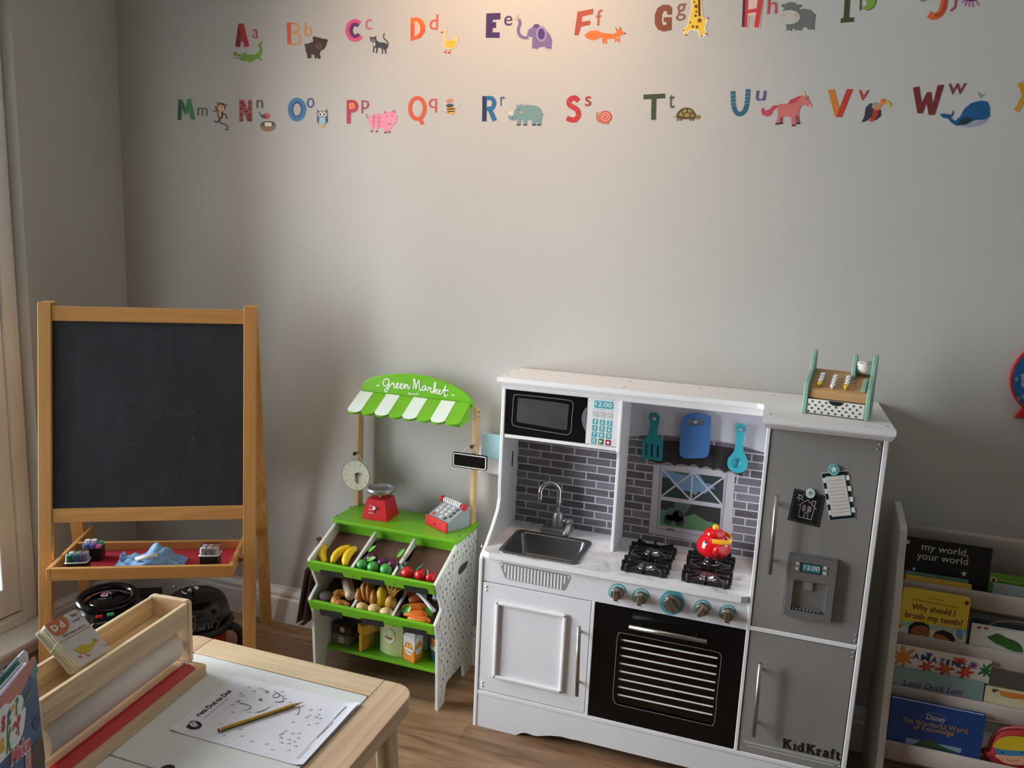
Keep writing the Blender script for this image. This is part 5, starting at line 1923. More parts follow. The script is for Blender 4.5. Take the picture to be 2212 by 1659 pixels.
sg = thing('hanging_chalk_sign', 'small blank black chalk sign hanging on the stall right post', 'toy sign', sc_)
mb = MB(sc_)
mb.prism(rrect(sx0, sz0, sx1, sz1, 0.008), (0, CF + 0.006, 0), (1, 0, 0), (0, 0, 1), 0.006, BLACKG, 0.001)
ro = rrect(sx0 + 0.003, sz0 + 0.003, sx1 - 0.003, sz1 - 0.003, 0.006)
ri = rrect(sx0 + 0.006, sz0 + 0.006, sx1 - 0.006, sz1 - 0.006, 0.004)
k = len(ro)
mb.add([(p[0], CF - 0.0005, p[1]) for p in ro] + [(p[0], CF - 0.0005, p[1]) for p in ri], [(i, (i + 1) % k, k + (i + 1) % k, k + i) for i in range(k)], SCRIPT)
mb.build('sign_panel', sg)
mb = MB(sc_)
for s_ in (-1, 1):
    mb.cyl(knobs[1] + V((s_ * 0.004, -0.002, 0.002)), V((sc_.x + s_ * 0.030, CF + 0.003, sz1 - 0.001)), 0.0011, CORDW, n=6)
mb.build('cord', sg)

# toy scales
SCR = M('scale_red', (204, 30, 38), 0.35)
b4 = [at_z(p, STT) for p in ((776, 1119), (832, 1126))]
ctr = (b4[0] + b4[1]) / 2 + V((0.008, 0.042, 0))
ctr.z = STT + 0.0008
wS = (b4[1] - b4[0]).length
sc = thing('toy_scales', 'red toy weighing scales with a silver dish on the stall counter', 'toy scales', ctr)
aS = math.atan2(b4[1].y - b4[0].y, b4[1].x - b4[0].x) - 0.10
T = Matrix.Translation(ctr) @ Matrix.Rotation(aS, 4, 'Z')
mb = MB(ctr)
hb, ht, hh = wS / 2, wS / 2 * 0.72, 0.066
vs = [T @ V((x * hb, y * hb, 0)) for x, y in ((-1, -1), (1, -1), (1, 1), (-1, 1))] + [T @ V((x * ht, y * ht, hh)) for x, y in ((-1, -1), (1, -1), (1, 1), (-1, 1))]
mb.add(vs, [(3, 2, 1, 0), (4, 5, 6, 7), (0, 1, 5, 4), (1, 2, 6, 5), (2, 3, 7, 6), (3, 0, 4, 7)], SCR)


def sf(x, z, l=0.0006):
    f = z / hh
    w0 = hb + (ht - hb) * f
    return T @ V((x, -w0 - l, z))


mb.add([sf(-0.003, 0.022), sf(0.003, 0.022), sf(0.003, 0.048), sf(-0.003, 0.048)], [(0, 1, 2, 3)], PBLACK)
for s_, z in (('0', 0.044), ('10', 0.033), ('20', 0.022)):
    w_ = 0.004 if len(s_) == 1 else 0.007
    mb.text(s_, sf(-0.018 - w_ / 2, z - 0.003, 0.001), sf(-0.018 + w_ / 2, z - 0.003, 0.001), (0, 0, 1), PWHITE)
    mb.add([sf(-0.013, z - 0.001), sf(-0.005, z - 0.001), sf(-0.005, z + 0.0005), sf(-0.013, z + 0.0005)], [(0, 1, 2, 3)], PWHITE)
mb.build('scale_body', sc)
mb = MB(ctr)
mb.cyl(sf(0, 0.040, 0), sf(-0.001, 0.040, 0.008), 0.005, PWHITE, n=14)
mb.build('slider_knob', sc)
mb = MB(ctr)
mb.cyl(ctr + V((0, 0, hh)), ctr + V((0, 0, hh + 0.018)), 0.0055, BEECH, n=14)
mb.build('stem', sc)
mb = MB(ctr)
mb.lathe([(0.034, 0), (0.044, 0.003), (0.046, 0.006), (0.0465, 0.017), (0.044, 0.019), (0.0405, 0.017), (0.039, 0.012), (0.030, 0.007), (0, 0.006)], SILVER, Matrix.Translation(ctr + V((0, 0, hh + 0.016))), 40)
mb.build('dish', sc)

# red and grey toy till
TG = M('till_grey', (150, 158, 162), 0.4, var=0.03)
A, B = at_z((922, 1131), STT), at_z((966, 1152), STT)
A.z = B.z = STT + 0.0008
e = (B - A)
wT = e.length
e.normalize()
bk = V((-e.y, e.x, 0))
tl = thing('toy_till', 'small grey and red toy till with number buttons on the stall counter', 'toy till', A)
dT = 0.092
T = frame(A, e, bk, (0, 0, 1))
mb = MB(A)
pr = [(0.002, 0), (dT, 0), (dT, 0.066), (dT - 0.016, 0.072), (dT - 0.022, 0.066), (0.002, 0.030)]
mb.prism(pr, T @ V((0.001, 0, 0)), bk, (0, 0, 1), wT - 0.002, TG, 0.001)
sa = V((0, dT - 0.024, 0.036)).normalized()
nT = V((0, -sa.z, sa.y))


def tp(u, v, l=0.0007):
    """u across 0..1, v up the sloping keyboard 0..1"""
    return T @ (V((u * wT, 0.002, 0.030)) + sa * (v * 0.076) + nT * l)


keys = [['1', '2', '3', '%'], ['4', '5', '6', '*'], ['7', '8', '9', '/'], ['C', '0', '', '+']]
ex_, ey_ = T.to_3x3() @ V((1, 0, 0)), T.to_3x3() @ sa
for r_, row in enumerate(keys):
    for c_, kx in enumerate(row):
        if not kx:
            continue
        o = tp(0.17 + 0.215 * c_ + (0.1 if kx == '+' else 0) * -1 + (0.12 if kx == '0' else 0), 0.80 - 0.205 * r_)
        dk = c_ == 3
        mb.add([o + ex_ * (0.0062 * math.cos(i * math.pi / 8)) + ey_ * (0.0062 * math.sin(i * math.pi / 8)) for i in range(16)], [tuple(range(16))], PBLACK if dk else (SCR if kx == 'C' else PWHITE))
        mb.text(kx, o - ex_ * 0.0019 - ey_ * 0.003 + (T.to_3x3() @ nT) * 0.0004, o + ex_ * 0.0019 - ey_ * 0.003 + (T.to_3x3() @ nT) * 0.0004, ey_, PWHITE if dk or kx == 'C' else SCR, 0, 0, 0.0062)
mb.build('till_body', tl)
mb = MB(A)
mb.box((-0.001, -0.006, 0.0), (wT + 0.001, 0.001, 0.033), SCR, 0.0012, T)
mb.cyl(T @ V((wT * 0.47, -0.0062, 0.015)), T @ V((wT * 0.47, -0.0068, 0.015)), 0.0035, PBLACK, n=12)
mb.build('till_drawer', tl)
mb = MB(A)
rA, rB = T @ V((-0.006, dT - 0.026, 0.072)), T @ V((wT + 0.006, dT - 0.026, 0.072))
mb.cyl(rA + ex_ * 0.01, rB - ex_ * 0.01, 0.007, PBLACK, n=14)
for i in range(9):
    mb.cyl(rA.lerp(rB, 0.13 + 0.083 * i), rA.lerp(rB, 0.185 + 0.083 * i), 0.0095, PWHITE, n=14)
mb.build('bead_counter', tl)
for a_, d_ in ((rA, 1), (rB, -1)):
    mb = MB(A)
    mb.cyl(a_, a_ + ex_ * (0.011 * d_), 0.0105, SCR, n=18)
    mb.build('end_wheel', tl)

# ------------------------------------------------------------------ easel
PX_, PY_, PZ_ = (wood('pine_' + a, (216, 164, 98), (186, 128, 66), a, 0.42, 7, 70, (202, 148, 82)) for a in 'xyz')
EO = V((-1.60289, 2.12619, 1.19438))
E1, E2, EN = V((0.88467034, 0.46611728, 0.0096475)), V((-0.08037026, 0.13209059, 0.98797404)), V((0.45923742, -0.8748067, 0.1543186))
eas = thing('easel', 'pine wooden standing easel with a black chalkboard and a red felt tray', 'easel', (0, 0, 0))
eas.matrix_world = frame(EO, E1, EN, E2)      # local: x across, y towards the room, z up the leaning frame
ZF = -1.2085                                   # where the front posts meet the floor


def ebar(name, a, b_, m, bev=0.002):
    mb = MB()
    mb.box(a, b_, m, bev)
    return mb.build(name, eas)


for x0, zz in ((-0.632, 1.2025), (-0.0215, -ZF)):
    ebar('front_post', (x0, -0.021, -zz + 0.001), (x0 + 0.0385, 0, 0.0), PZ_)
ebar('top_rail', (-0.593, -0.019, -0.057), (-0.0218, -0.003, -0.011), PX_)
ebar('bottom_rail', (-0.593, -0.019, -0.686), (-0.0218, -0.003, -0.642), PX_)


def board_mat():
    m, nt, b = new_mat('chalkboard')
    v = mapping(nt)
    f = noise(nt, v, 4.5, 4, 0.6, 1.0)
    g = noise(nt, mapping(nt, (30, 30, 6)), 1.0, 3)
    c = ramp(nt, f, [(0.35, lin((28, 33, 41))), (0.75, lin((40, 46, 55)))])
    link(nt, mixc(nt, 0.15, c, ramp(nt, g, [(0.4, lin((24, 28, 34))), (0.7, lin((66, 72, 80)))])), b.inputs['Base Color'])
    b.inputs['Roughness'].default_value = 0.62
    return m


mb = MB()
mb.box((-0.593, -0.016, -0.642), (-0.0218, -0.010, -0.057), board_mat())
bd = mb.build('chalkboard', eas)
CH = M('chalk_trace', (74, 80, 88), 0.8)
PLB = Plane(EO + EN * -0.010, EN).crop(60, 620, 3.317)
mb = MB()
for pts, w_ in (([(352, 600), (345, 640), (338, 710)], 3), ([(690, 790), (740, 812), (800, 800), (850, 770), (900, 740)], 2.4), ([(800, 805), (840, 850), (870, 872)], 2.4),
                ([(1000, 870), (1060, 915), (1130, 920), (1180, 900), (1215, 875)], 3), ([(1000, 870), (965, 820), (990, 760), (1050, 728), (1090, 735)], 1.8), ([(1060, 1358), (1072, 1340), (1070, 1320)], 3.4),
                ([(720, 1130), (770, 1132), (815, 1140)], 3), ([(1455, 905), (1462, 888)], 3), ([(1170, 1110), (1185, 1090), (1178, 1060)], 6), ([(640, 1300), (680, 1240), (760, 1200)], 1.6), ([(820, 1330), (870, 1250), (960, 1215)], 1.6),
                ([(1150, 740), (1210, 705), (1250, 740), (1250, 820), (1220, 878)], 1.6)):
    mb.stroke(PLB, pts, w_, CH, 0.0004, True)
inv = frame(EO, E1, EN, E2).inverted()
mb.v = [inv @ p for p in mb.v]
mb.build('chalk_marks', bd)
# rear legs (splayed back from the top) with their own rails
RL = V((0, -0.385, -1.149)) - V((0, -0.034, -0.004))
for x0 in (-0.632, -0.0215):
    mb = MB()
    top = V((x0 + 0.01925, -0.033, 0.004))
    foot = V((x0 + 0.01925, -0.385, -1.149 if x0 > -0.3 else -1.143))
    mb.bar(top, foot, 0.0385, 0.021, PZ_, (1, 0, 0), 0.002)
    mb.build('rear_leg', eas)
mb = MB()
mb.bar((-0.593, -0.0405, -0.03), (-0.0218, -0.0405, -0.03), 0.040, 0.014, PX_, RL, 0.002)
mb.build('rear_top_rail', eas)
mb = MB()
mb.prism([(0, 0), (0.571, 0), (0.571, 0.60), (0, 0.60)], V((-0.593, -0.046, -0.052)), (1, 0, 0), RL.normalized(), 0.005, M('white_board_back', (206, 204, 198), 0.4))
mb.build('rear_board', eas)
# tray: level frame between the legs
nh = V((EN.x, EN.y, 0)).normalized()


def WT(a, d, z):
    """a across the easel, d forwards from the leaning frame at its height, z above the floor"""
    b_ = (z - EO.z - a * E1.z) / E2.z
    z405 = (0.385 - EO.z - a * E1.z) / E2.z
    base = EO + E1 * a + E2 * z405
    return V((base.x, base.y, z)) + nh * d


def tbox(mb, a0, a1, d0, d1, z0, z1, m, bev=0.002):
    o = WT(a0, d0, 0)
    ex = (WT(a1, d0, 0) - o)
    L = ex.length
    ex = V((ex.x, ex.y, 0)).normalized()
    ey = V((-ex.y, ex.x, 0))
    T = frame((o.x, o.y, 0), ex, ey, (0, 0, 1))
    D = d1 - d0
    mb.box((0, -D, z0), (L, 0, z1), m, bev, inv @ T)


TZ0, TZ1 = 0.366, 0.405
tr = None
mb = MB()
tbox(mb, -0.562, -0.050, -0.135, 0.072, TZ0 + 0.006, TZ0 + 0.012, M('red_felt', (168, 24, 40), 0.95, var=0.12, vs=60, bmp=0.3, bs_=500))
tr = mb.build('tray_felt', eas)
for nm, ar in (('tray_front', (-0.562, -0.050, 0.072, 0.087)), ('tray_back', (-0.562, -0.050, -0.135, -0.120))):
    mb = MB()
    tbox(mb, ar[0], ar[1], ar[2], ar[3], TZ0, TZ1, PX_)
    mb.build(nm, eas)
for a0 in (-0.576, -0.0505):
    mb = MB()
    tbox(mb, a0, a0 + 0.0135, -0.285, 0.087, TZ0, TZ1, PY_)
    mb.build('tray_side', eas)
mb = MB()
for a0, a1 in ((-0.037, -0.0205), (-0.593, -0.576)):
    p, q = inv @ WT(a0, -0.010, 0.383), inv @ WT(a1, -0.010, 0.383)
    mb.cyl(p, q, 0.005, M('red_plastic', (150, 20, 34), 0.4), n=12)
    mb.cyl(p, p.lerp(q, 0.25), 0.008, M('red_plastic', (150, 20, 34), 0.4), n=12)
mb.build('tray_peg', eas)

# things on the tray
TF = TZ0 + 0.0125
LIDC = glass('clear_lid', (0.93, 0.94, 0.95), 0.05)
ANG = math.degrees(math.atan2(E1.y, E1.x))


def chalk_box(lab, a, d, ang, h0, hc, cols, lid, w_=0.056, dp=0.044, nm='chalk_box', grp='chalk boxes on the tray'):
    o = WT(a, d, TF)
    t = thing(nm, lab, 'chalk box', o, grp)
    T = Matrix.Translation(o) @ Matrix.Rotation(math.radians(ANG + ang), 4, 'Z')
    mb = MB(o)
    BB = M('chalk_box_black', (16, 15, 17), 0.4, var=0.1)
    mb.box((-w_ / 2, -dp / 2, 0), (w_ / 2, dp / 2, h0), BB, 0.003, T)
    mb.build('box_base', t)
    nx = 3
    for j in range(2):
        for i in range(nx):
            rgb, dz = cols[j * 3 + i]
            if rgb is None:
                continue
            mb = MB(o)
            mm = M('chalk_%d_%d_%d' % rgb, rgb, 0.7, var=0.03)
            x, y = -w_ / 2 + w_ * (i + 0.5) / nx, -dp / 2 + dp * (j + 0.5) / 2
            mb.prism([(x + p[0], y + p[1]) for p in rrect(-0.0078, -0.0085, 0.0078, 0.0085, 0.0035, 3)], T @ V((0, 0, h0 * 0.6)), T.to_3x3() @ V((1, 0, 0)), T.to_3x3() @ V((0, 1, 0)), h0 * 0.4 + hc + dz - 0.004, mm, 0.0016)
            mb.v = [V(p) for p in mb.v]
            mb.build('chalk', t)
    if lid:
        mb = MB(o)
        r = [rrect(-w_ / 2 - 0.003, -dp / 2 - 0.003, w_ / 2 + 0.003, dp / 2 + 0.003, 0.008, 3), rrect(-w_ / 2 - 0.001, -dp / 2 - 0.001, w_ / 2 + 0.001, dp / 2 + 0.001, 0.007, 3),
             rrect(-w_ / 2 + 0.001, -dp / 2 + 0.001, w_ / 2 - 0.001, dp / 2 - 0.001, 0.007, 3), rrect(-w_ / 2 + 0.005, -dp / 2 + 0.005, w_ / 2 - 0.005, dp / 2 - 0.005, 0.005, 3)]
        zz = [h0 - 0.001, h0 + 0.002, h0 + hc - 0.001, h0 + hc + 0.003]
        rows = [[T @ V((p[0], p[1], z)) for p in rr] for rr, z in zip(r, zz)]
        k = len(rows[0])
        for i, (p, q) in enumerate(zip(rows, rows[1:])):
            mb.add(p + q, [(j, (j + 1) % k, k + (j + 1) % k, k + j) for j in range(k)], M('lid_rim', (226, 228, 230), 0.3) if i == 0 else LIDC, True)
        mb.add(rows[-1], [tuple(range(k))], LIDC)
        mb.build('clear_lid', t)


W_ = (232, 230, 226)
chalk_box('black chalk box, clear lid over green, blue and lilac chalks', -0.505, 0.030, 4, 0.030, 0.026, [((96, 168, 128), 0), ((104, 164, 208), 0), ((156, 134, 200), 0), (W_, 0), (W_, 0), (W_, 0)], True, 0.060, 0.044)
chalk_box('open black box of chunky chalks, pink and green ones sticking up', -0.488, -0.052, 2, 0.042, 0.012, [((82, 128, 190), 0.004), ((120, 84, 180), 0.004), ((214, 92, 140), 0.0), (W_, 0.010), (W_, 0.010), ((86, 176, 138), 0.004)], False, 0.056, 0.046)
chalk_box('tall black chalk box, clear lid over white chalks, alone at the right', -0.1145, 0.030, -2, 0.046, 0.026, [(W_, 0), (W_, 0), (W_, 0), ((206, 184, 222), 0), ((238, 204, 170), 0), ((226, 150, 160), 0)], True, 0.056, 0.046)


def cloth_mesh():
    """a crumpled folded cloth: grid with folds"""
    mb = MB()
    m = M('blue_cloth', (128, 168, 208), 0.95, var=0.10, vs=80, bmp=0.6, bs_=700)
    nu, nv = 40, 16
    vs = []
    for i in range(nu + 1):
        for j in range(nv + 1):
            u, v = i / nu, j / nv
            a = -0.402 + 0.205 * u
            d = -0.032 + 0.085 * v - 0.015 * math.sin(u * 7 + v * 2)
            peak = 0.050 * math.exp(-((u - 0.56) / 0.13) ** 2) * (1 - v) ** 1.2 + 0.030 * math.exp(-((u - 0.74) / 0.10) ** 2 - ((v - 0.35) / 0.3) ** 2)
            z = 0.010 + 0.012 * math.sin(math.pi * u) + peak + 0.004 * math.sin(u * 31 + v * 9) * math.sin(v * 7) + 0.004 * math.sin(u * 17 - v * 15) + 0.010 * math.exp(-(u / 0.05) ** 2) * (1 - v)
            edge = min(u, 1 - u, v, 1 - v)
            z *= min(1, 0.35 + edge * 9)
            vs.append(WT(a, d, TF + max(0.0015, z)))
    fs = [(i * (nv + 1) + j, (i + 1) * (nv + 1) + j, (i + 1) * (nv + 1) + j + 1, i * (nv + 1) + j + 1) for i in range(nu) for j in range(nv)]
    mb.add(vs, fs, m, True)
    b = [WT(-0.402 + 0.205 * i / nu, -0.03 + 0.08 * (j / nv), TF + 0.0005) for i, j in ((0, 0), (nu, 0), (nu, nv), (0, nv))]
    mb.add(b, [(0, 1, 2, 3)], m)
    mb.tube([WT(-0.392, 0.0, TF + 0.012), WT(-0.390, -0.01, TF + 0.028), WT(-0.383, -0.012, TF + 0.036), WT(-0.378, -0.006, TF + 0.022)], [0.004, 0.005, 0.005, 0.003], m, 8)
    return mb


mb = cloth_mesh()
mb.org = WT(-0.3, 0.02, TF)
tag(mb.build('blue_cloth'), 'crumpled light blue cloth lying on the red felt of the easel tray', 'cloth')
mb = MB(WT(-0.29, 0.03, TF + 0.04))
mb.cyl(WT(-0.335, 0.040, TF + 0.033), WT(-0.272, 0.030, TF + 0.043), 0.0065, M('white_chalk', (236, 235, 230), 0.8, var=0.02), n=18)
tag(mb.build('chalk_stick'), 'thick white stick of chalk resting on the blue cloth', 'chalk')

# ------------------------------------------------------------------ toy vacuum cleaners under the easel
VB = M('vacuum_black', (18, 19, 22), 0.16, var=0.1, spec=0.6)
VM = M('vacuum_black_matt', (24, 25, 28), 0.4, var=0.1)
VR = M('vacuum_red', (178, 26, 30), 0.35)
VG = M('button_green', (60, 196, 130), 0.4)


def vacuum(c, lab, dome_r, zt, kind):
    t = thing('toy_vacuum', lab, 'toy vacuum cleaner', (c.x, c.y, 0))
    T = Matrix.Translation((c.x, c.y, 0))
    mb = MB((c.x, c.y, 0))
    mb.lathe([(dome_r * 0.80, 0.012), (dome_r * 0.86, 0.03), (dome_r * 0.88, zt * 0.5), (dome_r * 0.86, zt * 0.52)], VR, T, 40)
    mb.build('drum', t)
    mb = MB((c.x, c.y, 0))
    mb.lathe([(dome_r * 0.86, zt * 0.46), (dome_r * 1.04, zt * 0.48), (dome_r * 1.10, zt * 0.53), (dome_r * 1.06, zt * 0.58), (dome_r * 0.98, zt * 0.60)], VM, T, 40)
    mb.build('rim', t)
    mb = MB((c.x, c.y, 0))
    z0 = zt * 0.60
    mb.lathe([(dome_r * 0.98, z0), (dome_r * 0.97, z0 + (zt - z0) * 0.35), (dome_r * 0.92, z0 + (zt - z0) * 0.62), (dome_r * 0.82, z0 + (zt - z0) * 0.85), (dome_r * 0.66, z0 + (zt - z0) * 0.97), (dome_r * 0.56, zt), (dome_r * 0.54, zt - 0.002), (dome_r * 0.52, zt), (0, zt + 0.001)], VB, T, 48)
    dm = mb.build('dome', t)
    return t, T, dm


hc = at_z((421, 1283), 0.222)
hen, T, dm = vacuum(hc, 'black domed toy vacuum cleaner with a red drum, behind the easel right post', 0.112, 0.222, 0)
mb = MB((hc.x, hc.y, 0))
ztop = 0.2235
PH = Plane((0, 0, ztop), (0, 0, 1)).crop(340, 1230, 8.733)
for pts in ([(462, 405), (500, 435), (556, 448), (552, 466), (500, 460), (450, 424)], [(575, 380), (600, 372), (632, 345), (640, 358), (615, 395), (600, 415), (570, 405)], [(672, 330), (700, 325), (760, 322), (785, 350), (740, 385), (715, 378), (730, 355), (690, 348)]):
    mb.flat(PH, pts, PWHITE, 0.0004)
mb.build('lid_print', dm)
mb = MB((hc.x, hc.y, 0))
kc = PH((665, 455))
mb.cyl(kc, kc + V((0, 0, 0.016)), 0.0062, VM, n=14)
mb.build('cord_winder', hen)
mb = MB((hc.x, hc.y, 0))
# name lettering wrapped round the front of the dome
vs, fs = glyphs('Henry', 0.03, 0.18)
x0, x1 = min(v.x for v in vs), max(v.x for v in vs)
TA = hc
base_px = at_y((412, 1350), 2.0)
camdir = math.atan2(-hc.y, -hc.x)
aL, aR = camdir - math.radians(22), camdir + math.radians(52)


def wrap(grow, mat, r, bold):
    vv, ff = glyphs('Henry', bold, 0.18)
    xa, xb = min(v.x for v in vv), max(v.x for v in vv)
    out = []
    for v in vv:
        f = (v.x - xa) / (xb - xa)
        ang = aL + (aR - aL) * f
        out.append(V((hc.x + r * math.cos(ang), hc.y + r * math.sin(ang), 0.142 + v.y * 0.040)))
    mb.add(out, ff, mat)


wrap(0, M('outline_silver', (150, 152, 154), 0.4), 0.1105, 0.045)
wrap(0, VB, 0.1112, 0.015)
mb.build('name_print', dm)
mb = MB((hc.x, hc.y, 0))
hx = V((RT.x, RT.y, 0)).normalized()
hs = hc + hx * 0.10
P = smooth_line([V((hs.x, hs.y, 0.108)), V((hs.x, hs.y, 0.110)) + hx * 0.03, V((hs.x, hs.y, 0.085)) + hx * 0.052, V((hs.x, hs.y, 0.045)) + hx * 0.05, V((hs.x, hs.y, 0.016)) + hx * 0.02, V((hs.x, hs.y, 0.014)) - hx * 0.06 + V((0, -0.05, 0))], 5, False)
mb.tube(P, [0.0125 * (1 + 0.06 * (i % 2)) for i in range(len(P))], VM, 12)
mb.build('hose', hen)
mb = MB((hc.x, hc.y, 0))
e = at_z((378, 1267), 0.205)
mb.ball((e.x, e.y, 0.205), 0.006, VG, nu=12, nv=8)
mb.build('green_button', hen)

lc = at_z((232, 1289), 0.222)
vl, T, dm = vacuum(lc, 'glossy black toy vacuum cleaner with ring handle, red and green buttons', 0.118, 0.205, 1)
mb = MB((lc.x, lc.y, 0))
cd_ = V((-lc.x, -lc.y, 0)).normalized()
sd = V((-cd_.y, cd_.x, 0))
rg = [V((lc.x, lc.y, 0.218)) + cd_ * (0.066 * math.cos(i * math.pi / 20)) + sd * (0.082 * math.sin(i * math.pi / 20)) + V((0, 0, -0.012 * math.cos(i * math.pi / 20))) for i in range(40)]
mb.tube(rg, 0.0125, VB, 12, True)
mb.build('ring_handle', vl)
mb = MB((lc.x, lc.y, 0))
mb.lathe([(0.060, 0.19), (0.060, 0.214), (0.052, 0.218), (0.0, 0.219)], VB, T, 36)
mb.build('lid', vl)
mb = MB((lc.x, lc.y, 0))
PL_ = Plane((0, 0, 0.2192), (0, 0, 1)).crop(120, 1240, 10.055)
PKB = M('badge_pink', (226, 160, 186), 0.5)
mb.flat(PL_, [(970, 470), (1000, 420), (1060, 385), (1130, 375), (1190, 385), (1150, 430), (1130, 480), (1060, 495), (985, 490)], PKB, 0.0004)
mb.stroke(PL_, [(1040, 475), (1090, 430), (1130, 385)], 9, VB, 0.0008)
mb.stroke(PL_, [(985, 452), (1030, 446)], 9, VB, 0.0008)
mb.stroke(PL_, [(920, 540), (1010, 545), (1110, 528)], 12, M('outline_silver', (150, 152, 154), 0.4), 0.0006)
mb.build('badge', vl)
mb = MB((lc.x, lc.y, 0))
kc = PL_((1245, 460))
mb.cyl(kc, kc + V((0, 0, 0.013)), 0.008, VM, n=14)
mb.build('cord_winder', vl)
mb = MB((lc.x, lc.y, 0))
mb.prism([(-0.040, 0.10), (0.050, 0.10), (0.050, 0.195), (-0.040, 0.195)], V((lc.x, lc.y, 0)) + cd_ * 0.09, sd, (0, 0, 1), 0.034, VB, 0.006)
mb.build('front_housing', vl)
for nm, px, m in (('red_button', (214, 1332), M('button_red', (214, 44, 52), 0.4)), ('green_button', (239, 1327), VG)):
    p = Plane(V((lc.x, lc.y, 0)) + cd_ * 0.1245, cd_)((px[0], px[1]))
    mb = MB((lc.x, lc.y, 0))
    mb.bar(p - sd * 0.010, p + sd * 0.010, 0.008, 0.008, m, (0, 0, 1), 0.0015)
    mb.build(nm, vl)
p = at_z((325, 1276), 0.08)
mb = MB((p.x, p.y, 0))
mb.box((-0.06, -0.03, 0.0), (0.035, 0.03, 0.08), M('dark_brown_card', (52, 42, 38), 0.7), 0.003, Matrix.Translation((p.x, p.y, 0)) @ Matrix.Rotation(0.5, 4, 'Z'))
tag(mb.build('dark_box'), 'small dark brown box on the floor behind the two toy vacuum cleaners', 'box')

# ------------------------------------------------------------------ children's table
TB = wood('table_pale_x', (226, 202, 166), (206, 176, 134), 'x', 0.45, 8, 90)
TBY = wood('table_pale_y', (224, 196, 162), (202, 168, 130), 'y', 0.45, 8, 90, (214, 178, 146))
TBZ = wood('table_pale_z', (216, 186, 146), (196, 160, 118), 'z', 0.45, 8, 90)
tx0, tx1, ty0, ty1 = -1.264, -0.655, 0.585, 1.419
gx0_, gx1_ = -1.186, -0.734
tab = thing('childrens_table', 'pale wooden childrens table with rounded corners and white top panels', 'table', ((tx0 + tx1) / 2, (ty0 + ty1) / 2, 0))
to = tab.location


def side_poly(x0, x1, outer_right):
    r = 0.047
    pts = []
    if outer_right:
        pts = [(x0, ty0), (x1 - r, ty0)] + [(x1 - r + r * math.sin(a), ty0 + r - r * math.cos(a)) for a in [i * math.pi / 16 for i in range(1, 8)]] + [(x1, ty0 + r), (x1, ty1 - r)] + [(x1 - r + r * math.cos(a), ty1 - r + r * math.sin(a)) for a in [i * math.pi / 16 for i in range(1, 8)]] + [(x1 - r, ty1), (x0, ty1)]
    else:
        pts = [(tx0 + tx1 - p[0], p[1]) for p in side_poly(tx0 + tx1 - x1, tx0 + tx1 - x0, True)]
    return pts


THK = 0.036
for x0, x1, rt in ((gx1_ + 0.0012, tx1, True), (tx0, gx0_ - 0.0012, False)):
    mb = MB(to)
    mb.prism(side_poly(x0, x1, rt), (0, 0, 0.48 - THK), (1, 0, 0), (0, 1, 0), THK, TBY, 0.0018)
    mb.build('side_board', tab)
for y0, y1 in ((1.352, ty1), (ty0, 0.652)):
    mb = MB(to)
    mb.box((gx0_, y0, 0.48 - THK), (gx1_, y1, 0.4799), TB, 0.0012)
    mb.build('end_board', tab)
PANELW = M('table_white_panel', (226, 229, 226), 0.35, var=0.01)
for y0, y1 in ((1.0035, 1.3495), (0.6545, 1.0005)):
    mb = MB(to)
    mb.prism(rrect(gx0_ + 0.002, y0, gx1_ - 0.003, y1, 0.006, 3), (0, 0, 0.468), (1, 0, 0), (0, 1, 0), 0.0115, PANELW, 0.001)
    if y0 > 1:
        hole = at_z((361, 1662), 0.4795)
        mb.add([V((hole.x + 0.013 * math.cos(i * math.pi / 10), hole.y + 0.013 * math.sin(i * math.pi / 10), 0.4799)) for i in range(20)], [tuple(range(20))], M('finger_hole_dark', (40, 36, 34), 0.8))
    mb.build('top_panel', tab)
mb = MB(to)
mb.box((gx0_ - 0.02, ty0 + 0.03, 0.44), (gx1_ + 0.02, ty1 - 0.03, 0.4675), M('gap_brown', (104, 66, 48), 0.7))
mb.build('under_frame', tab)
for sx, sy in ((1, 1), (1, -1), (-1, 1), (-1, -1)):
    mb = MB(to)
    cx_, cy_ = (tx1 - 0.048 if sx > 0 else tx0 + 0.048), (ty1 - 0.055 if sy > 0 else ty0 + 0.055)
    pr = rrect(-0.018, -0.027, 0.018, 0.027, 0.012, 4)
    lo = [V((cx_ + sx * 0.012 + p[0] * 0.85, cy_ + sy * 0.03 + p[1] * 0.85, 0)) for p in pr]
    hi = [V((cx_ + p[0], cy_ + p[1], 0.4405)) for p in pr]
    k = len(pr)
    mb.add(lo + hi, [(i, (i + 1) % k, k + (i + 1) % k, k + i) for i in range(k)], TBZ, True)
    mb.add(lo, [tuple(range(k))[::-1]], TBZ)
    mb.add(hi, [tuple(range(k))], TBZ)
    mb.build('leg', tab)

# worksheet and pencil
ZT = 0.4802
PAP = M('paper_white', (232, 232, 240), 0.7, var=0.01)
INKB = M('ink_black', (26, 26, 30), 0.7)
INKG = M('ink_grey', (110, 110, 116), 0.7)
PTb = Plane((0, 0, ZT + 0.0006), (0, 0, 1))
c4 = [at_z(p, ZT) for p in ((366.2, 1577.6), (510.4, 1459), (776.6, 1522.6), (654.6, 1657.6))]
mb = MB((c4[0] + c4[2]) / 2)
nu, nv = 16, 10
vs = []
for i in range(nu + 1):
    for j in range(nv + 1):
        u, v = i / nu, j / nv
        p = c4[0].lerp(c4[3], u).lerp(c4[1].lerp(c4[2], u), v)
        curl = 0.004 * max(0, 1 - (u / 0.12)) ** 2 * max(0, 1 - v / 0.5) + 0.006 * max(0, (u - 0.93) / 0.07) ** 1.5
        vs.append(V((p.x, p.y, ZT + 0.0004 + curl)))
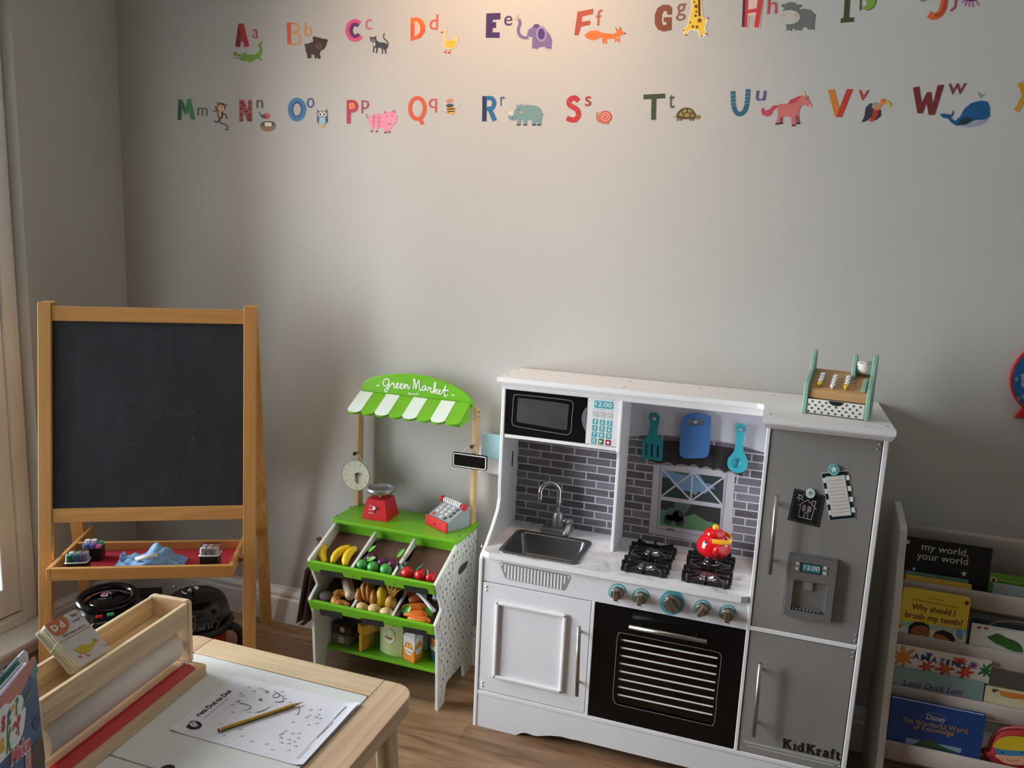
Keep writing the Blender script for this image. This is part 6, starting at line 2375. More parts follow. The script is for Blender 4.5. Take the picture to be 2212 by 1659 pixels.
mb.add(vs, [(i * (nv + 1) + j, (i + 1) * (nv + 1) + j, (i + 1) * (nv + 1) + j + 1, i * (nv + 1) + j + 1) for i in range(nu) for j in range(nv)], PAP, True)
PW = PTb.crop(340, 1360, 3.814)
mb.ptext(PW, 'Pets Dot to Dot', (348, 718), (618, 508), INKB, 0.025, 0, 34, 0.0005)
mb.stroke(PW, [(392, 725), (585, 565)], 3, INKG, 0.0004)
mb.disc(PW, (298, 788), 68, INKB, 0.0004, 36, 28)
mb.disc(PW, (298, 784), 30, PAP, 0.0007, 17)
mb.disc(PW, (290, 780), 6, INKB, 0.0009, 4)
mb.disc(PW, (305, 783), 6, INKB, 0.0009, 4)
mb.ptext(PW, 'ORCHARD', (252, 782), (322, 758), PAP, 0.01, 0, 11, 0.0007)
mb.ptext(PW, 'TOYS', (300, 812), (345, 795), PAP, 0.01, 0, 11, 0.0007)
for (x, y, n_) in ((757, 478, 14), (805, 508, 1), (851, 483, 2), (877, 496, 3), (970, 512, 4), (1035, 512, 5), (1048, 547, 6), (1058, 570, 7), (1035, 592, 8), (1098, 600, 9), (695, 526, 41), (710, 548, 40), (678, 585, 39), (676, 598, 38), (625, 619, 37), (732, 665, 36), (765, 682, 35), (826, 682, 34), (625, 682, 33),
                   (1160, 698, 11), (1270, 663, 13), (1345, 660, 15), (1263, 708, 16), (1335, 702, 17), (1238, 724, 18), (1315, 723, 19), (1348, 732, 20), (1322, 773, 21), (1255, 787, 22), (1124, 763, 23), (1063, 835, 24), (1122, 857, 25), (1173, 855, 26), (1028, 898, 27), (1092, 907, 28), (1168, 894, 29), (1138, 922, 30),
                   (1030, 932, 31), (1090, 940, 32), (1147, 960, 42), (1090, 994, 43), (958, 990, 44), (908, 944, 45), (780, 923, 46), (698, 878, 47), (695, 822, 48), (556, 875, 49), (531, 778, 50)):
    mb.disc(PW, (x, y), 6, INKB, 0.0004, 3.6, 10)
    w_ = 12 if n_ > 9 else 7
    mb.ptext(PW, str(n_), (x - 20, y + 8), (x - 20 + w_, y + 8 - w_ * 0.7), INKG, 0, 0, 9, 0.0004)
for pts in ([(680, 608), (720, 615), (760, 630), (772, 645), (745, 660)], [(826, 682), (870, 670), (905, 652), (928, 638)], [(1035, 592), (1040, 570), (1025, 548), (985, 525), (962, 535), (950, 552), (970, 563), (998, 555), (1002, 535), (990, 522)],
            [(1035, 592), (1010, 600), (985, 598), (967, 592)], [(1160, 698), (1172, 665), (1168, 645), (1162, 635)], [(1046, 850), (1030, 858), (1006, 875), (1022, 892)]):
    mb.stroke(PW, pts, 4, INKB, 0.0005, True)
for c in ((902, 514), (850, 579)):
    ring(mb, PW, c[0], c[1], 15, 3, 0, 360, INKB, 0.0005, 0.65, 16)
    mb.disc(PW, c, 6, INKB, 0.0005, 4, 10)
mb.stroke(PW, [(1145, 1065), (1555, 630)], 2.4, INKG, 0.0005)
mb.ptext(PW, 'www.orchardtoys.com', (1322, 895), (1452, 765), INKB, 0.01, 0, 14, 0.0005)
mb.ptext(PW, 'tel. 01953 859530', (1462, 742), (1562, 640), INKB, 0.0, 0, 14, 0.0005)
mb.stroke(PW, [(1160, 1070), (1252, 968)], 3, M('ink_light', (160, 160, 168), 0.7), 0.0005)
tag(mb.build('worksheet'), 'white dot-to-dot puzzle sheet lying on the table top', 'paper')
pa, pb = at_z((471, 1578), ZT + 0.005), at_z((655, 1518.5), ZT + 0.003)
pen = thing('pencil', 'black and yellow striped pencil with a red end lying on the worksheet', 'pencil', pa)
d = (pb - pa)
L = d.length
d.normalize()
r = 0.0038
pa.z = ZT + 0.0012 + r
d.z = 0
d.normalize()
sx_, sz_ = V((0, 0, 1)).cross(d), V((0, 0, 1))
PYEL, PBLK, PWOOD = M('pencil_yellow', (190, 152, 52), 0.4), M('pencil_black', (30, 26, 24), 0.4), M('pencil_wood', (206, 166, 124), 0.6)
mb = MB(pen.location)
ringp = [(sx_ * math.cos(i * math.pi / 3) + sz_ * math.sin(i * math.pi / 3)) * r for i in range(6)]
A0, A1 = pa + d * 0.004, pa + d * (L - 0.020)
for i in range(6):
    j = (i + 1) % 6
    mb.add([A0 + ringp[i], A0 + ringp[j], A1 + ringp[j], A1 + ringp[i]], [(0, 1, 2, 3)], PBLK if i in (0, 1, 3, 4) and i % 3 != 1 else PYEL)
mb.build('barrel', pen)
mb = MB(pen.location)
mb.cyl(A1, pa + d * (L - 0.004), r * 0.98, PWOOD, 0.0009, 12, False)
mb.cyl(pa + d * (L - 0.004), pa + d * L, 0.0009, PBLK, 0.0002, 10)
mb.build('point', pen)
mb = MB(pen.location)
mb.cyl(pa + d * 0.003, pa + d * 0.0045, r * 1.02, PWHITE, n=12)
mb.cyl(pa, pa + d * 0.003, r * 0.9, M('pencil_red_end', (160, 40, 48), 0.5), n=12)
mb.build('red_end', pen)

# paper roll holder with trough
HO = V((-1.097, 1.274, 0.4806))
hu = V((0.080, -0.9968, 0)).normalized()       # along the holder, towards the camera
hw = V((0.9968, 0.080, 0)).normalized()        # across, towards the room
HB = wood('holder_pale_y', (226, 200, 160), (190, 158, 120), 'y', 0.5, 7, 80, (204, 172, 132))
HBZ = wood('holder_pale_z', (228, 204, 168), (206, 174, 134), 'z', 0.5, 7, 80)
hold = thing('paper_roll_holder', 'pale wooden paper roll holder with a trough on top, on the table', 'paper holder', HO)
LH = 0.385
TH = frame(HO, hw, hu, (0, 0, 1))              # note: left handed across/along order is fine for boxes
TH = frame(HO, -hw, hu, (0, 0, 1))             # local x runs back from the front edge, y along, z up


def hb(name, a, b_, m, bev=0.003):
    mb = MB(HO)
    mb.box(a, b_, m, bev, TH)
    return mb.build(name, hold)


mb = MB(HO)
mb.prism(rrect(-0.002, -0.020, 0.150, LH, 0.012, 4), TH @ V((0, 0, 0)), -hw, hu, 0.019 * (1 if (-hw).cross(hu).z > 0 else -1), HB, 0.0)
mb.build('base_board', hold)
mb = MB(HO)
HT = 0.161
for y0 in (-0.026, LH - 0.013):
    mb = MB(HO)
    pts = [(0.0395, 0.020), (0.1395, 0.020), (0.1395, HT - 0.008), (0.1375, HT - 0.003), (0.132, HT), (0.047, HT), (0.0415, HT - 0.003), (0.0395, HT - 0.008)]
    mb.prism([(p[0], p[1]) for p in pts], TH @ V((0, y0, 0)), -hw, V((0, 0, 1)), 0.0125 if (-hw).cross(V((0, 0, 1))).dot(hu) > 0 else -0.0125, HBZ, 0.0015)
    mb.build('end_panel', hold)
y0, y1 = -0.0132, LH - 0.0132
hb('trough_front', (0.041, y0, 0.106), (0.0505, y1, HT - 0.004), HB, 0.0015)
hb('trough_back', (0.1285, y0, 0.106), (0.138, y1, HT - 0.004), HB, 0.0015)
hb('trough_floor', (0.051, y0, 0.106), (0.128, y1, 0.115), HB, 0.001)
RED = M('red_strip', (186, 28, 38), 0.35)
mb = MB(HO)
pts = [(0.012, 0.0195), (0.040, 0.0195), (0.040, 0.028), (0.030, 0.029), (0.014, 0.0225)]
mb.prism(pts, TH @ V((0, 0.004, 0)), -hw, V((0, 0, 1)), (LH - 0.02) * (1 if (-hw).cross(V((0, 0, 1))).dot(hu) > 0 else -1), RED, 0.0008)
mb.build('tear_strip', hold)
mb = MB(HO)
mb.tube([TH @ V((0.026, 0.012, 0.030)), TH @ V((0.034, 0.010, 0.033)), TH @ V((0.040, 0.018, 0.034)), TH @ V((0.036, 0.028, 0.032))], 0.0012, PWHITE, 8)
mb.build('paper_clip', hold)
rc = V((0.078, 0, 0.062))
rl = thing('paper_roll', 'thick roll of white drawing paper under the holder trough', 'paper roll', TH @ V((rc.x, 0.19, rc.z)))
RP = M('roll_paper', (224, 214, 204), 0.75, var=0.015)
mb = MB(rl.location)
mb.cyl(TH @ V((rc.x, 0.004, rc.z)), TH @ V((rc.x, LH - 0.030, rc.z)), 0.0365, RP, n=56)
mb.build('paper', rl)
mb = MB(rl.location)
mb.cyl(TH @ V((rc.x, -0.0130, rc.z)), TH @ V((rc.x, 0.0038, rc.z)), 0.009, HBZ, n=18)
mb.build('core_dowel', rl)

# flash cards held by a rubber band, leaning in the trough
cA, cB, cD = V((-1.241, 1.016, 0.705)), V((-1.241, 1.092, 0.705)), V((-1.162, 1.018, 0.640))
fu_ = (cB - cA).normalized()
fv_ = (cD - cA)
fv_ = (fv_ - fu_ * fv_.dot(fu_)).normalized()
fn_ = fu_.cross(fv_)
fn_ = fn_ if fn_.z > 0 else -fn_
PC = Plane(cA, fn_)
cor = [PC(p) for p in ((95, 1350), (165, 1314.5), (243, 1388), (172, 1441))]
fc_ = thing('flash_cards', 'thick pack of alphabet flash cards with a rubber band, propped in the trough', 'cards', cor[0])
CARDW = M('card_face', (196, 192, 190), 0.6, var=0.01)
CARDE = M('card_edges', (226, 226, 196), 0.7, var=0.1, vs=90)
u_ = cor[1] - cor[0]
v_ = (cor[3] - cor[0])
lu, lv = u_.length, v_.length
u_.normalize()
v_ = (v_ - u_ * v_.dot(u_)).normalized()
lv *= 1.0
mb = MB(cor[0])
nn_ = u_.cross(v_)
sg_ = 1 if nn_.dot(fn_) > 0 else -1
rnd = random.Random(3)
thk = 0.0
for i in range(14):
    t_ = 0.0021
    j0, j1 = (rnd.uniform(-0.0015, 0.0015), rnd.uniform(-0.002, 0.001)) if 0 < i < 11 else (-0.002 * (i > 10) * (i - 10), -0.003 * (i > 10))
    if i == 0:
        j0 = j1 = 0
    mb.prism([(p[0] + j0 * 0.6, p[1] + j1) for p in rrect(0, 0, lu, lv, 0.006, 3)], cor[0] - fn_ * (thk + t_ * 0.93), u_, v_, sg_ * t_ * 0.93, CARDE, mtop=CARDW)
    thk += t_
PCz = PC.crop(60, 1290, 5.7727)
OR_ = M('card_orange', (190, 104, 62), 0.6)
mb.flat(PCz, [(205, 350), (230, 330), (430, 232), (480, 262), (512, 310), (516, 370), (490, 430), (440, 468), (370, 485), (325, 470), (265, 420)], OR_, 0.0005)
CWH = M('card_letter_white', (222, 214, 206), 0.6)
mb.ptext(PCz, 'D', (345, 442), (405, 396), M('print_black', (22, 21, 22)), 0.05, 0, 84, 0.0007)
mb.ptext(PCz, 'D', (338, 438), (398, 392), CWH, 0.05, 0, 84, 0.0009)
mb.ptext(PCz, 'd', (432, 392), (482, 360), M('print_black', (22, 21, 22)), 0.05, 0, 84, 0.0007)
mb.ptext(PCz, 'd', (424, 388), (474, 356), CWH, 0.05, 0, 84, 0.0009)
mb.ptext(PCz, 'Big', (550, 250), (608, 218), INKB, 0.01, 0, 32, 0.0006)
mb.ptext(PCz, 'D', (612, 212), (640, 198), OR_, 0.01, 0, 34, 0.0006)
mb.ptext(PCz, 'Little', (572, 318), (655, 270), INKB, 0.01, 0, 32, 0.0006)
mb.ptext(PCz, 'd', (670, 262), (694, 250), OR_, 0.01, 0, 34, 0.0006)
mb.ptext(PCz, 'What begins with D?', (445, 505), (724, 355), INKB, 0.01, 0, 26, 0.0006)
mb.ptext(PCz, 'Duck', (955, 618), (1032, 585), M('print_red_mark', (150, 70, 70)), 0.0, 0, 24, 0.0006)
DY = M('duck_yellow', (186, 164, 40), 0.6)
# plain duck drawing
mb.flat(PCz, [(560, 650), (590, 655), (640, 605), (710, 590), (770, 590), (800, 560), (800, 530), (825, 512), (855, 525), (858, 560), (835, 590), (800, 640), (750, 690), (690, 705), (630, 690), (590, 672)], DY, 0.0006, True, 3)
mb.flat(PCz, [(852, 530), (890, 535), (860, 552)], OR_, 0.0007)
mb.disc(PCz, (836, 540), 6, INKB, 0.0009)
for pts in ([(660, 700), (655, 740)], [(720, 698), (745, 728)]):
    mb.stroke(PCz, pts, 7, OR_, 0.0007)
mb.flat(PCz, [(620, 742), (655, 730), (690, 748), (655, 760)], OR_, 0.0008)
mb.flat(PCz, [(728, 728), (755, 715), (790, 728), (755, 745)], OR_, 0.0008)
mb.build('cards', fc_)
mb = MB(cor[0])
RB = M('rubber_band', (196, 170, 128), 0.6)
b1, b2 = PC.crop(60, 1290, 5.7727)((385, 575), 0.0016), PC.crop(60, 1290, 5.7727)((815, 333), 0.0016)
e_ = (b2 - b1).normalized()
loop = [b1 + e_ * 0.001, b2, b2 + e_ * 0.0015 - fn_ * 0.002, b2 + e_ * 0.001 - fn_ * (thk + 0.001), b2 - fn_ * (thk + 0.003), b1 - fn_ * (thk + 0.003), b1 - e_ * 0.003 - fn_ * (thk + 0.001), b1 - e_ * 0.0025 - fn_ * 0.002]
mb.tube(loop, 0.0011, RB, 6, True)
mb.build('rubber_band', fc_)

# children's annual standing on the table, and the board folder behind it
ZB = 0.762
bTR, bTL = at_z((75, 1418), ZB), at_z((0, 1505), ZB)
be = V((bTL.x - bTR.x, bTL.y - bTR.y, 0)).normalized()
bn = V((0, 0, 1)).cross(be)
if bn.dot(CAM - bTR) < 0:
    bn = -bn
PBK = Plane(bTR, bn)
blo = PBK((98, 1659))
bk = thing('annual_book', 'worn childrens craft annual with colourful cover letters, standing at the table edge', 'book', V((bTR.x, bTR.y, 0.481)))
COVB = M('cover_blue', (58, 92, 132), 0.45, var=0.18, vs=20)
COVP = M('cover_pink', (196, 124, 116), 0.5, var=0.1, vs=20)
COVT = M('cover_teal', (96, 142, 150), 0.5, var=0.1, vs=20)
mb = MB(bk.location)
H_ = ZB - 0.481
lean = (blo - bTR) / (bTR.z - blo.z)
lean.z = -1.0
W3 = 0.215
q = [bTR, bTR + be * W3, bTR + be * W3 + lean * H_, bTR + lean * H_]
mb.add(q + [p - bn * 0.0025 for p in q], [(0, 1, 2, 3), (7, 6, 5, 4), (0, 4, 5, 1), (1, 5, 6, 2), (2, 6, 7, 3), (3, 7, 4, 0)], COVB)
PBz = PBK.crop(0, 1380, 5.945)
mb.flat(PBz, [(420, 225), (452, 232), (470, 300), (400, 420), (360, 500), (300, 640), (255, 720), (130, 830), (0, 890), (-400, 1210), (-400, 1100), (0, 745)], COVP, 0.0004)
mb.flat(PBz, [(455, 240), (488, 420), (430, 520), (380, 480)], COVT, 0.0005)
LEAFG = M('cover_green', (84, 128, 84), 0.5)
mb.flat(PBz, [(400, 620), (420, 660), (330, 820), (270, 930), (285, 850), (340, 720)], LEAFG, 0.0006)
mb.flat(PBz, [(0, 900), (60, 830), (130, 830), (210, 725), (270, 720), (300, 790), (290, 860), (325, 890), (325, 960), (300, 1170), (255, 1300), (180, 1400), (60, 1530), (0, 1600), (-60, 1580), (-400, 1700), (-400, 1150)], PWHITE, 0.0006)
CLR, CLY, CLGN, CLB = M('cover_red_letter', (178, 58, 62), 0.5), M('cover_yellow_letter', (222, 172, 62), 0.5), M('cover_green_letter', (70, 136, 78), 0.5), M('cover_blue_letter', (44, 88, 150), 0.5)
for ch, a, b_, h_, m in (('s', (8, 1200), (62, 1150), 190, CLR), ('t', (76, 1118), (130, 1080), 190, CLB), ('e', (128, 1050), (186, 1000), 190, CLY), ('r', (200, 975), (240, 930), 200, CLGN), ('a', (-10, 1470), (52, 1420), 190, CLY), ('k', (74, 1462), (140, 1400), 300, CLGN), ('e', (142, 1300), (212, 1245), 230, CLR), ('r', (224, 1230), (266, 1180), 220, CLR),
                         ('i', (-75, 1280), (-45, 1255), 190, CLGN), ('M', (-240, 1460), (-90, 1330), 220, CLB), ('M', (-230, 1700), (-50, 1560), 240, CLB)):
    mb.ptext(PBz, ch, a, b_, m, 0.05, 0, h_, 0.0009)
CPK = M('cover_pink_letter', (208, 92, 112), 0.5)
mb.ptext(PBz, 'Make', (128, 1632), (385, 1400), PWHITE, 0.09, 0, 150, 0.0008)
mb.ptext(PBz, 'Make', (130, 1630), (383, 1402), CPK, 0.03, 0, 150, 0.0011)
mb.ptext(PBz, 'It!', (318, 1740), (400, 1640), PWHITE, 0.09, 0, 150, 0.0008)
mb.ptext(PBz, 'It!', (320, 1738), (398, 1642), CPK, 0.03, 0, 150, 0.0011)
mb.flat(PBz, [(405, 1420), (440, 1330), (500, 1262), (545, 1280), (560, 1400), (575, 1560), (540, 1640), (460, 1660), (400, 1600), (370, 1520)], M('cover_brown', (84, 66, 58), 0.5, var=0.15, vs=40), 0.0006, True, 3)
mb.flat(PBz, [(400, 1090), (450, 990), (510, 980), (515, 1060), (460, 1180), (430, 1150)], M('cover_purple', (66, 62, 104), 0.5), 0.0006)
mb.build('front_cover', bk)
mb = MB(bk.location)
e0, th_ = be * 0.012, 0.020
o_ = bTR - bn * 0.003 - V((0, 0, 0.006))
rowsP = 7
for i in range(rowsP):
    o2 = o_ - bn * (i * th_ / rowsP) + be * (0.004 + 0.004 * (i % 3)) + V((0, 0, -0.002 * (i % 2)))
    q = [o2, o2 + be * (W3 - 0.012), o2 + be * (W3 - 0.012) + lean * (H_ - 0.008), o2 + lean * (H_ - 0.008)]
    w2 = -bn * (th_ / rowsP * 0.85)
    mb.add(q + [p + w2 for p in q], [(0, 1, 2, 3), (7, 6, 5, 4), (0, 4, 5, 1), (1, 5, 6, 2), (2, 6, 7, 3), (3, 7, 4, 0)], [M('page_white', (226, 226, 226), 0.7), M('page_blue', (150, 180, 190), 0.7), M('page_green', (70, 130, 96), 0.7), M('page_pink', (206, 170, 176), 0.7)][[0, 0, 3, 0, 1, 0, 2][i]])
mb.build('pages', bk)
mb = MB(bk.location)
o2 = bTR - bn * (th_ + 0.004)
q = [o2, o2 + be * W3, o2 + be * W3 + lean * H_, o2 + lean * H_]
mb.add(q + [p - bn * 0.0025 for p in q], [(0, 1, 2, 3), (7, 6, 5, 4), (0, 4, 5, 1), (1, 5, 6, 2), (2, 6, 7, 3), (3, 7, 4, 0)], COVT)
mb.build('back_cover', bk)
# board book behind
o3 = bTR - bn * (th_ + 0.012)
PB2 = Plane(o3, bn)
kc = PB2((58, 1416))
bb = thing('board_book', 'grey white board book with rounded corners standing behind the craft annual', 'book', V((kc.x, kc.y, 0.481)))
mb = MB(bb.location)
Wb, Hb = 0.17, kc.z - 0.481
o4 = V((kc.x, kc.y, 0.481))
for i in range(3):
    pts = [(p[0], p[1]) for p in rrect(0, 0, Wb, Hb + 0.012 - 0.004 * i, 0.016, 4)]
    s2 = 1 if be.cross(V((0, 0, 1))).dot(bn) > 0 else -1
    mb.prism(pts, o4 - bn * (0.0035 * (i + 1)) - be * 0.006, be, V((0, 0, 1)), s2 * 0.003, M('board_page_grey', (196, 196, 198), 0.5, var=0.01))
PB3 = Plane(o4 - bn * 0.0004, bn).crop(0, 1380, 5.945)
mb.flat(PB3, [(50, 400), (110, 365), (130, 400), (158, 440), (120, 480), (90, 530), (0, 600), (-60, 560), (40, 470)], PBLACK, 0.0004)
mb.flat(PB3, [(-40, 380), (10, 345), (40, 360), (45, 400), (10, 430), (-40, 440)], M('figure_red_hair', (140, 76, 60), 0.5), 0.0006)
mb.flat(PB3, [(-20, 420), (40, 400), (60, 440), (30, 480), (-20, 480)], M('figure_skin', (226, 190, 160), 0.5), 0.0008)
mb.build('boards', bb)

# ------------------------------------------------------------------ on and in the play kitchen
# wooden cash register on the fridge top
MINT = M('mint_paint', (136, 178, 158), 0.45, var=0.03)
RWD = wood('register_wood', (196, 154, 106), (176, 132, 84), 'x', 0.5, 6, 60)
RA, RBp = at_z((1731, 891), TZ + 0.0012), at_z((1876, 910), TZ + 0.0012)
re_ = (RBp - RA)
RW_ = re_.length
re_.normalize()
rb_ = V((-re_.y, re_.x, 0))
TR_ = frame(RA, re_, rb_, (0, 0, 1))
reg = thing('toy_cash_register', 'mint and wood toy cash register with a spotted drawer, on top of the fridge', 'toy cash register', RA)
RD = 0.128
sp = [(0, 0), (0, 0.071), (0.003, 0.076), (0.062, 0.102), (0.074, 0.128), (0.098, 0.150), (0.112, 0.150), (0.116, 0.146), (RD, 0.0)]
for x0 in (0, RW_ - 0.011):
    mb = MB(RA)
    mb.prism(sp, TR_ @ V((x0, 0, 0)), rb_, (0, 0, 1), 0.011 * (1 if rb_.cross(V((0, 0, 1))).dot(re_) > 0 else -1), MINT, 0.002)
    mb.build('side_panel', reg)
bw0, bw1 = 0.0112, RW_ - 0.0112
mb = MB(RA)
bp = [(0.010, 0.039), (0.006, 0.041), (0.006, 0.061), (0.010, 0.064), (0.108, 0.100), (0.118, 0.100), (0.118, 0.039)]
mb.prism(bp, TR_ @ V((bw0, 0, 0)), rb_, (0, 0, 1), (bw1 - bw0) * (1 if rb_.cross(V((0, 0, 1))).dot(re_) > 0 else -1), RWD, 0.0008)
sn = V((0, 0.098, 0.036)).normalized()
nn2 = V((0, -sn.z, sn.y))
R3 = TR_.to_3x3()


def rpt(u, v, l=0.0006):
    return TR_ @ (V((bw0 + u * (bw1 - bw0), 0.010, 0.064)) + sn * (v * 0.104) + nn2 * l)


PRG = M('printed_brown_grey', (110, 90, 72), 0.6)
KEYS = []
for ci, u in enumerate((0.17, 0.40, 0.63)):
    for ri in range(4):
        v = 0.12 + ri * 0.155 - (0.03 if ci == 1 else 0) + 0.0
        KEYS.append((u, v, (ci != 1 and ri == 0)))
        w0 = rpt(u + 0.10, v)
        mb.text(['5', '20', '1', '2', '50', '10', '5', '2', '20', '10', '5', '1'][ci * 4 + ri] + 'p', w0, w0 + R3 @ V((0.007, 0, 0)), R3 @ sn, PRG)
mb.build('register_body', reg)
for u, v, yel in KEYS:
    mb = MB(RA)
    p = rpt(u, v, 0)
    nw = R3 @ nn2
    mb.cyl(p, p + nw * 0.007, 0.0035, M('key_yellow', (228, 190, 40), 0.4) if yel else PWHITE, n=14)
    mb.cyl(p + nw * 0.006, p + nw * 0.0115, 0.0058, M('key_yellow', (228, 190, 40), 0.4) if yel else PWHITE, n=18)
    mb.build('key', reg)
mb = MB(RA)
mb.box((bw0 + 0.0005, 0.002, 0.0015), (bw1 - 0.0005, 0.1, 0.0375), M('drawer_white', (226, 222, 214), 0.5, var=0.01), 0.001, TR_)
DOT = M('drawer_spot', (84, 74, 82), 0.6)
for r_ in range(4):
    for c_ in range(9):
        x = bw0 + 0.004 + (c_ + 0.5 * (r_ % 2)) * 0.0158
        z = 0.006 + r_ * 0.0085
        if x < bw1 - 0.004 and not (abs(x - RW_ / 2) < 0.018 and z > 0.026):
            mb.add([TR_ @ V((x + 0.0027 * math.cos(i * math.pi / 8), 0.0014, z + 0.0027 * math.sin(i * math.pi / 8))) for i in range(16)], [tuple(range(16))], DOT)
pts = [(RW_ / 2 + 0.017 * math.cos(math.pi + i * math.pi / 12), 0.0376 + 0.011 * math.sin(math.pi + i * math.pi / 12)) for i in range(13)]
mb.poly([TR_ @ V((p[0], 0.0012, p[1])) for p in pts], M('slot_black', (18, 16, 16), 0.9))
mb.build('drawer', reg)
mb = MB(RA)
mb.prism([(0.070, 0.086), (0.076, 0.122), (0.098, 0.146), (0.112, 0.146), (0.116, 0.098)], TR_ @ V((bw0 + 0.66 * (bw1 - bw0), 0, 0)), rb_, (0, 0, 1), 0.010 * (1 if rb_.cross(V((0, 0, 1))).dot(re_) > 0 else -1), MINT, 0.002)
mb.build('roll_holder', reg)
mb = MB(RA)
u0, u1 = bw0 + 0.66 * (bw1 - bw0) + 0.0108, bw1 - 0.0005
ra_, rb2 = TR_ @ V((u0, 0.095, 0.117)), TR_ @ V((u1, 0.095, 0.117))
mb.cyl(ra_, rb2, 0.017, M('receipt_paper', (222, 216, 206), 0.7, var=0.01), n=28)
for k_, (z, l, r) in enumerate(((0.50, 'Apple', '5.00'), (0.85, 'Strawberry', '6.00'), (1.25, 'Pear', '3.00'))):
    a = math.radians(115 + (k_ - 1) * -1 * 24)

    def rp_(x, da=0.0):
        return TR_ @ V((x, 0.095 + 0.0174 * math.cos(a + da), 0.117 + 0.0174 * math.sin(a + da)))
    tup = R3 @ V((0, -math.sin(a), math.cos(a))) * -1
    tup = R3 @ V((0, math.sin(a), -math.cos(a)))
    w_ = u1 - u0
    mb.text(l, rp_(u0 + 0.08 * w_), rp_(u0 + (0.25 + 0.03 * len(l)) * w_), tup, PBLACK, 0.01)
    mb.text(r, rp_(u0 + 0.72 * w_), rp_(u0 + 0.94 * w_), tup, PBLACK, 0.01)
mb.build('receipt_roll', reg)
mb = MB(RA)
mb.bar(rpt(0.93, 0.04, 0.004), rpt(0.93, 0.62, 0.004), 0.010, 0.008, MINT, R3 @ V((1, 0, 0)), 0.0015)
mb.build('card_slot_bar', reg)

# magnets on the fridge door
FM = KF + 0.002
PMg = Plane((0, FM - 0.001, 0), (0, -1, 0)).crop(1690, 990, 5.95)


def magnet(name, lab, cat, outline, base, th=0.001, circle=None, grp=None):
    q = [PMg(p) for p in outline]
    c = sum(q, V((0, 0, 0))) / len(q)
    mb = MB((c.x, FM, c.z))
    mb.prism([(p.x, p.z) for p in q], (0, FM - 0.00005, 0), (1, 0, 0), (0, 0, 1), th - 0.00005, base)
    return mb


mb = magnet('house_picture_magnet', '', '', [(155, 388), (552, 484), (470, 888), (66, 790)], PBLACK)
ST = M('stitch_grey', (128, 124, 120), 0.6)
for a, b_ in (((172, 408), (532, 496)), ((532, 496), (456, 866)), ((456, 866), (88, 776)), ((88, 776), (172, 408))):
    for i in range(9):
        t0, t1 = (i + 0.2) / 9, (i + 0.75) / 9
        mb.stroke(PMg, [(a[0] + (b_[0] - a[0]) * t0, a[1] + (b_[1] - a[1]) * t0), (a[0] + (b_[0] - a[0]) * t1, a[1] + (b_[1] - a[1]) * t1)], 6, ST, 0.0004)
CHW = M('chalk_line_white', (212, 206, 200), 0.6)
for pts in ([(202, 605), (328, 535), (438, 660)], [(238, 592), (205, 748), (368, 790), (412, 640)], [(384, 595), (388, 548), (432, 553), (412, 622)], [(255, 668), (266, 603), (300, 606), (292, 674), (255, 668)], [(322, 684), (330, 620), (368, 624), (360, 690), (322, 684)],
            [(276, 762), (278, 705), (300, 697), (328, 702), (326, 774)], [(282, 605), (275, 672)], [(349, 622), (341, 688)], [(258, 640), (296, 643)], [(325, 655), (364, 660)],
            [(202, 452), (216, 472)], [(284, 458), (274, 470)], [(185, 513), (196, 512)], [(256, 530), (270, 546)], [(216, 540), (210, 554)]):
    mb.stroke(PMg, pts, 6.5, CHW, 0.0004)
ring(mb, PMg, 232, 498, 25, 9, 0, 360, CHW, 0.0004, 0.95, 20)
mb.disc(PMg, (301, 735), 5, CHW, 0.0004, n=8)
tag(mb.build('house_picture_magnet'), 'square black fridge magnet with a white chalk drawing of a house and sun', 'magnet', 'magnets on the fridge')
mb = magnet('', '', '', [(497, 192), (840, 158), (942, 770), (608, 800)], TEALL)
mb.flat(PMg, [(504, 198), (836, 164), (936, 764), (612, 794)], PBLACK, 0.0003)
for i in range(4):
    for L_ in (0, 1):
        y0, y1 = (255 + i * 138 + (0 if L_ == 0 else -35)), (318 + i * 138 + (0 if L_ == 0 else -35))
        xo = lambda y: (508 + (y - 198) * 0.180) if L_ == 0 else (806 + (y - 164) * 0.168 - (2 if y > 0 else 0))
        xi = lambda y: xo(y) + 44
        mb.flat(PMg, [(xo(y0), y0), (xi(y0), y0 - 4), (xi(y1), y1 - 4), (xo(y1), y1)], PWHITE, 0.0005)
mb.flat(PMg, [(548, 234), (804, 208), (892, 732), (636, 756)], TEAL, 0.0007)
mb.flat(PMg, [(554, 240), (798, 215), (884, 726), (640, 749)], M('list_paper', (218, 210, 204), 0.6, var=0.01), 0.0009)
for i in range(10):
    y = 290 + i * 45.5
    mb.stroke(PMg, [(585 + i * 7.8, y), (785 + i * 8, y - 18)], 5, PGREY, 0.0011)
tag(mb.build('shopping_list_magnet'), 'tall fridge magnet of a lined shopping list with a black and white striped border', 'magnet', 'magnets on the fridge')
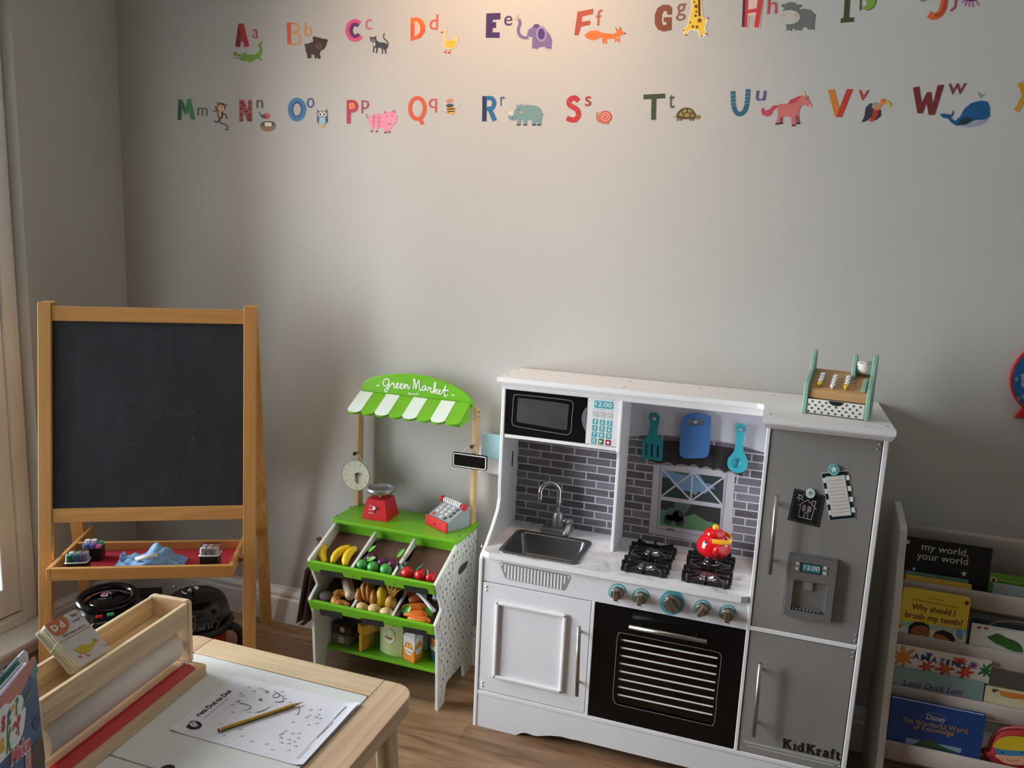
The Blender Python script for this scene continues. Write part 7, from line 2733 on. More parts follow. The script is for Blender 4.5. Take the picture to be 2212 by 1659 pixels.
for nm, c, r, base, inner, stc, lab in (('star_magnet', (662, 142), 70, TEALL, TEAL, PWHITE, 'round teal fridge magnet with a white star, at the head of the shopping list'), ('star_magnet', (361, 447), 61, TEALL, TEALL, PGREY, 'round pale fridge magnet with a grey star, at the head of the house picture')):
    q = [PMg(p) for p in circle2(c[0], c[1], r, 32)]
    cc_ = PMg(c)
    mb = MB((cc_.x, FM, cc_.z))
    mb.prism([(p.x, p.z) for p in q], (0, FM - 0.0025, 0), (1, 0, 0), (0, 0, 1), 0.002, base)
    PM2 = Plane((0, FM - 0.0045, 0), (0, -1, 0)).crop(1690, 990, 5.95)
    mb.disc(PM2, c, r * 0.9, inner, 0.0003, n=32)
    mb.flat(PM2, [(p[0], 2 * c[1] - p[1]) for p in star2(c[0], c[1], r * 0.66, 0.5, 5, 95)], stc, 0.0006)
    tag(mb.build(nm), lab, 'magnet', 'magnets on the fridge')

# red toy teapot on the back right burner
tz = CT + 0.0238
tc_ = V((-0.1085, 2.207, tz))
TRED = M('teapot_red', (206, 18, 28), 0.12, var=0.03, coat=0.5)
TYEL = M('teapot_yellow', (244, 178, 30), 0.3)
tp_ = thing('toy_teapot', 'shiny red toy teapot with eyes and a yellow knob on the hob', 'toy teapot', tc_)
mb = MB(tc_)
S_ = 1.0
mb.lathe([(0.030, 0), (0.036, 0.004), (0.044, 0.012), (0.0478, 0.024), (0.0465, 0.036), (0.040, 0.049), (0.032, 0.058), (0.027, 0.062), (0.0265, 0.064)], TRED, Matrix.Translation(tc_), 40)
mb.build('pot_body', tp_)
mb = MB(tc_)
mb.lathe([(0.029, 0.062), (0.0295, 0.066), (0.027, 0.074), (0.018, 0.080), (0.008, 0.082), (0, 0.082)], TRED, Matrix.Translation(tc_), 36)
mb.build('lid', tp_)
mb = MB(tc_)
mb.ball(tc_ + V((0.001, -0.004, 0.086)), 0.0088, TYEL)
mb.build('lid_knob', tp_)
vd_ = V((-tc_.x, -tc_.y, 0)).normalized()
vs_ = V((-vd_.y, vd_.x, 0))           # to the right seen from the room... sign fixed below
if vs_.dot(RT) < 0:
    vs_ = -vs_
sd_ = (vd_ * 0.97 + vs_ * 0.22).normalized()
mb = MB(tc_)
mb.tube([tc_ + sd_ * 0.036 + V((0, 0, 0.024)), tc_ + sd_ * 0.050 + V((0, 0, 0.034)), tc_ + sd_ * 0.060 + V((0, 0, 0.047))], [0.015, 0.0115, 0.0085], TRED, 18)
mb.build('spout', tp_)
mb = MB(tc_)
for k_ in (-0.62, 0.98):
    d_ = (vd_ * math.cos(k_) + vs_ * math.sin(k_)).normalized()
    o = tc_ + d_ * 0.0385 + V((0, 0, 0.045))
    nr_ = (d_ * 0.8 + V((0, 0, 0.6))).normalized()
    s1_ = nr_.cross(V((0, 0, 1))).normalized()
    s2_ = s1_.cross(nr_)
    mb.lathe([(0.0078, 0), (0.0075, 0.0022), (0.005, 0.0034), (0, 0.0037)], PWHITE, frame(o, s1_, s2_, nr_), 20)
    o2 = o + nr_ * 0.0032 + vs_ * 0.0018 + V((0, 0, 0.001))
    mb.lathe([(0.0046, 0), (0.0035, 0.001), (0, 0.0012)], PBLACK, frame(o2, s1_, s2_, nr_), 16)
mb.build('eyes', tp_)
mb = MB(tc_)
P = [tc_ + vd_ * 0.038 - vs_ * 0.004 + V((0, 0, 0.056)), tc_ + vd_ * 0.040 + vs_ * 0.016 + V((0, 0, 0.056)), tc_ + vd_ * 0.036 + vs_ * 0.036 + V((0, 0, 0.057)), tc_ + vd_ * 0.020 + vs_ * 0.046 + V((0, 0, 0.058)), tc_ - vd_ * 0.006 + vs_ * 0.043 + V((0, 0, 0.060)), tc_ - vd_ * 0.028 + vs_ * 0.026 + V((0, 0, 0.061)), tc_ - vd_ * 0.030 + vs_ * 0.006 + V((0, 0, 0.060))]
mb.tube(smooth_line(P, 5, False), 0.0068, TYEL, 14, flat=0.35, upv=(0, 0, 1))
mb.build('bail_handle', tp_)
mb = MB(tc_)
for sx in (1,):
    P = []
    for i in range(9):
        k_ = 0.42 + 0.05 * i
        d_ = vd_ * math.cos(k_) + vs_ * math.sin(k_)
        P.append(tc_ + d_ * (0.0478) + V((0, 0, 0.021 - 0.006 * math.sin(math.pi * i / 8))))
    mb.tube(P, 0.0007, PBLACK, 6)
mb.build('smile', tp_)

# toy crockery behind the oven window
PINKP = M('pink_plastic', (214, 110, 170), 0.3)
c = V((-0.1880, 2.128, 0.281))
fl = thing('toy_flower_bowl', 'pink flower shaped toy bowl tilted on the oven rack', 'toy bowl', c)
ax = V((0.10, -0.72, 0.69)).normalized()
s1_ = ax.cross(V((0, 0, 1))).normalized()
s2_ = s1_.cross(ax)
TT = frame(c, s1_, s2_, ax)
mb = MB(c)
nu = 64
prof_ = [(0.0, -0.014), (0.026, -0.013), (0.036, -0.004), (0.048, 0.003), (0.050, 0.005), (0.046, 0.005), (0.034, -0.001), (0.025, -0.009), (0.0, -0.010)]
vs, fs = [], []
for r, z in prof_:
    for i in range(nu):
        a = 2 * math.pi * i / nu
        k_ = 1 + (0.07 * abs(math.sin(a * 5)) if r > 0.04 else 0)
        vs.append(V((r * k_ * math.cos(a), r * k_ * math.sin(a), z)))
for j in range(len(prof_) - 1):
    for i in range(nu):
        fs.append((j * nu + i, j * nu + (i + 1) % nu, (j + 1) * nu + (i + 1) % nu, (j + 1) * nu + i))
mb.add(vs, fs, PINKP, True, TT)
mb.build('bowl', fl)
mb = MB(c)
BG_ = M('bowl_print_grey', (70, 80, 96), 0.5)
for dx, dy, r in ((-0.004, 0.004, 0.006), (0.006, 0.002, 0.005), (0.002, -0.006, 0.005)):
    mb.add([TT @ V((dx + r * math.cos(i * math.pi / 6), dy + r * 0.7 * math.sin(i * math.pi / 6), -0.0096 + 0.0001 * (r > 0.0055))) for i in range(12)], [tuple(range(12))], BG_)
mb.build('bowl_print', fl)
rack = 0.2402
for x, y, r, lab, m in ((-0.318, 2.175, 0.040, 'dark red toy bowl at the left end of the oven rack', M('bowl_red', (170, 52, 62), 0.35)),):
    mb = MB((x, y, rack))
    mb.lathe([(0.022, 0), (0.026, 0.001), (0.038, 0.016), (r, 0.028), (0.037, 0.028), (0.034, 0.017), (0.022, 0.005), (0, 0.005)], m, Matrix.Translation((x, y, rack)), 32)
    tag(mb.build('toy_bowl'), lab, 'toy bowl')
    mb = MB((x, y, rack + 0.03))
    mb.lathe([(0.020, 0.0), (0.024, 0.001), (0.033, 0.012), (0.034, 0.022), (0.031, 0.022), (0.028, 0.010), (0, 0.006)], M('bowl_orange', (196, 96, 40), 0.35), Matrix.Translation((x, y, rack + 0.0185)), 32)
    tag(mb.build('toy_bowl'), 'orange toy bowl nested inside the dark red bowl in the oven', 'toy bowl')
mb = MB((-0.100, 2.235, rack))
mb.lathe([(0.016, 0), (0.024, 0.006), (0.027, 0.020), (0.024, 0.034), (0.012, 0.042), (0, 0.043)], M('toy_green', (70, 160, 40), 0.25), Matrix.Translation((-0.100, 2.235, rack)), 28)
tag(mb.build('toy_pepper'), 'bright green rounded toy pepper at the back of the oven rack', 'toy vegetable')
pz = 0.1215
pc = V((-0.2195, 2.155, pz))
po = thing('toy_pot', 'white toy cooking pot with a yellow inside on the oven floor', 'toy pot', pc)
mb = MB(pc)
mb.lathe([(0.034, 0), (0.037, 0.003), (0.0385, 0.030), (0.041, 0.044), (0.0415, 0.046), (0.040, 0.046)], M('pot_white', (220, 216, 208), 0.3), Matrix.Translation(pc), 40)
mb.build('pot_wall', po)
mb = MB(pc)
mb.lathe([(0.0398, 0.0458), (0.037, 0.030), (0.035, 0.006), (0, 0.006)], M('pot_inside_yellow', (224, 160, 40), 0.35), Matrix.Translation(pc), 40, caps=False)
mb.build('pot_inside', po)
for i in range(6):
    z = pz + i * 0.0068
    cx_, cy_ = -0.055 + 0.0008 * (i % 2), 2.165
    mb = MB((cx_, cy_, z))
    pm = M('toy_plate_cream', (214, 204, 184), 0.35)
    mb.lathe([(0.026, 0), (0.030, 0.001), (0.040, 0.0042), (0.0435, 0.0056), (0.042, 0.0062), (0.030, 0.003), (0, 0.0025)], pm, Matrix.Translation((cx_, cy_, z)), 36)
    tag(mb.build('toy_plate'), 'cream toy plate in the stack at the right of the oven floor', 'toy plate', 'stack of toy plates in the oven')
sx_p = at_z((1491, 1546), pz)
mb = MB(sx_p)
mb.lathe([(0.016, 0), (0.024, 0.004), (0.025, 0.005), (0.015, 0.003), (0, 0.003)], M('pot_white', (220, 216, 208), 0.3), Matrix.Translation((-0.135, 2.085, pz)), 30)
tag(mb.build('toy_saucer'), 'small white toy saucer on the oven floor in front of the plate stack', 'toy saucer')

# ------------------------------------------------------------------ book rack
RKX0, RKX1 = 0.358, 0.376
RKR = 1.02
RACKW = M('rack_white_paint', (214, 208, 198), 0.45, var=0.02)
FAB = None


def fabric():
    m, nt, b = new_mat('taupe_canvas')
    vec = mapping(nt)
    f = noise(nt, vec, 9, 3)
    c_ = lin((186, 174, 164))
    link(nt, ramp(nt, f, [(0.3, tuple(x * 0.93 for x in c_)), (0.7, c_)]), b.inputs['Base Color'])
    b.inputs['Roughness'].default_value = 0.95
    b.inputs['Specular IOR Level'].default_value = 0.1
    bump(nt, b, noise(nt, vec, 600, 2), 0.4, 0.001)
    return m


FAB = fabric()
RO = V((0.69, 2.2, 0))
rk = thing('book_rack', 'white childrens book rack with taupe canvas pockets beside the fridge', 'book rack', RO)
rp_prof = [(2.345, 0), (2.345, 0.772), (2.318, 0.768), (2.209, 0.745), (2.198, 0.736), (2.188, 0.712), (2.182, 0.672), (2.146, 0.560), (2.122, 0.375), (2.082, 0.120), (2.066, 0.0)]
for x0 in (RKX0, RKR):
    mb = MB(RO)
    mb.prism(rp_prof, (x0, 0, 0), (0, 1, 0), (0, 0, 1), 0.018, RACKW, 0.002)
    mb.build('side_panel', rk)
RODS = [(2.178, 0.607), (2.153, 0.470), (2.128, 0.335), (2.100, 0.192)]
mb = MB(RO)
mb.prism([(2.296, 0.716), (2.305, 0.724), (2.312, 0.722), (2.318, 0.70), (2.316, 0.50), (2.311, 0.50), (2.303, 0.69)], (RKX1 + 0.001, 0, 0), (0, 1, 0), (0, 0, 1), RKR - RKX1 - 0.002, FAB, 0, None, True)
mb.build('canvas_back', rk)
for i, (y, z) in enumerate(RODS):
    mb = MB(RO)
    o_ = [(y - 0.006, z - 0.001), (y - 0.004, z + 0.005), (y + 0.002, z + 0.005), (y + 0.0035, z), (y + 0.0035, z - 0.038), (y + 0.012, z - 0.048), (y + 0.034, z - 0.052), (y + 0.056, z - 0.046), (y + 0.064, z - 0.02), (y + 0.067, z - 0.02), (y + 0.060, z - 0.049), (y + 0.034, z - 0.056), (y + 0.010, z - 0.052), (y, z - 0.040), (y - 0.0065, z - 0.006)]
    mb.prism(o_, (RKX1 + 0.001, 0, 0), (0, 1, 0), (0, 0, 1), RKR - RKX1 - 0.002, FAB, 0, None, True)
    mb.build('canvas_pocket', rk)
    mb = MB(RO)
    mb.cyl((RKX1, y - 0.001, z), (RKR, y - 0.001, z), 0.0032, RACKW, n=10)
    mb.build('rod', rk)
mb = MB(RO)
mb.box((RKX1, 2.33, 0.62), (RKR, 2.345, 0.70), RACKW, 0.001)
mb.build('cross_rail', rk)


def bplane(k, off=0.0045):
    y, z = RODS[k]
    return Plane((0, y + off, z), (0, -1, 0))


def book(lab, k, px_tl, px_tr, cover, off=0.0045, th=0.006, bottom=0.036, corner=0.002, group=None, pages=M('page_white', (226, 226, 226), 0.7), x0=None, pagecol=None, name='picture_book', x1=None):
    pl = bplane(k, off)
    a, b_ = pl(px_tl), pl(px_tr)
    xa = max(a.x, RKX1 + 0.0025) if x0 is None else x0
    xb = b_.x if x1 is None else x1
    ztop = b_.z
    zbot = RODS[k][1] - bottom
    ev = V((0, 0, 1))
    base = Vector((xa, 0, zbot))
    base.y = pl.p0.y
    H = (ztop - zbot) / ev.z
    W = xb - xa
    t = thing(name, lab, 'book', base, group)
    n_ = pl.n
    mb = MB(base)
    pts = rrect(0, 0, W, H, corner, 3)
    mb.prism(pts, base - n_ * 0.0012, (1, 0, 0), ev, 0.0012, cover)
    mb.prism(pts, base - n_ * th, (1, 0, 0), ev, 0.0012, cover)
    return t, pl, mb, base, W, H, ev, th


def finish(t, mb, base, W, H, ev, th, pl, pm=None):
    mb.build('cover', t)
    m2 = MB(base)
    m2.prism([(0.002, 0.002), (W - 0.003, 0.002), (W - 0.003, H - 0.003), (0.002, H - 0.003)], base - pl.n * (th - 0.0013), (1, 0, 0), ev, th - 0.0027, pm or M('page_white', (226, 226, 226), 0.7))
    m2.build('pages', t)


# black star book
BKB = M('cover_black', (16, 16, 18), 0.5)
STW = M('cover_star', (196, 196, 190), 0.5)
r_ = book('black picture book with white lettering and stars, in the top pocket of the rack', 0, (1957, 1157), (2145.5, 1186.5), BKB, 0.0240, 0.007)
t, pl, mb, base, W, H, ev, th = r_
Z = pl.crop(1860, 1080, 6.284)
mb.ptext(Z, 'my world,', (820, 672), (1452, 768), STW, 0.006, 0, 92, 0.0006)
mb.ptext(Z, 'your world', (757, 792), (1445, 884), STW, 0.006, 0, 92, 0.0006)
for c_, r in (((636, 568), 44), ((1398, 1002), 48), ((718, 936), 30)):
    mb.flat(Z, [(p[0], 2 * c_[1] - p[1]) for p in star2(c_[0], c_[1], r, 0.42, 5, 92)], STW, 0.0006)
finish(t, mb, base, W, H, ev, th, pl, M('page_red_edge', (150, 60, 60), 0.7))
# low books in front of it
r_ = book('thin teal book between the black star book and the low yellow one', 0, (1956, 1227), (2093, 1254), M('cover_teal_thin', (88, 128, 120), 0.5), 0.0155, 0.006)
finish(r_[0], r_[2], *r_[3:8], r_[1])
r_ = book('low yellow book at the front of the top pocket', 0, (1958, 1235), (2100, 1265), M('cover_mustard', (206, 170, 60), 0.5, var=0.05), 0.0045, 0.010)
finish(r_[0], r_[2], *r_[3:8], r_[1])
GRN = M('cover_lime', (98, 150, 44), 0.5)
r_ = book('green book with a red dot and yellow arrows, right of the black star book', 0, (2139, 1243), (2300, 1262), GRN, 0.0240, 0.006)
t, pl, mb, base, W, H, ev, th = r_
Z = pl.crop(1860, 1080, 6.284)
mb.disc(Z, (1795, 1085), 42, PWHITE, 0.0006)
mb.disc(Z, (1795, 1085), 30, M('print_maroon', (120, 40, 44), 0.5), 0.0009)
for i in range(9):
    x = 1840 + i * 46
    mb.flat(Z, [(x, 1068 + i * 7), (x + 26, 1085 + i * 7), (x, 1104 + i * 7)], M('print_yellow', (206, 190, 60), 0.5), 0.0006)
finish(t, mb, base, W, H, ev, th, pl)
r_ = book('grey blue book in front of the green book in the top pocket', 0, (2148, 1257), (2300, 1285), M('cover_grey_blue', (134, 150, 158), 0.5, var=0.06), 0.0045, 0.012)
t, pl, mb, base, W, H, ev, th = r_
Z = pl.crop(1860, 1080, 6.284)
mb.flat(Z, [(1890, 1195), (1930, 1185), (1965, 1205), (1940, 1225), (1900, 1222)], M('print_ochre', (190, 140, 50), 0.5), 0.0006)
finish(t, mb, base, W, H, ev, th, pl)
# yellow question book
YB = M('cover_yellow', (226, 196, 64), 0.5, var=0.02)
r_ = book('yellow book about brushing teeth with two drawn children', 1, (1945, 1266), (2098.5, 1293), YB, 0.0045, 0.010, 0.036, 0.008)
t, pl, mb, base, W, H, ev, th = r_
Z = pl.crop(1880, 1300, 6.663)
DBR = M('print_dark_brown', (104, 50, 30), 0.5)
SKN1, SKN2, HAIR = M('print_skin_dark', (150, 84, 48), 0.5), M('print_skin', (176, 112, 66), 0.5), M('print_hair', (28, 24, 26), 0.5)
mb.flat(Z, [(340, 250), (1390, 400), (1345, 745), (1250, 735), (330, 590)], M('print_pale_bath', (206, 208, 204), 0.5), 0.0005)
mb.flat(Z, [(340, 250), (1390, 398), (1382, 470), (340, 330)], M('print_pale_green', (160, 190, 170), 0.5), 0.0007)
mb.ptext(Z, 'Why should I', (596, 100), (1216, 205), DBR, 0.012, 0, 84, 0.0008)
mb.ptext(Z, 'brush my teeth?', (496, 215), (1325, 348), DBR, 0.012, 0, 84, 0.0008)
mb.ptext(Z, 'Very First Questions and Answers', (600, -30), (1262, 95), M('print_olive', (140, 116, 50), 0.5), 0.0, 0, 30, 0.0008)
mb.ptext(Z, 'Lift-the-flap', (840, -50), (1050, -8), M('print_olive', (140, 116, 50), 0.5), 0.0, 0, 26, 0.0008)
mb.disc(Z, (1390, 18), 32, M('print_maroon', (120, 40, 44), 0.5), 0.0008)
mb.flat(Z, [(545, 420), (560, 340), (640, 295), (740, 300), (830, 340), (855, 410), (850, 470), (820, 525), (720, 525), (640, 520), (580, 500), (535, 520), (540, 470)], SKN1, 0.0009, True, 3)
mb.flat(Z, [(545, 440), (550, 350), (640, 285), (760, 290), (840, 340), (858, 420), (820, 360), (740, 340), (650, 345), (600, 370), (575, 450)], HAIR, 0.0012)
mb.flat(Z, [(640, 520), (740, 530), (800, 590), (870, 625), (860, 645), (780, 625), (745, 645), (630, 625)], SKN1, 0.001)
mb.flat(Z, [(695, 495), (720, 478), (770, 488), (760, 515), (705, 518)], PWHITE, 0.0013)
mb.flat(Z, [(905, 500), (960, 420), (1080, 415), (1190, 480), (1215, 580), (1160, 630), (1040, 640), (950, 600)], SKN2, 0.0009, True, 3)
mb.flat(Z, [(895, 500), (940, 425), (1050, 405), (1170, 450), (1225, 540), (1200, 620), (1185, 690), (1150, 690), (1165, 600), (1130, 540), (1040, 480), (960, 460)], HAIR, 0.0012)
mb.flat(Z, [(960, 640), (1100, 660), (1130, 705), (950, 680)], M('print_yellow', (206, 190, 60), 0.5), 0.001)
mb.flat(Z, [(605, 640), (760, 650), (820, 668), (700, 672), (600, 655)], M('print_red', (196, 70, 50), 0.5), 0.001)
mb.flat(Z, [(1240, 500), (1245, 420), (1285, 385), (1325, 420), (1330, 510)], M('print_blue', (86, 148, 196), 0.5), 0.001, True, 3)
mb.flat(Z, [(1255, 520), (1340, 515), (1335, 540), (1270, 535)], M('print_lime', (110, 150, 60), 0.5), 0.001)
mb.flat(Z, [(372, 520), (440, 490), (520, 510), (550, 570), (460, 600), (370, 570)], M('print_leopard', (150, 120, 44), 0.5), 0.001)
for x, y in ((420, 520), (470, 540), (500, 575), (400, 560)):
    mb.disc(Z, (x, y), 14, HAIR, 0.0013, n=8)
mb.flat(Z, [(385, 330), (430, 310), (485, 335), (440, 355), (445, 385), (400, 365)], M('print_orange', (206, 130, 60), 0.5), 0.001)
finish(t, mb, base, W, H, ev, th, pl)
# white nature book with a leafy green shape, and the dark ring binder behind
r_ = book('dark spiral ring book showing as an arch behind the white picture book', 1, (2097, 1342), (2300, 1370), M('cover_navy_dark', (30, 40, 54), 0.5), 0.0135, 0.004)
t, pl, mb, base, W, H, ev, th = r_
Z = pl.crop(1880, 1300, 6.663)
P = [(1690, 340), (1780, 300), (1880, 280), (2000, 275), (2120, 285), (2240, 310)]
mb.stroke(Z, P, 22, M('print_taupe', (120, 112, 100), 0.5), 0.0008, True)
finish(t, mb, base, W, H, ev, th, pl)
r_ = book('white picture book with a leafy green shape in the second pocket, at the frame edge', 1, (2100, 1352), (2320, 1385), M('cover_white', (214, 210, 202), 0.5, var=0.02), 0.0045, 0.008)
t, pl, mb, base, W, H, ev, th = r_
Z = pl.crop(1880, 1300, 6.663)
mb.flat(Z, [(1680, 505), (1740, 485), (1800, 455), (1870, 465), (1960, 515), (2060, 550), (2140, 600), (2180, 650), (2195, 725), (2110, 720), (2000, 690), (1900, 640), (1820, 610), (1750, 560)], M('print_leaf', (50, 104, 40), 0.5, var=0.2, vs=70), 0.0006, True, 3)
for c_ in ((1565, 370), (1665, 380)):
    mb.disc(Z, c_, 32, M('print_red_brown', (140, 66, 50), 0.5), 0.0006, 18)
mb.ptext(Z, 'a first book of leaves and things', (1770, 398), (2330, 440), M('print_grey', (150, 146, 144)), 0, 0, 24, 0.0006)
finish(t, mb, base, W, H, ev, th, pl)
# third pocket
r_ = book('thick white art activity book with colourful paint splats', 2, (1932, 1398), (2143, 1428), M('cover_white', (214, 210, 202), 0.5), 0.0140, 0.012)
t, pl, mb, base, W, H, ev, th = r_
Z = pl.crop(1880, 1300, 6.663)
SO1, SR1, SV1, SG1, SB1 = M('splat_orange', (206, 124, 48), 0.5), M('splat_red', (200, 50, 44), 0.5), M('splat_violet', (110, 60, 140), 0.5), M('splat_green', (40, 110, 66), 0.5), M('print_indigo', (44, 66, 118), 0.5)


def splat(c_, r, m, n=9, sy=0.8, seed=1, lift=0.0006):
    rn = random.Random(seed)
    pts = []
    for i in range(n):
        a = 2 * math.pi * i / n
        R_ = r * rn.uniform(0.85, 1.25)
        for da, f in ((-0.42, 0.45), (-0.16, 0.9), (0, 1.0), (0.16, 0.9), (0.42, 0.45)):
            b2 = a + da * 2 * math.pi / n
            pts.append((c_[0] + R_ * f * math.cos(b2), c_[1] + R_ * f * sy * math.sin(b2)))
    mb.flat(Z, pts, m, lift)


splat((470, 800), 195, SO1, 8, 0.75, 4)
splat((1285, 850), 105, SR1, 8, 0.6, 5)
splat((1480, 915), 66, SV1, 10, 0.9, 6)
splat((1655, 990), 110, SG1, 7, 0.95, 8)
splat((850, 760), 60, SB1, 5, 0.6, 9)
for ch, a, b_ in (('A', (608, 812), (705, 830)), ('M', (725, 832), (850, 858)), ('A', (868, 866), (960, 886)), ('Z', (990, 885), (1062, 902)), ('I', (1085, 905), (1130, 915)), ('N', (1165, 918), (1262, 945)), ('G', (1262, 945), (1362, 968))):
    mb.ptext(Z, ch, a, b_, SB1, 0.03, 0, 78, 0.001)
for c_, r, s_, a, b_ in (((810, 930), 105, 'A', (770, 965), (850, 985)), ((1075, 965), 130, 'R', (1025, 1000), (1130, 1030)), ((1365, 1015), 120, 'T', (1320, 1055), (1405, 1078))):
    splat(c_, r, SR1, 6, 0.75, int(r), 0.0011)
    mb.ptext(Z, s_, a, b_, M('print_ochre', (206, 150, 60), 0.5), 0.0, 0, 95, 0.0014)
finish(t, mb, base, W, H, ev, th, pl, M('page_cream', (224, 206, 172), 0.7, var=0.1, vs=80))
r_ = book('dark picture book showing only its right edge behind the pale green duck book', 2, (1950, 1465), (2133, 1478), M('cover_dark_mixed', (42, 44, 66), 0.5, var=0.3, vs=50), 0.0100, 0.003)
finish(r_[0], r_[2], *r_[3:8], r_[1])
DK = M('cover_duck_green', (132, 162, 154), 0.55, var=0.10, vs=40)
r_ = book('pale green picture book about a lost duck at the front of the third pocket', 2, (1925, 1441), (2127.5, 1476.5), DK, 0.0045, 0.005, 0.036, 0.005)
t, pl, mb, base, W, H, ev, th = r_
Z = pl.crop(1880, 1300, 6.663)
mb.flat(Z, [(440, 1100), (1410, 1275), (1388, 1385), (425, 1190)], M('print_slate_box', (140, 152, 166), 0.5, var=0.04), 0.0005)
mb.ptext(Z, 'Little Duck Lost', (470, 1195), (1335, 1345), M('print_navy', (34, 36, 58), 0.5), 0.004, 0.25, 78, 0.0008)
finish(t, mb, base, W, H, ev, th, pl)
r_ = book('cream picture book with an ochre landscape, right of the duck book', 2, (2130, 1483), (2330, 1520), M('cover_cream', (216, 206, 168), 0.5, var=0.03), 0.0045, 0.006)
t, pl, mb, base, W, H, ev, th = r_
Z = pl.crop(1880, 1300, 6.663)
mb.flat(Z, [(1850, 1275), (1920, 1285), (2080, 1310), (2230, 1340), (2230, 1410), (2000, 1385), (1880, 1350)], SO1, 0.0006)
mb.flat(Z, [(1740, 1265), (1770, 1250), (1840, 1260), (1850, 1285), (1800, 1285), (1785, 1315)], M('print_brown', (90, 56, 44), 0.5), 0.0006)
finish(t, mb, base, W, H, ev, th, pl)
# fourth pocket
r_ = book('large dark blue encyclopedia with gold title lettering in the lowest visible pocket', 3, (1918, 1508), (2131, 1547), M('cover_royal_blue', (28, 66, 132), 0.45, var=0.05), 0.0045, 0.012, 0.036, 0.001)
t, pl, mb, base, W, H, ev, th = r_
Z = pl.crop(1880, 1470, 6.663)
GOLD = M('print_gold', (178, 140, 92), 0.5)
mb.ptext(Z, 'Disney', (800, 550), (1085, 605), PLGREY, 0.014, 0.12, 76, 0.0008)
mb.stroke(Z, [(700, 620), (720, 540), (780, 480), (860, 460), (960, 470), (1060, 510), (1118, 545)], 8, PGREY, 0.0007, True, 3)
mb.ptext(Z, 'The Wonderful World', (458, 590), (1398, 765), GOLD, 0.010, 0, 72, 0.0008)
mb.ptext(Z, 'of Knowledge', (620, 692), (1200, 800), GOLD, 0.010, 0, 70, 0.0008)
mb.flat(Z, [(518, 822), (1310, 975), (1300, 1040), (500, 900)], M('print_sky_pale', (140, 164, 190), 0.5), 0.0006)
mb.flat(Z, [(620, 922), (720, 855), (820, 848), (900, 870), (1000, 930), (1100, 975), (1310, 1050), (1000, 990)], M('print_hill', (58, 82, 44), 0.5, var=0.15, vs=60), 0.0009)
finish(t, mb, base, W, H, ev, th, pl)
# padded red face bag beside it
pl = bplane(3, 0.020)
Z = pl.crop(1880, 1470, 6.663)
c = pl((2200, 1620))
fb_ = thing('face_bag', 'padded red bag with a yellow hair, blue mask and smiling face at the frame edge', 'bag', c)
BR = M('bag_red', (168, 36, 40), 0.7)
mb = MB(c)
bo = [(1600, 1050), (1640, 1010), (1700, 990), (1740, 880), (1800, 780), (1900, 720), (2050, 700), (2220, 705), (2400, 740), (2520, 840), (2560, 1000), (2620, 1060), (2600, 1200), (2300, 1330), (2000, 1330), (1750, 1180)]
q = [Z(p) for p in sm2(bo, 3)]
xz = [(p.x, p.z) for p in q]
cx_, cz_ = sum(p[0] for p in xz) / len(xz), sum(p[1] for p in xz) / len(xz)
y0 = RODS[3][0] + 0.033
rows = []
for f, dy in ((1.0, 0), (1.0, -0.010), (0.96, -0.018), (0.85, -0.023), (0.6, -0.026)):
    rows.append([V((cx_ + (x - cx_) * f, y0 + dy, cz_ + (z - cz_) * f)) for x, z in xz])
k = len(xz)
for a, b_ in zip(rows, rows[1:]):
    mb.add(a + b_, [(i, (i + 1) % k, k + (i + 1) % k, k + i) for i in range(k)], BR, True)
mb.add(rows[-1] + [V((cx_, y0 - 0.0265, cz_))], [(i, (i + 1) % k, k) for i in range(k)], BR, True)
mb.add(rows[0], [tuple(range(k))[::-1]], BR)
mb.build('bag_body', fb_)
mb = MB(c)
Zf = Plane((0, y0 - 0.0270, 0), (0, -1, 0)).crop(1880, 1470, 6.663)
mb.flat(Zf, [(1770, 960), (1830, 860), (1930, 810), (2080, 800), (2220, 820), (2350, 880), (2400, 980), (2300, 1010), (2000, 1005)], M('felt_yellow', (214, 190, 30), 0.8), 0.0002, True, 3)
mb.flat(Zf, [(1820, 1060), (1850, 1130), (1950, 1190), (2100, 1215), (2260, 1200), (2360, 1120), (2380, 1060)], M('felt_skin', (222, 170, 136), 0.8), 0.0003, True, 3)
mb.flat(Zf, [(1785, 978), (2000, 1005), (2200, 1015), (2390, 990), (2385, 1075), (2200, 1085), (1990, 1080), (1810, 1060)], M('felt_blue', (58, 130, 176), 0.8), 0.0005)
for x in (1898, 2180):
    mb.disc(Zf, (x, 1032), 13, PBLACK, 0.0008, n=12)
mb.stroke(Zf, [(1960, 1130), (2050, 1160), (2150, 1140)], 8, M('print_red', (196, 70, 50), 0.5), 0.0006, True)
mb.build('face', fb_)
mb = MB(c)
mb.tube(smooth_line([V((p.x, y0 - 0.012, p.z)) for p in (Z(q_) for q_ in ((1690, 985), (1735, 860), (1800, 765), (1910, 700), (2060, 680), (2230, 690), (2400, 725)))], 4, False), 0.0035, M('bag_pink', (186, 90, 96), 0.7), 10)
mb.build('piping', fb_)

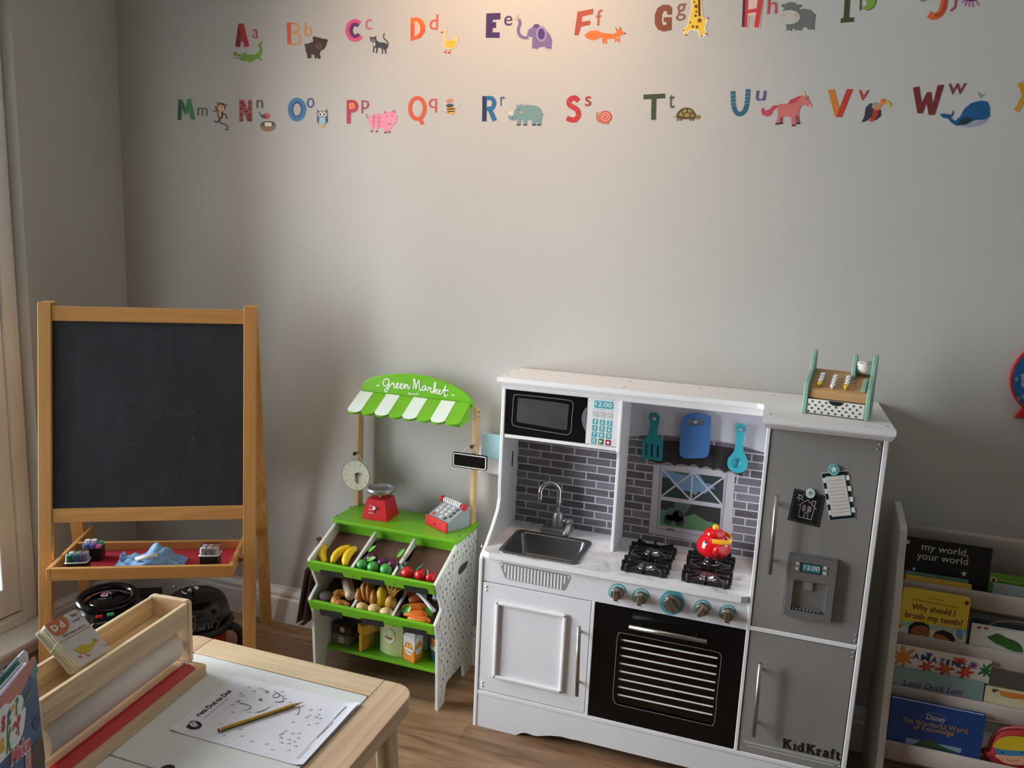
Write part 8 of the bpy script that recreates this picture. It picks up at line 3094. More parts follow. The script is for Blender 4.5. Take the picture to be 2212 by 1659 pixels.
# blue telling-the-time clock on the wall at the right edge of the photograph
wc = V((0.694, 2.345, 1.149))
wk = thing('teaching_clock', 'round blue toy clock with a red rim on the wall above the rack', 'clock', wc)
WBL, WRD = M('clock_blue', (20, 92, 140), 0.4), M('clock_red', (190, 30, 36), 0.4)
mb = MB(wc)
Rw = 0.104
mb.cyl(wc + V((0, 0.008, 0)), wc + V((0, -0.006, 0)), Rw, WRD, n=64)
mb.build('rim', wk)
mb = MB(wc)
mb.cyl(wc + V((0, -0.0055, 0)), wc + V((0, -0.0075, 0)), Rw - 0.004, WBL, n=64)
yy = wc.y - 0.0082
for s_, a, r0, l, m in (('quarter', 187, 0.080, 0.036, PLGREY), ('to', 184, 0.094, 0.010, PLGREY), ('20', 216, 0.090, 0.011, M('print_tan', (190, 160, 110), 0.5)), ('to', 216, 0.100, 0.009, M('print_tan', (190, 160, 110), 0.5)),
                        ('quarter', 0, 0.080, 0.036, PLGREY), ('past', 0, 0.094, 0.018, PLGREY), ('half', 270, 0.08, 0.02, PLGREY)):
    an = math.radians(a)
    p = wc + V((r0 * math.cos(an), 0, r0 * math.sin(an)))
    tg = V((math.sin(an), 0, -math.cos(an)))
    if a in (184, 187, 216):
        tg = -tg if tg.z > 0 else tg
        if tg.z > 0:
            tg = -tg
    up_ = V((-tg.z, 0, tg.x))
    mb.text(s_, V((p.x, yy, p.z)) - tg * l / 2, V((p.x, yy, p.z)) + tg * l / 2, up_, m, 0.02)
mb.build('face', wk)
mb = MB(wc)
mb.prism([(wc.x - 0.082, 1.040), (wc.x + 0.082, 1.040), (wc.x + 0.062, 1.075), (wc.x - 0.062, 1.075)], (0, wc.y + 0.006, 0), (1, 0, 0), (0, 0, 1), 0.012, WRD, 0.002)
mb.build('foot', wk)
for nm, an, l_, m in (('hour_hand', 60, 0.045, WRD), ('minute_hand', 0, 0.065, M('hand_yellow', (220, 180, 40), 0.4))):
    mb = MB(wc)
    e_ = V((math.sin(math.radians(an)), 0, math.cos(math.radians(an))))
    mb.bar(V((wc.x, yy - 0.002, wc.z)), V((wc.x, yy - 0.002, wc.z)) + e_ * l_, 0.008, 0.002, m, V((e_.z, 0, -e_.x)))
    mb.build(nm, wk)

# ------------------------------------------------------------------ alphabet wall stickers
PWL = Plane((0, ROOM_Y - 0.0004, 0), (0, -1, 0))
CROPS = {1: PWL.crop(360, 0, 3.687), 2: PWL.crop(860, 0, 3.16), 3: PWL.crop(1500, 0, 3.107)}


def stk(rgb):
    return M('vinyl_%d_%d_%d' % rgb, rgb, 0.5, var=0.03, vs=40)


def decal(name, label, cat, crop, ops, group):
    """a flat vinyl sticker on the wall, drawn layer over layer"""
    pl = CROPS[crop]
    mb = MB()
    l = 0.0003
    for op in ops:
        k, rgb = op[0], op[1]
        m = stk(rgb)
        l += 0.00006
        if k == 'f':
            mb.flat(pl, op[2], m, l, len(op) > 3 and op[3], 4)
        elif k == 's':
            mb.stroke(pl, op[3], op[2], m, l, len(op) > 4 and op[4])
        elif k == 'c':
            mb.disc(pl, op[2], op[3], m, l, op[4] if len(op) > 4 else None, 22)
        elif k == 'r':
            x, y, rx, ry, w_ = op[2]
            mb.stroke(pl, [(x + rx * math.cos(i * math.pi / 18), y + ry * math.sin(i * math.pi / 18)) for i in range(37)], w_, m, l)
        elif k == 'a':
            x, y, rx, ry, w_, a0, a1 = op[2]
            mb.stroke(pl, [(x + rx * math.cos(math.radians(a0 + (a1 - a0) * i / 24)), y - ry * math.sin(math.radians(a0 + (a1 - a0) * i / 24))) for i in range(25)], w_, m, l)
        elif k == 't':
            mb.ptext(pl, op[2], op[3], op[4], m, op[6] if len(op) > 6 else 0.0, 0, op[5], l)
    c = sum(mb.v, V((0, 0, 0))) / len(mb.v)
    mb.org = V((c.x, ROOM_Y, c.z))
    return tag(mb.build(name), label, cat, group)


GL, GA = 'alphabet letter stickers', 'alphabet animal stickers'


def letter(lab, crop, ops):
    decal('letter_sticker', lab, 'wall sticker', crop, ops, GL)


def animal(name, lab, crop, ops):
    decal(name + '_sticker', lab, 'wall sticker', crop, ops, GA)


R_, DR, OR2, PK, NAV, BLU, BRN, WHI, BLK = (166, 44, 48), (124, 26, 38), (214, 88, 44), (214, 84, 130), (44, 44, 84), (36, 112, 156), (112, 58, 38), (226, 222, 210), (34, 32, 38)
# upper row
letter('red letter Aa wall sticker', 1, [('s', DR, 40, [(566, 373), (592, 190)]), ('s', R_, 42, [(592, 190), (640, 373)]), ('s', R_, 30, [(578, 315), (634, 315)]), ('t', (182, 70, 70), 'a', (683, 303), (731, 303), 106)])
animal('crocodile', 'green crocodile wall sticker under the letters Aa', 1, [('f', (104, 152, 46), [(530, 418), (548, 410), (562, 416), (556, 424), (600, 434), (618, 420), (634, 420), (640, 434), (700, 436), (728, 420), (745, 395), (730, 365), (735, 345), (775, 328), (750, 360), (764, 395), (756, 430), (740, 455), (766, 478), (756, 484), (730, 462), (690, 484), (660, 502), (650, 488), (600, 482), (560, 462), (530, 464), (532, 454), (590, 460), (622, 462), (600, 450), (552, 436), (532, 432)]), ('s', (70, 110, 36), 4, [(532, 436), (600, 455), (622, 460)])])
letter('letter Bb wall sticker, red stem with an orange outline', 1, [('s', OR2, 30, [(971, 181), (977, 352)]), ('s', (222, 150, 70), 13, [(990, 188), (1030, 190), (1048, 215), (1040, 245), (1008, 262), (1050, 275), (1064, 305), (1055, 340), (1020, 352), (985, 352)], True), ('t', (214, 150, 76), 'b', (1097, 290), (1157, 290), 112)])
animal('bear', 'brown bear wall sticker under the letters Bb', 1, [('f', (66, 42, 34), [(1098, 352), (1112, 345), (1122, 350), (1165, 332), (1175, 300), (1195, 295), (1245, 308), (1268, 310), (1276, 325), (1272, 360), (1255, 390), (1228, 402), (1218, 430), (1228, 466), (1205, 468), (1200, 440), (1195, 466), (1178, 466), (1176, 436), (1150, 436), (1155, 462), (1120, 466), (1118, 430), (1105, 400), (1105, 375), (1098, 365)]), ('c', (66, 42, 34), (1178, 305), 16), ('c', (66, 42, 34), (1266, 326), 16), ('c', (104, 70, 54), (1213, 368), 26, 25), ('c', (40, 26, 24), (1212, 358), 10, 6)])
letter('pink and purple letter Cc wall sticker', 1, [('a', PK, (1500, 243, 58, 72, 38, 48, 322)), ('a', (124, 46, 110), (1502, 242, 40, 54, 20, 45, 325)), ('a', (70, 30, 84), (1503, 242, 28, 42, 14, 45, 325)), ('a', (206, 94, 132), (1615, 195, 26, 36, 12, 48, 312))])
animal('cat', 'grey cat wall sticker under the letters Cc', 1, [('s', (60, 64, 74), 8, [(1735, 265), (1728, 300), (1760, 335), (1764, 365)], True), ('f', (60, 64, 74), [(1620, 288), (1632, 296), (1656, 294), (1668, 283), (1670, 318), (1690, 335), (1735, 340), (1762, 355), (1762, 380), (1748, 395), (1750, 430), (1742, 432), (1735, 395), (1722, 390), (1724, 430), (1716, 430), (1712, 385), (1684, 378), (1676, 424), (1666, 424), (1670, 385), (1655, 380), (1652, 416), (1642, 418), (1646, 370), (1640, 340), (1622, 325)]), ('f', (196, 190, 180), [(1642, 340), (1662, 338), (1662, 365), (1652, 372)]), ('c', (112, 116, 124), (1646, 322), 20, 16), ('s', (36, 38, 46), 4, [(1634, 316), (1640, 318)]), ('s', (36, 38, 46), 4, [(1652, 318), (1658, 316)])])
letter('orange letter Dd wall sticker', 2, [('f', (222, 112, 50), [(85, 122), (130, 118), (165, 135), (184, 180), (178, 225), (150, 260), (85, 280)]), ('f', OR2, [(85, 160), (183, 170), (184, 215), (150, 260), (85, 280)]), ('f', (206, 184, 160), [(112, 150), (132, 148), (152, 180), (150, 220), (118, 250), (112, 250)]), ('t', (206, 92, 60), 'd', (214, 204), (270, 202), 104)])
animal('duck', 'cream and yellow duck wall sticker under the letters Dd', 2, [('f', (206, 190, 150), [(303, 210), (312, 198), (328, 198), (332, 215), (326, 250), (345, 268), (380, 262), (405, 240), (412, 262), (408, 300), (385, 330), (350, 340), (315, 332), (298, 308), (300, 275), (312, 250), (308, 225)]), ('f', (226, 176, 52), [(316, 280), (395, 278), (392, 308), (365, 328), (328, 322)]), ('f', (206, 76, 52), [(288, 220), (306, 212), (308, 224), (294, 228)]), ('s', (206, 76, 52), 4, [(328, 338), (328, 352)]), ('s', (206, 76, 52), 4, [(358, 338), (352, 352)]), ('f', (196, 56, 48), [(308, 358), (328, 348), (330, 362)]), ('f', (196, 56, 48), [(336, 360), (352, 350), (358, 364), (346, 366)])])
letter('dark purple letter Ee wall sticker', 2, [('f', (62, 38, 92), [(602, 92), (698, 88), (698, 132), (645, 136), (645, 152), (668, 150), (668, 190), (645, 192), (645, 222), (693, 220), (693, 258), (598, 258)]), ('t', (74, 52, 104), 'e', (722, 175), (778, 173), 100)])
EL, EL2 = (112, 96, 146), (146, 128, 176)
animal('elephant', 'purple elephant wall sticker with a raised trunk', 2, [('s', EL, 20, [(826, 132), (832, 160), (820, 200), (830, 240), (865, 258), (905, 250)], True), ('f', EL, [(880, 240), (888, 205), (915, 185), (945, 168), (968, 178), (975, 190), (1000, 200), (1035, 235), (1050, 275), (1045, 340), (1008, 338), (1005, 318), (960, 322), (948, 338), (914, 338), (916, 260), (900, 262)]), ('c', (74, 56, 112), (945, 178), 22, 14), ('c', EL2, (978, 232), 36, 54), ('c', (56, 46, 104), (978, 232), 24, 38), ('s', (226, 214, 204), 8, [(890, 255), (918, 262)]), ('s', (150, 160, 130), 4, [(828, 135), (812, 112), (822, 100)]), ('s', (150, 160, 130), 4, [(828, 132), (798, 128)]), ('s', (226, 222, 210), 5, [(916, 336), (946, 336)]), ('s', (226, 222, 210), 5, [(1010, 336), (1044, 338)])])
letter('brick red letter Ff wall sticker', 2, [('f', (160, 60, 46), [(1225, 80), (1332, 60), (1330, 96), (1255, 112), (1252, 150), (1312, 140), (1308, 170), (1246, 182), (1232, 240), (1202, 240)]), ('t', (160, 72, 60), 'f', (1350, 176), (1392, 172), 106)])
FX = (222, 106, 40)
animal('fox', 'orange fox wall sticker walking under the letters Ff', 2, [('f', FX, [(1270, 240), (1310, 212), (1355, 208), (1395, 225), (1470, 232), (1490, 222), (1485, 188), (1500, 205), (1516, 185), (1525, 210), (1552, 228), (1530, 236), (1510, 245), (1512, 290), (1500, 290), (1496, 265), (1480, 292), (1478, 262), (1420, 268), (1428, 298), (1416, 298), (1405, 265), (1408, 300), (1396, 298), (1390, 250), (1372, 262), (1330, 275), (1290, 262)]), ('s', (120, 50, 36), 5, [(1484, 190), (1492, 205)]), ('s', (120, 50, 36), 5, [(1516, 187), (1520, 205)]), ('c', (70, 40, 34), (1549, 229), 5), ('f', (236, 170, 90), [(1485, 262), (1510, 245), (1508, 265)])])
letter('brown letter Gg wall sticker', 2, [('f', (122, 66, 42), [(1868, 52), (1868, 100), (1838, 100), (1834, 76), (1815, 72), (1800, 100), (1798, 145), (1806, 172), (1830, 170), (1832, 150), (1812, 148), (1812, 118), (1866, 118), (1866, 205), (1810, 216), (1772, 200), (1752, 165), (1752, 100), (1770, 55), (1810, 32), (1850, 36)]), ('t', (140, 86, 66), 'g', (1897, 104), (1962, 100), 118)])
GY, GS = (232, 196, 62), (120, 70, 40)
animal('giraffe', 'yellow spotted giraffe wall sticker at the top of the photo', 2, [('f', WHI, [(2000, -60), (2070, -60), (2075, 60), (2082, 118), (2122, 130), (2100, 180), (2100, 205), (2120, 235), (2080, 258), (2055, 258), (2045, 215), (2000, 205), (1970, 246), (1930, 212), (1975, 170), (1985, 120), (1998, 60)]), ('f', GY, [(2006, -60), (2064, -60), (2068, 60), (2076, 122), (2100, 128), (2092, 180), (2085, 205), (2112, 228), (2104, 240), (2080, 222), (2078, 250), (2064, 252), (2052, 208), (2010, 200), (1985, 205), (1966, 242), (1954, 238), (1968, 208), (1944, 212), (1938, 204), (1975, 182), (1990, 125), (2004, 60)]), ('s', (96, 56, 40), 16, [(2056, -50), (2056, 50), (2058, 112)]), ('c', GS, (2058, 140), 15), ('c', GS, (2040, 184), 10), ('c', GS, (2012, 182), 9), ('c', GS, (2034, 44), 11, 14), ('c', GS, (2036, 80), 8), ('c', GS, (2030, 108), 9), ('c', GS, (2022, 14), 7), ('c', GS, (2038, -14), 9), ('c', GS, (1994, 154), 6), ('s', (206, 176, 96), 4, [(2095, 128), (2112, 124)]), ('s', GS, 5, [(2112, 118), (2116, 132)]), ('s', GS, 9, [(1942, 206), (1948, 214)]), ('s', GS, 9, [(1960, 236), (1970, 242)]), ('s', GS, 9, [(2066, 244), (2074, 250)]), ('s', GS, 9, [(2100, 228), (2110, 238)])])
letter('coral red letter Hh wall sticker with a white edge', 3, [('f', (226, 196, 184), [(328, -40), (466, -46), (440, 190), (394, 190), (402, 100), (366, 108), (358, 190), (314, 188)]), ('s', (96, 36, 56), 22, [(338, -40), (328, 183)]), ('s', (202, 64, 66), 18, [(356, -40), (345, 183)]), ('s', (202, 64, 66), 34, [(448, -40), (416, 185)]), ('s', (202, 64, 66), 24, [(350, 80), (430, 66)]), ('t', (196, 76, 84), 'h', (487, 96), (553, 90), 118)])
HG, HL = (108, 110, 106), (186, 186, 176)
animal('hippo', 'grey hippo wall sticker beside the letters Hh', 3, [('f', HG, [(690, 70), (735, 58), (785, 70), (805, 100), (815, 90), (806, 150), (804, 205), (764, 205), (760, 190), (740, 180), (722, 190), (716, 208), (678, 208), (672, 192), (655, 192), (650, 210), (618, 210), (616, 160)]), ('f', HG, [(600, 60), (610, 30), (640, 15), (675, 20), (695, 45), (700, 80), (600, 80)], True), ('c', HG, (595, 38), 11), ('c', HG, (708, 40), 11), ('c', HL, (638, 115), 70, 48), ('c', (210, 150, 146), (594, 104), 14, 9), ('c', (210, 150, 146), (684, 106), 14, 9), ('c', (60, 60, 62), (628, 62), 5), ('c', (60, 60, 62), (665, 62), 5), ('s', (216, 212, 202), 6, [(620, 208), (650, 210)]), ('s', (216, 212, 202), 6, [(680, 207), (716, 208)]), ('s', (216, 212, 202), 6, [(766, 204), (804, 204)])])
letter('olive green letter Ii wall sticker cut by the photo top edge', 3, [('s', (66, 72, 38), 36, [(1030, -60), (1018, 130)]), ('f', (66, 72, 38), [(982, 124), (1070, 116), (1070, 146), (980, 154)]), ('s', (60, 90, 44), 12, [(1118, -50), (1114, 70)])])
animal('iguana', 'lime green curled iguana tail wall sticker beside the letters Ii', 3, [('f', (122, 160, 52), [(1132, -30), (1215, -40), (1216, 20), (1195, 55), (1158, 70), (1130, 60), (1128, 48), (1150, 40), (1160, 15), (1146, 0)]), ('s', (70, 96, 40), 5, [(1216, -30), (1214, 22), (1192, 56), (1160, 69)], True)])
letter('orange letter Jj wall sticker cut by the photo top edge', 3, [('s', (206, 98, 44), 46, [(1682, -60), (1670, 40), (1645, 92), (1605, 112), (1572, 96)], True), ('s', (176, 66, 44), 22, [(1690, -60), (1680, 40), (1655, 90), (1610, 106)], True), ('s', (170, 66, 84), 14, [(1762, -50), (1748, 50), (1718, 74)])])
animal('jellyfish', 'purple and pink jellyfish wall sticker cut by the photo top edge', 3, [('c', (96, 34, 92), (1856, -22), 60, 32), ('s', (184, 88, 150), 8, [(1825, 8), (1812, 40)]), ('s', (184, 88, 150), 8, [(1845, 12), (1840, 46)]), ('s', (184, 88, 150), 8, [(1865, 12), (1868, 48)]), ('s', (184, 88, 150), 8, [(1888, 8), (1908, 38)]), ('s', (184, 88, 150), 7, [(1810, 4), (1790, 20)])])
animal('sunflower', 'small olive green star shaped sticker left of the letters Jj', 3, [('s', (120, 132, 66), 9, [(1512, -8), (1522, 4), (1534, -6)]), ('s', (120, 132, 66), 8, [(1532, -6), (1534, 14)]), ('s', (120, 132, 66), 8, [(1545, -8), (1556, 6)])])
# lower row
letter('green letter Mm wall sticker with a striped right side', 1, [('s', (28, 92, 58), 30, [(103, 955), (108, 792)]), ('s', (36, 110, 66), 30, [(112, 800), (158, 905)]), ('s', (64, 138, 78), 30, [(158, 905), (180, 792)]), ('s', (64, 138, 78), 34, [(178, 792), (212, 955)]), ('s', (44, 112, 60), 5, [(170, 822), (200, 820)]), ('s', (44, 112, 60), 5, [(168, 850), (206, 848)]), ('s', (44, 112, 60), 5, [(164, 878), (212, 876)]), ('s', (44, 112, 60), 5, [(178, 906), (220, 904)]), ('s', (44, 112, 60), 5, [(184, 932), (226, 930)]), ('t', (70, 94, 78), 'm', (246, 918), (326, 922), 96)])
MK, MF = (62, 48, 46), (218, 172, 122)
animal('monkey', 'cream and brown monkey wall sticker hanging by its tail', 1, [('s', MK, 9, [(388, 845), (400, 875), (425, 895)]), ('s', MK, 9, [(425, 900), (405, 880), (370, 888)], True), ('s', MK, 9, [(440, 905), (470, 915), (480, 950)], True), ('s', MK, 10, [(430, 935), (408, 972), (380, 965)], True), ('s', MK, 9, [(425, 935), (428, 975), (470, 995), (490, 1015), (480, 1036), (468, 1025)], True), ('f', MK, [(408, 880), (448, 880), (445, 940), (412, 940)], True), ('f', MF, [(415, 890), (435, 890), (434, 930), (418, 930)], True), ('c', MK, (436, 852), 34, 34), ('c', MF, (434, 862), 26, 28), ('c', MK, (412, 826), 12), ('c', MK, (470, 840), 13), ('c', MF, (412, 828), 6), ('c', MF, (470, 842), 7), ('c', BLK, (436, 852), 4), ('s', MF, 12, [(384, 838), (372, 822)]), ('s', MF, 12, [(368, 890), (358, 892)]), ('s', MF, 12, [(478, 950), (484, 968)]), ('s', MF, 12, [(378, 962), (368, 950)])])
letter('red and dark striped letter Nn wall sticker', 1, [('s', (176, 54, 50), 30, [(595, 968), (594, 796)]), ('s', (176, 54, 50), 34, [(598, 800), (660, 965)]), ('s', (176, 54, 50), 30, [(662, 968), (664, 794)])] + [('s', (70, 40, 42), 13, [(580, y), (612, y)]) for y in (820, 866, 912, 956)] + [('s', (70, 40, 42), 13, [(648, y), (680, y)]) for y in (820, 866, 912, 956)] + [('s', (70, 40, 42), 12, [(604, 840), (630, 838)]), ('s', (70, 40, 42), 12, [(622, 888), (648, 886)]), ('s', (70, 40, 42), 12, [(640, 934), (664, 932)]), ('t', (64, 52, 62), 'n', (717, 860), (768, 860), 96)])
animal('bird_and_nest', 'red bird over a brown nest of eggs wall sticker', 1, [('f', (60, 50, 62), [(732, 892), (740, 892), (752, 915), (790, 905), (800, 935), (768, 945), (748, 925)]), ('c', (190, 62, 64), (796, 925), 26, 25), ('c', (60, 50, 62), (776, 930), 20, 14), ('c', (146, 98, 62), (807, 1005), 62, 42), ('f', (60, 40, 34), [(748, 990), (780, 968), (840, 968), (866, 990), (840, 1005), (780, 1006)], True), ('c', (222, 224, 186), (794, 990), 14, 18), ('c', (222, 224, 186), (812, 990), 14, 18), ('c', (222, 224, 186), (828, 992), 11, 15)])
letter('blue ringed letter Oo wall sticker', 1, [('r', BLU, (1038, 872, 55, 76, 36)), ('r', (38, 66, 128), (1038, 872, 38, 56, 15)), ('r', (46, 70, 124), (1146, 820, 24, 33, 12))])
OW = (66, 88, 118)
animal('owl', 'blue and cream owl wall sticker', 1, [('f', OW, [(1200, 864), (1216, 882), (1240, 880), (1265, 882), (1280, 864), (1282, 940), (1285, 965), (1270, 985), (1240, 990), (1210, 985), (1197, 965), (1198, 920)]), ('f', (44, 62, 96), [(1205, 925), (1216, 950), (1214, 988), (1197, 962)]), ('f', (44, 62, 96), [(1278, 925), (1284, 962), (1268, 988), (1266, 950)]), ('f', (150, 190, 200), [(1216, 935), (1265, 935), (1266, 985), (1240, 990), (1214, 985)]), ('s', (224, 190, 130), 6, [(1204, 872), (1236, 895), (1276, 872)]), ('c', WHI, (1224, 912), 18), ('c', WHI, (1258, 912), 18), ('c', BLK, (1224, 912), 9), ('c', BLK, (1256, 912), 9), ('f', (214, 160, 80), [(1234, 922), (1248, 922), (1241, 936)]), ('f', (206, 160, 110), [(1226, 990), (1256, 990), (1262, 1008), (1241, 1018), (1222, 1008)])])
letter('crimson letter Pp wall sticker with an orange centre', 1, [('s', (176, 40, 66), 32, [(1450, 985), (1450, 797)]), ('s', (176, 40, 66), 30, [(1450, 812), (1490, 812), (1512, 845), (1494, 878), (1450, 884)], True), ('f', (226, 150, 70), [(1455, 822), (1488, 820), (1502, 846), (1488, 868), (1455, 872)]), ('f', (206, 90, 80), [(1468, 834), (1482, 834), (1490, 846), (1482, 858), (1468, 858)]), ('t', (160, 60, 84), 'p', (1552, 868), (1612, 866), 104)])
PGK = (226, 140, 160)
animal('pig', 'pink checked pig wall sticker', 1, [('s', (170, 90, 110), 7, [(1612, 938), (1594, 935), (1592, 915), (1606, 908)], True), ('f', PGK, [(1610, 940), (1640, 912), (1700, 905), (1760, 905), (1800, 930), (1800, 1000), (1785, 1020), (1780, 1055), (1765, 1055), (1760, 1025), (1752, 1060), (1734, 1058), (1726, 1022), (1680, 1020), (1682, 1050), (1668, 1050), (1660, 1015), (1642, 1015), (1640, 1048), (1624, 1048), (1625, 1005), (1610, 975)], True, ), ('c', PGK, (1782, 945), 54, 56), ('f', (206, 110, 138), [(1726, 885), (1750, 888), (1740, 912)]), ('f', (206, 110, 138), [(1790, 885), (1822, 874), (1820, 902)]), ('c', (236, 166, 180), (1782, 956), 22, 14), ('c', (120, 60, 70), (1776, 956), 4), ('c', (120, 60, 70), (1788, 956), 4), ('c', BLK, (1755, 928), 4), ('c', BLK, (1796, 922), 4), ('s', (120, 60, 70), 4, [(1760, 982), (1775, 990), (1790, 980)], True), ('s', (206, 116, 142), 5, [(1630, 935), (1720, 935)]), ('s', (206, 116, 142), 5, [(1622, 968), (1720, 968)]), ('s', (206, 116, 142), 5, [(1650, 915), (1648, 1010)]), ('s', (206, 116, 142), 5, [(1690, 910), (1688, 1014)])] + [('s', (50, 30, 40), 9, [(x, y), (x + 16, y)]) for x, y in ((1625, 1046), (1667, 1048), (1735, 1056), (1765, 1052))])
letter('orange letter Qq wall sticker', 2, [('r', (206, 88, 52), (131, 740, 50, 72, 26)), ('s', (206, 88, 52), 24, [(140, 800), (168, 848)]), ('t', (190, 84, 68), 'q', (208, 738), (264, 736), 96)])
animal('queen_bee', 'crowned queen bee wall sticker', 2, [('f', (186, 190, 206), [(342, 745), (312, 735), (300, 752), (325, 768)]), ('f', (186, 190, 206), [(380, 728), (412, 700), (415, 725), (385, 740)]), ('f', (226, 170, 70), [(330, 735), (355, 722), (380, 728), (388, 750), (380, 775), (358, 782), (338, 770)], True), ('s', (52, 42, 40), 9, [(332, 748), (386, 742)]), ('s', (52, 42, 40), 9, [(336, 764), (384, 758)]), ('c', (70, 70, 78), (353, 722), 24, 14), ('s', (222, 120, 70), 6, [(340, 704), (330, 682), (346, 696), (352, 672), (358, 694), (370, 676), (366, 702)])])
letter('navy and blue letter Rr wall sticker', 2, [('s', (32, 44, 80), 30, [(588, 828), (590, 656)]), ('s', (28, 102, 146), 28, [(600, 670), (640, 672), (656, 705), (640, 738), (602, 742)], True), ('s', (28, 102, 146), 30, [(625, 745), (660, 824)]), ('t', (56, 96, 130), 'r', (698, 724), (728, 722), 96)])
RH, RH2 = (112, 146, 146), (96, 128, 130)
animal('rhino', 'blue green rhino wall sticker', 2, [('f', RH, [(752, 800), (760, 785), (790, 780), (800, 745), (812, 730), (805, 712), (825, 722), (845, 705), (850, 722), (870, 715), (940, 722), (975, 745), (985, 785), (975, 850), (950, 850), (948, 825), (936, 850), (914, 850), (914, 820), (880, 822), (880, 852), (855, 852), (855, 818), (838, 820), (836, 850), (810, 850), (815, 812), (790, 822), (762, 820)]), ('s', RH2, 5, [(980, 782), (1000, 778)]), ('f', (214, 200, 190), [(770, 790), (752, 775), (752, 745), (772, 765), (778, 735), (790, 760), (786, 788)]), ('c', (40, 50, 60), (824, 748), 5), ('c', (206, 140, 130), (842, 766), 9, 7), ('c', (40, 50, 60), (780, 806), 4)] + [('s', (48, 62, 84), 9, [(x, 852), (x + 26, 852)]) for x in (810, 854, 914, 948)])
letter('red striped letter Ss wall sticker', 2, [('s', (180, 48, 52), 34, [(1232, 690), (1205, 668), (1172, 682), (1170, 715), (1215, 745), (1232, 780), (1212, 815), (1180, 818), (1152, 805)], True), ('s', (206, 76, 76), 7, [(1160, 690), (1184, 712)]), ('s', (206, 76, 76), 7, [(1176, 732), (1196, 722)]), ('s', (206, 76, 76), 7, [(1205, 760), (1228, 745)]), ('s', (206, 76, 76), 7, [(1215, 795), (1242, 785)]), ('s', (206, 76, 76), 7, [(1196, 808), (1200, 830)]), ('t', (160, 54, 58), 's', (1275, 724), (1316, 722), 98)])
animal('snail', 'red spiral snail wall sticker', 2, [('f', (178, 120, 84), [(1352, 785), (1366, 790), (1372, 815), (1400, 830), (1440, 838), (1442, 848), (1400, 846), (1365, 832), (1352, 815)]), ('c', (196, 86, 74), (1415, 798), 44, 42), ('r', (224, 180, 166), (1415, 798, 28, 27, 5)), ('r', (224, 180, 166), (1415, 798, 14, 13, 4)), ('s', (178, 120, 84), 4, [(1356, 788), (1354, 764)]), ('s', (178, 120, 84), 4, [(1364, 788), (1366, 766)])])
letter('dark green letter Tt wall sticker', 2, [('s', (56, 74, 50), 32, [(1674, 662), (1822, 655)]), ('s', (56, 74, 50), 32, [(1746, 665), (1742, 818)]), ('t', (72, 88, 66), 't', (1846, 738), (1884, 736), 118)])
TT_, TS = (84, 76, 44), (162, 140, 86)
animal('tortoise', 'olive tortoise wall sticker', 2, [('f', (146, 124, 78), [(2020, 795), (2035, 785), (2058, 788), (2064, 805), (2050, 815), (2022, 812)]), ('s', (146, 124, 78), 4, [(1900, 800), (1878, 798)]), ('f', TT_, [(1898, 798), (1908, 768), (1935, 742), (1970, 735), (2005, 745), (2028, 775), (2032, 800), (2005, 812), (1930, 812)], True)] + [('f', TS, p) for p in ([(1915, 785), (1930, 762), (1945, 780), (1940, 796)], [(1940, 755), (1965, 744), (1972, 762), (1952, 774)], [(1980, 744), (2004, 756), (1998, 774), (1980, 764)], [(1952, 782), (1975, 772), (1992, 782), (1985, 798), (1958, 798)], [(2002, 780), (2018, 778), (2022, 796), (2000, 798)])] + [('s', (110, 92, 60), 10, [(x, 808), (x - 2, 824)]) for x in (1908, 1930, 1995, 2014)] + [('c', BLK, (2050, 796), 3)])
letter('teal striped letter Uu wall sticker', 3, [('s', (48, 100, 122), 30, [(258, 612), (262, 710), (285, 760), (320, 760), (348, 715), (360, 598)], True)] + [('s', (120, 160, 172), 4, [(244 + i, 640 + i * 24), (276 + i, 636 + i * 24)]) for i in range(4)] + [('s', (120, 160, 172), 4, [(344 - i * 2, 625 + i * 24), (374 - i * 2, 620 + i * 24)]) for i in range(4)] + [('t', (74, 92, 128), 'u', (408, 674), (472, 676), 102)])
UN = (202, 112, 108)
animal('unicorn', 'pink unicorn wall sticker with a yellow horn', 3, [('f', (190, 70, 84), [(560, 705), (530, 708), (500, 735), (470, 745), (462, 718), (446, 740), (455, 770), (490, 782), (515, 770), (530, 740), (555, 720)]), ('f', UN, [(556, 715), (570, 698), (630, 695), (680, 655), (715, 645), (720, 640), (730, 648), (762, 640), (765, 665), (788, 705), (785, 720), (762, 722), (745, 700), (715, 712), (700, 760), (705, 830), (690, 832), (676, 785), (680, 845), (652, 845), (648, 785), (600, 782), (590, 800), (580, 830), (545, 832), (560, 780)]), ('f', (190, 70, 84), [(625, 700), (640, 672), (690, 650), (715, 640), (708, 655), (690, 680), (660, 695)]), ('f', (222, 190, 100), [(730, 640), (738, 606), (745, 640)]), ('c', BLK, (756, 662), 4), ('c', (232, 160, 140), (775, 712), 14, 9), ('f', (150, 70, 74), [(575, 790), (590, 782), (588, 826), (572, 826)]), ('f', (150, 70, 74), [(678, 782), (692, 770), (705, 828), (690, 830)])] + [('s', (52, 32, 36), 10, [(x, y), (x + 24, y)]) for x, y in ((543, 832), (568, 828), (653, 842), (684, 828))])
letter('orange and red letter Vv wall sticker', 3, [('f', (208, 122, 44), [(894, 604), (938, 600), (975, 745), (962, 786), (944, 786)]), ('f', (192, 58, 44), [(1022, 598), (1064, 598), (988, 786), (950, 786)]), ('t', (182, 60, 54), 'v', (1092, 672), (1164, 674), 104)])
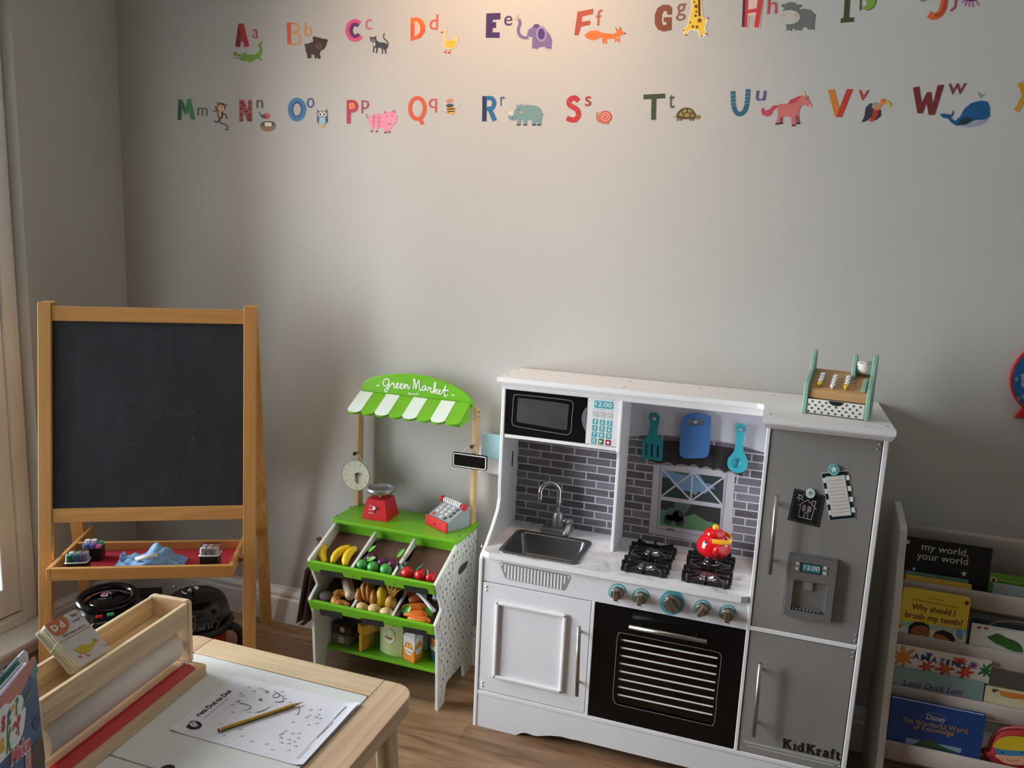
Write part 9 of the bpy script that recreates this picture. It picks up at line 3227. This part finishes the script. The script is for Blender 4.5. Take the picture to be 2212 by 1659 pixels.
animal('vulture', 'black and red vulture wall sticker with a yellow beak', 3, [('f', (56, 54, 66), [(1150, 720), (1180, 692), (1210, 700), (1220, 740), (1195, 780), (1155, 812), (1122, 822), (1140, 780)]), ('f', (56, 54, 66), [(1225, 735), (1252, 740), (1250, 780), (1215, 808), (1200, 800)]), ('f', (186, 54, 42), [(1200, 735), (1236, 735), (1230, 775), (1200, 812), (1170, 815), (1195, 780)]), ('c', (156, 150, 146), (1214, 712), 24, 24), ('f', (212, 130, 70), [(1215, 720), (1240, 700), (1250, 670), (1275, 665), (1285, 690), (1258, 705), (1235, 740)], True), ('f', (208, 168, 50), [(1272, 670), (1305, 680), (1322, 705), (1312, 725), (1302, 700), (1275, 694)]), ('c', (186, 54, 42), (1272, 676), 8), ('s', (186, 54, 42), 6, [(1190, 812), (1190, 822)])])
letter('maroon letter Ww wall sticker', 3, [('f', (114, 40, 38), [(1466, 588), (1508, 580), (1524, 690), (1560, 620), (1588, 618), (1600, 700), (1632, 572), (1676, 568), (1612, 772), (1572, 772), (1558, 690), (1530, 762), (1496, 760)]), ('t', (116, 54, 52), 'w', (1697, 634), (1818, 630), 110)])
WB = (24, 84, 130)
animal('whale', 'blue whale wall sticker with a water spout', 3, [('f', (150, 150, 176), [(1770, 842), (1830, 856), (1920, 840), (1975, 800), (1940, 800), (1850, 830)]), ('f', WB, [(1646, 762), (1690, 765), (1725, 770), (1738, 735), (1740, 760), (1722, 795), (1750, 812), (1785, 780), (1810, 730), (1860, 690), (1920, 675), (1965, 682), (1980, 715), (1982, 780), (1955, 802), (1880, 808), (1810, 835), (1760, 845), (1725, 825), (1700, 795), (1665, 790)]), ('f', (28, 52, 66), [(1762, 838), (1790, 800), (1830, 784), (1868, 792), (1862, 815), (1820, 838)]), ('c', (14, 30, 44), (1908, 742), 6), ('s', (120, 146, 150), 6, [(1920, 662), (1918, 640), (1900, 616)], True), ('s', (120, 146, 150), 6, [(1920, 650), (1945, 632)]), ('s', (120, 146, 150), 5, [(1912, 638), (1898, 640)])])
letter('mustard letter Xx wall sticker cut by the photo right edge', 3, [('s', (196, 142, 34), 34, [(2182, 556), (2262, 745)]), ('s', (196, 142, 34), 34, [(2262, 556), (2160, 745)]), ('t', (180, 130, 40), 'x', (2290, 650), (2350, 650), 104)])
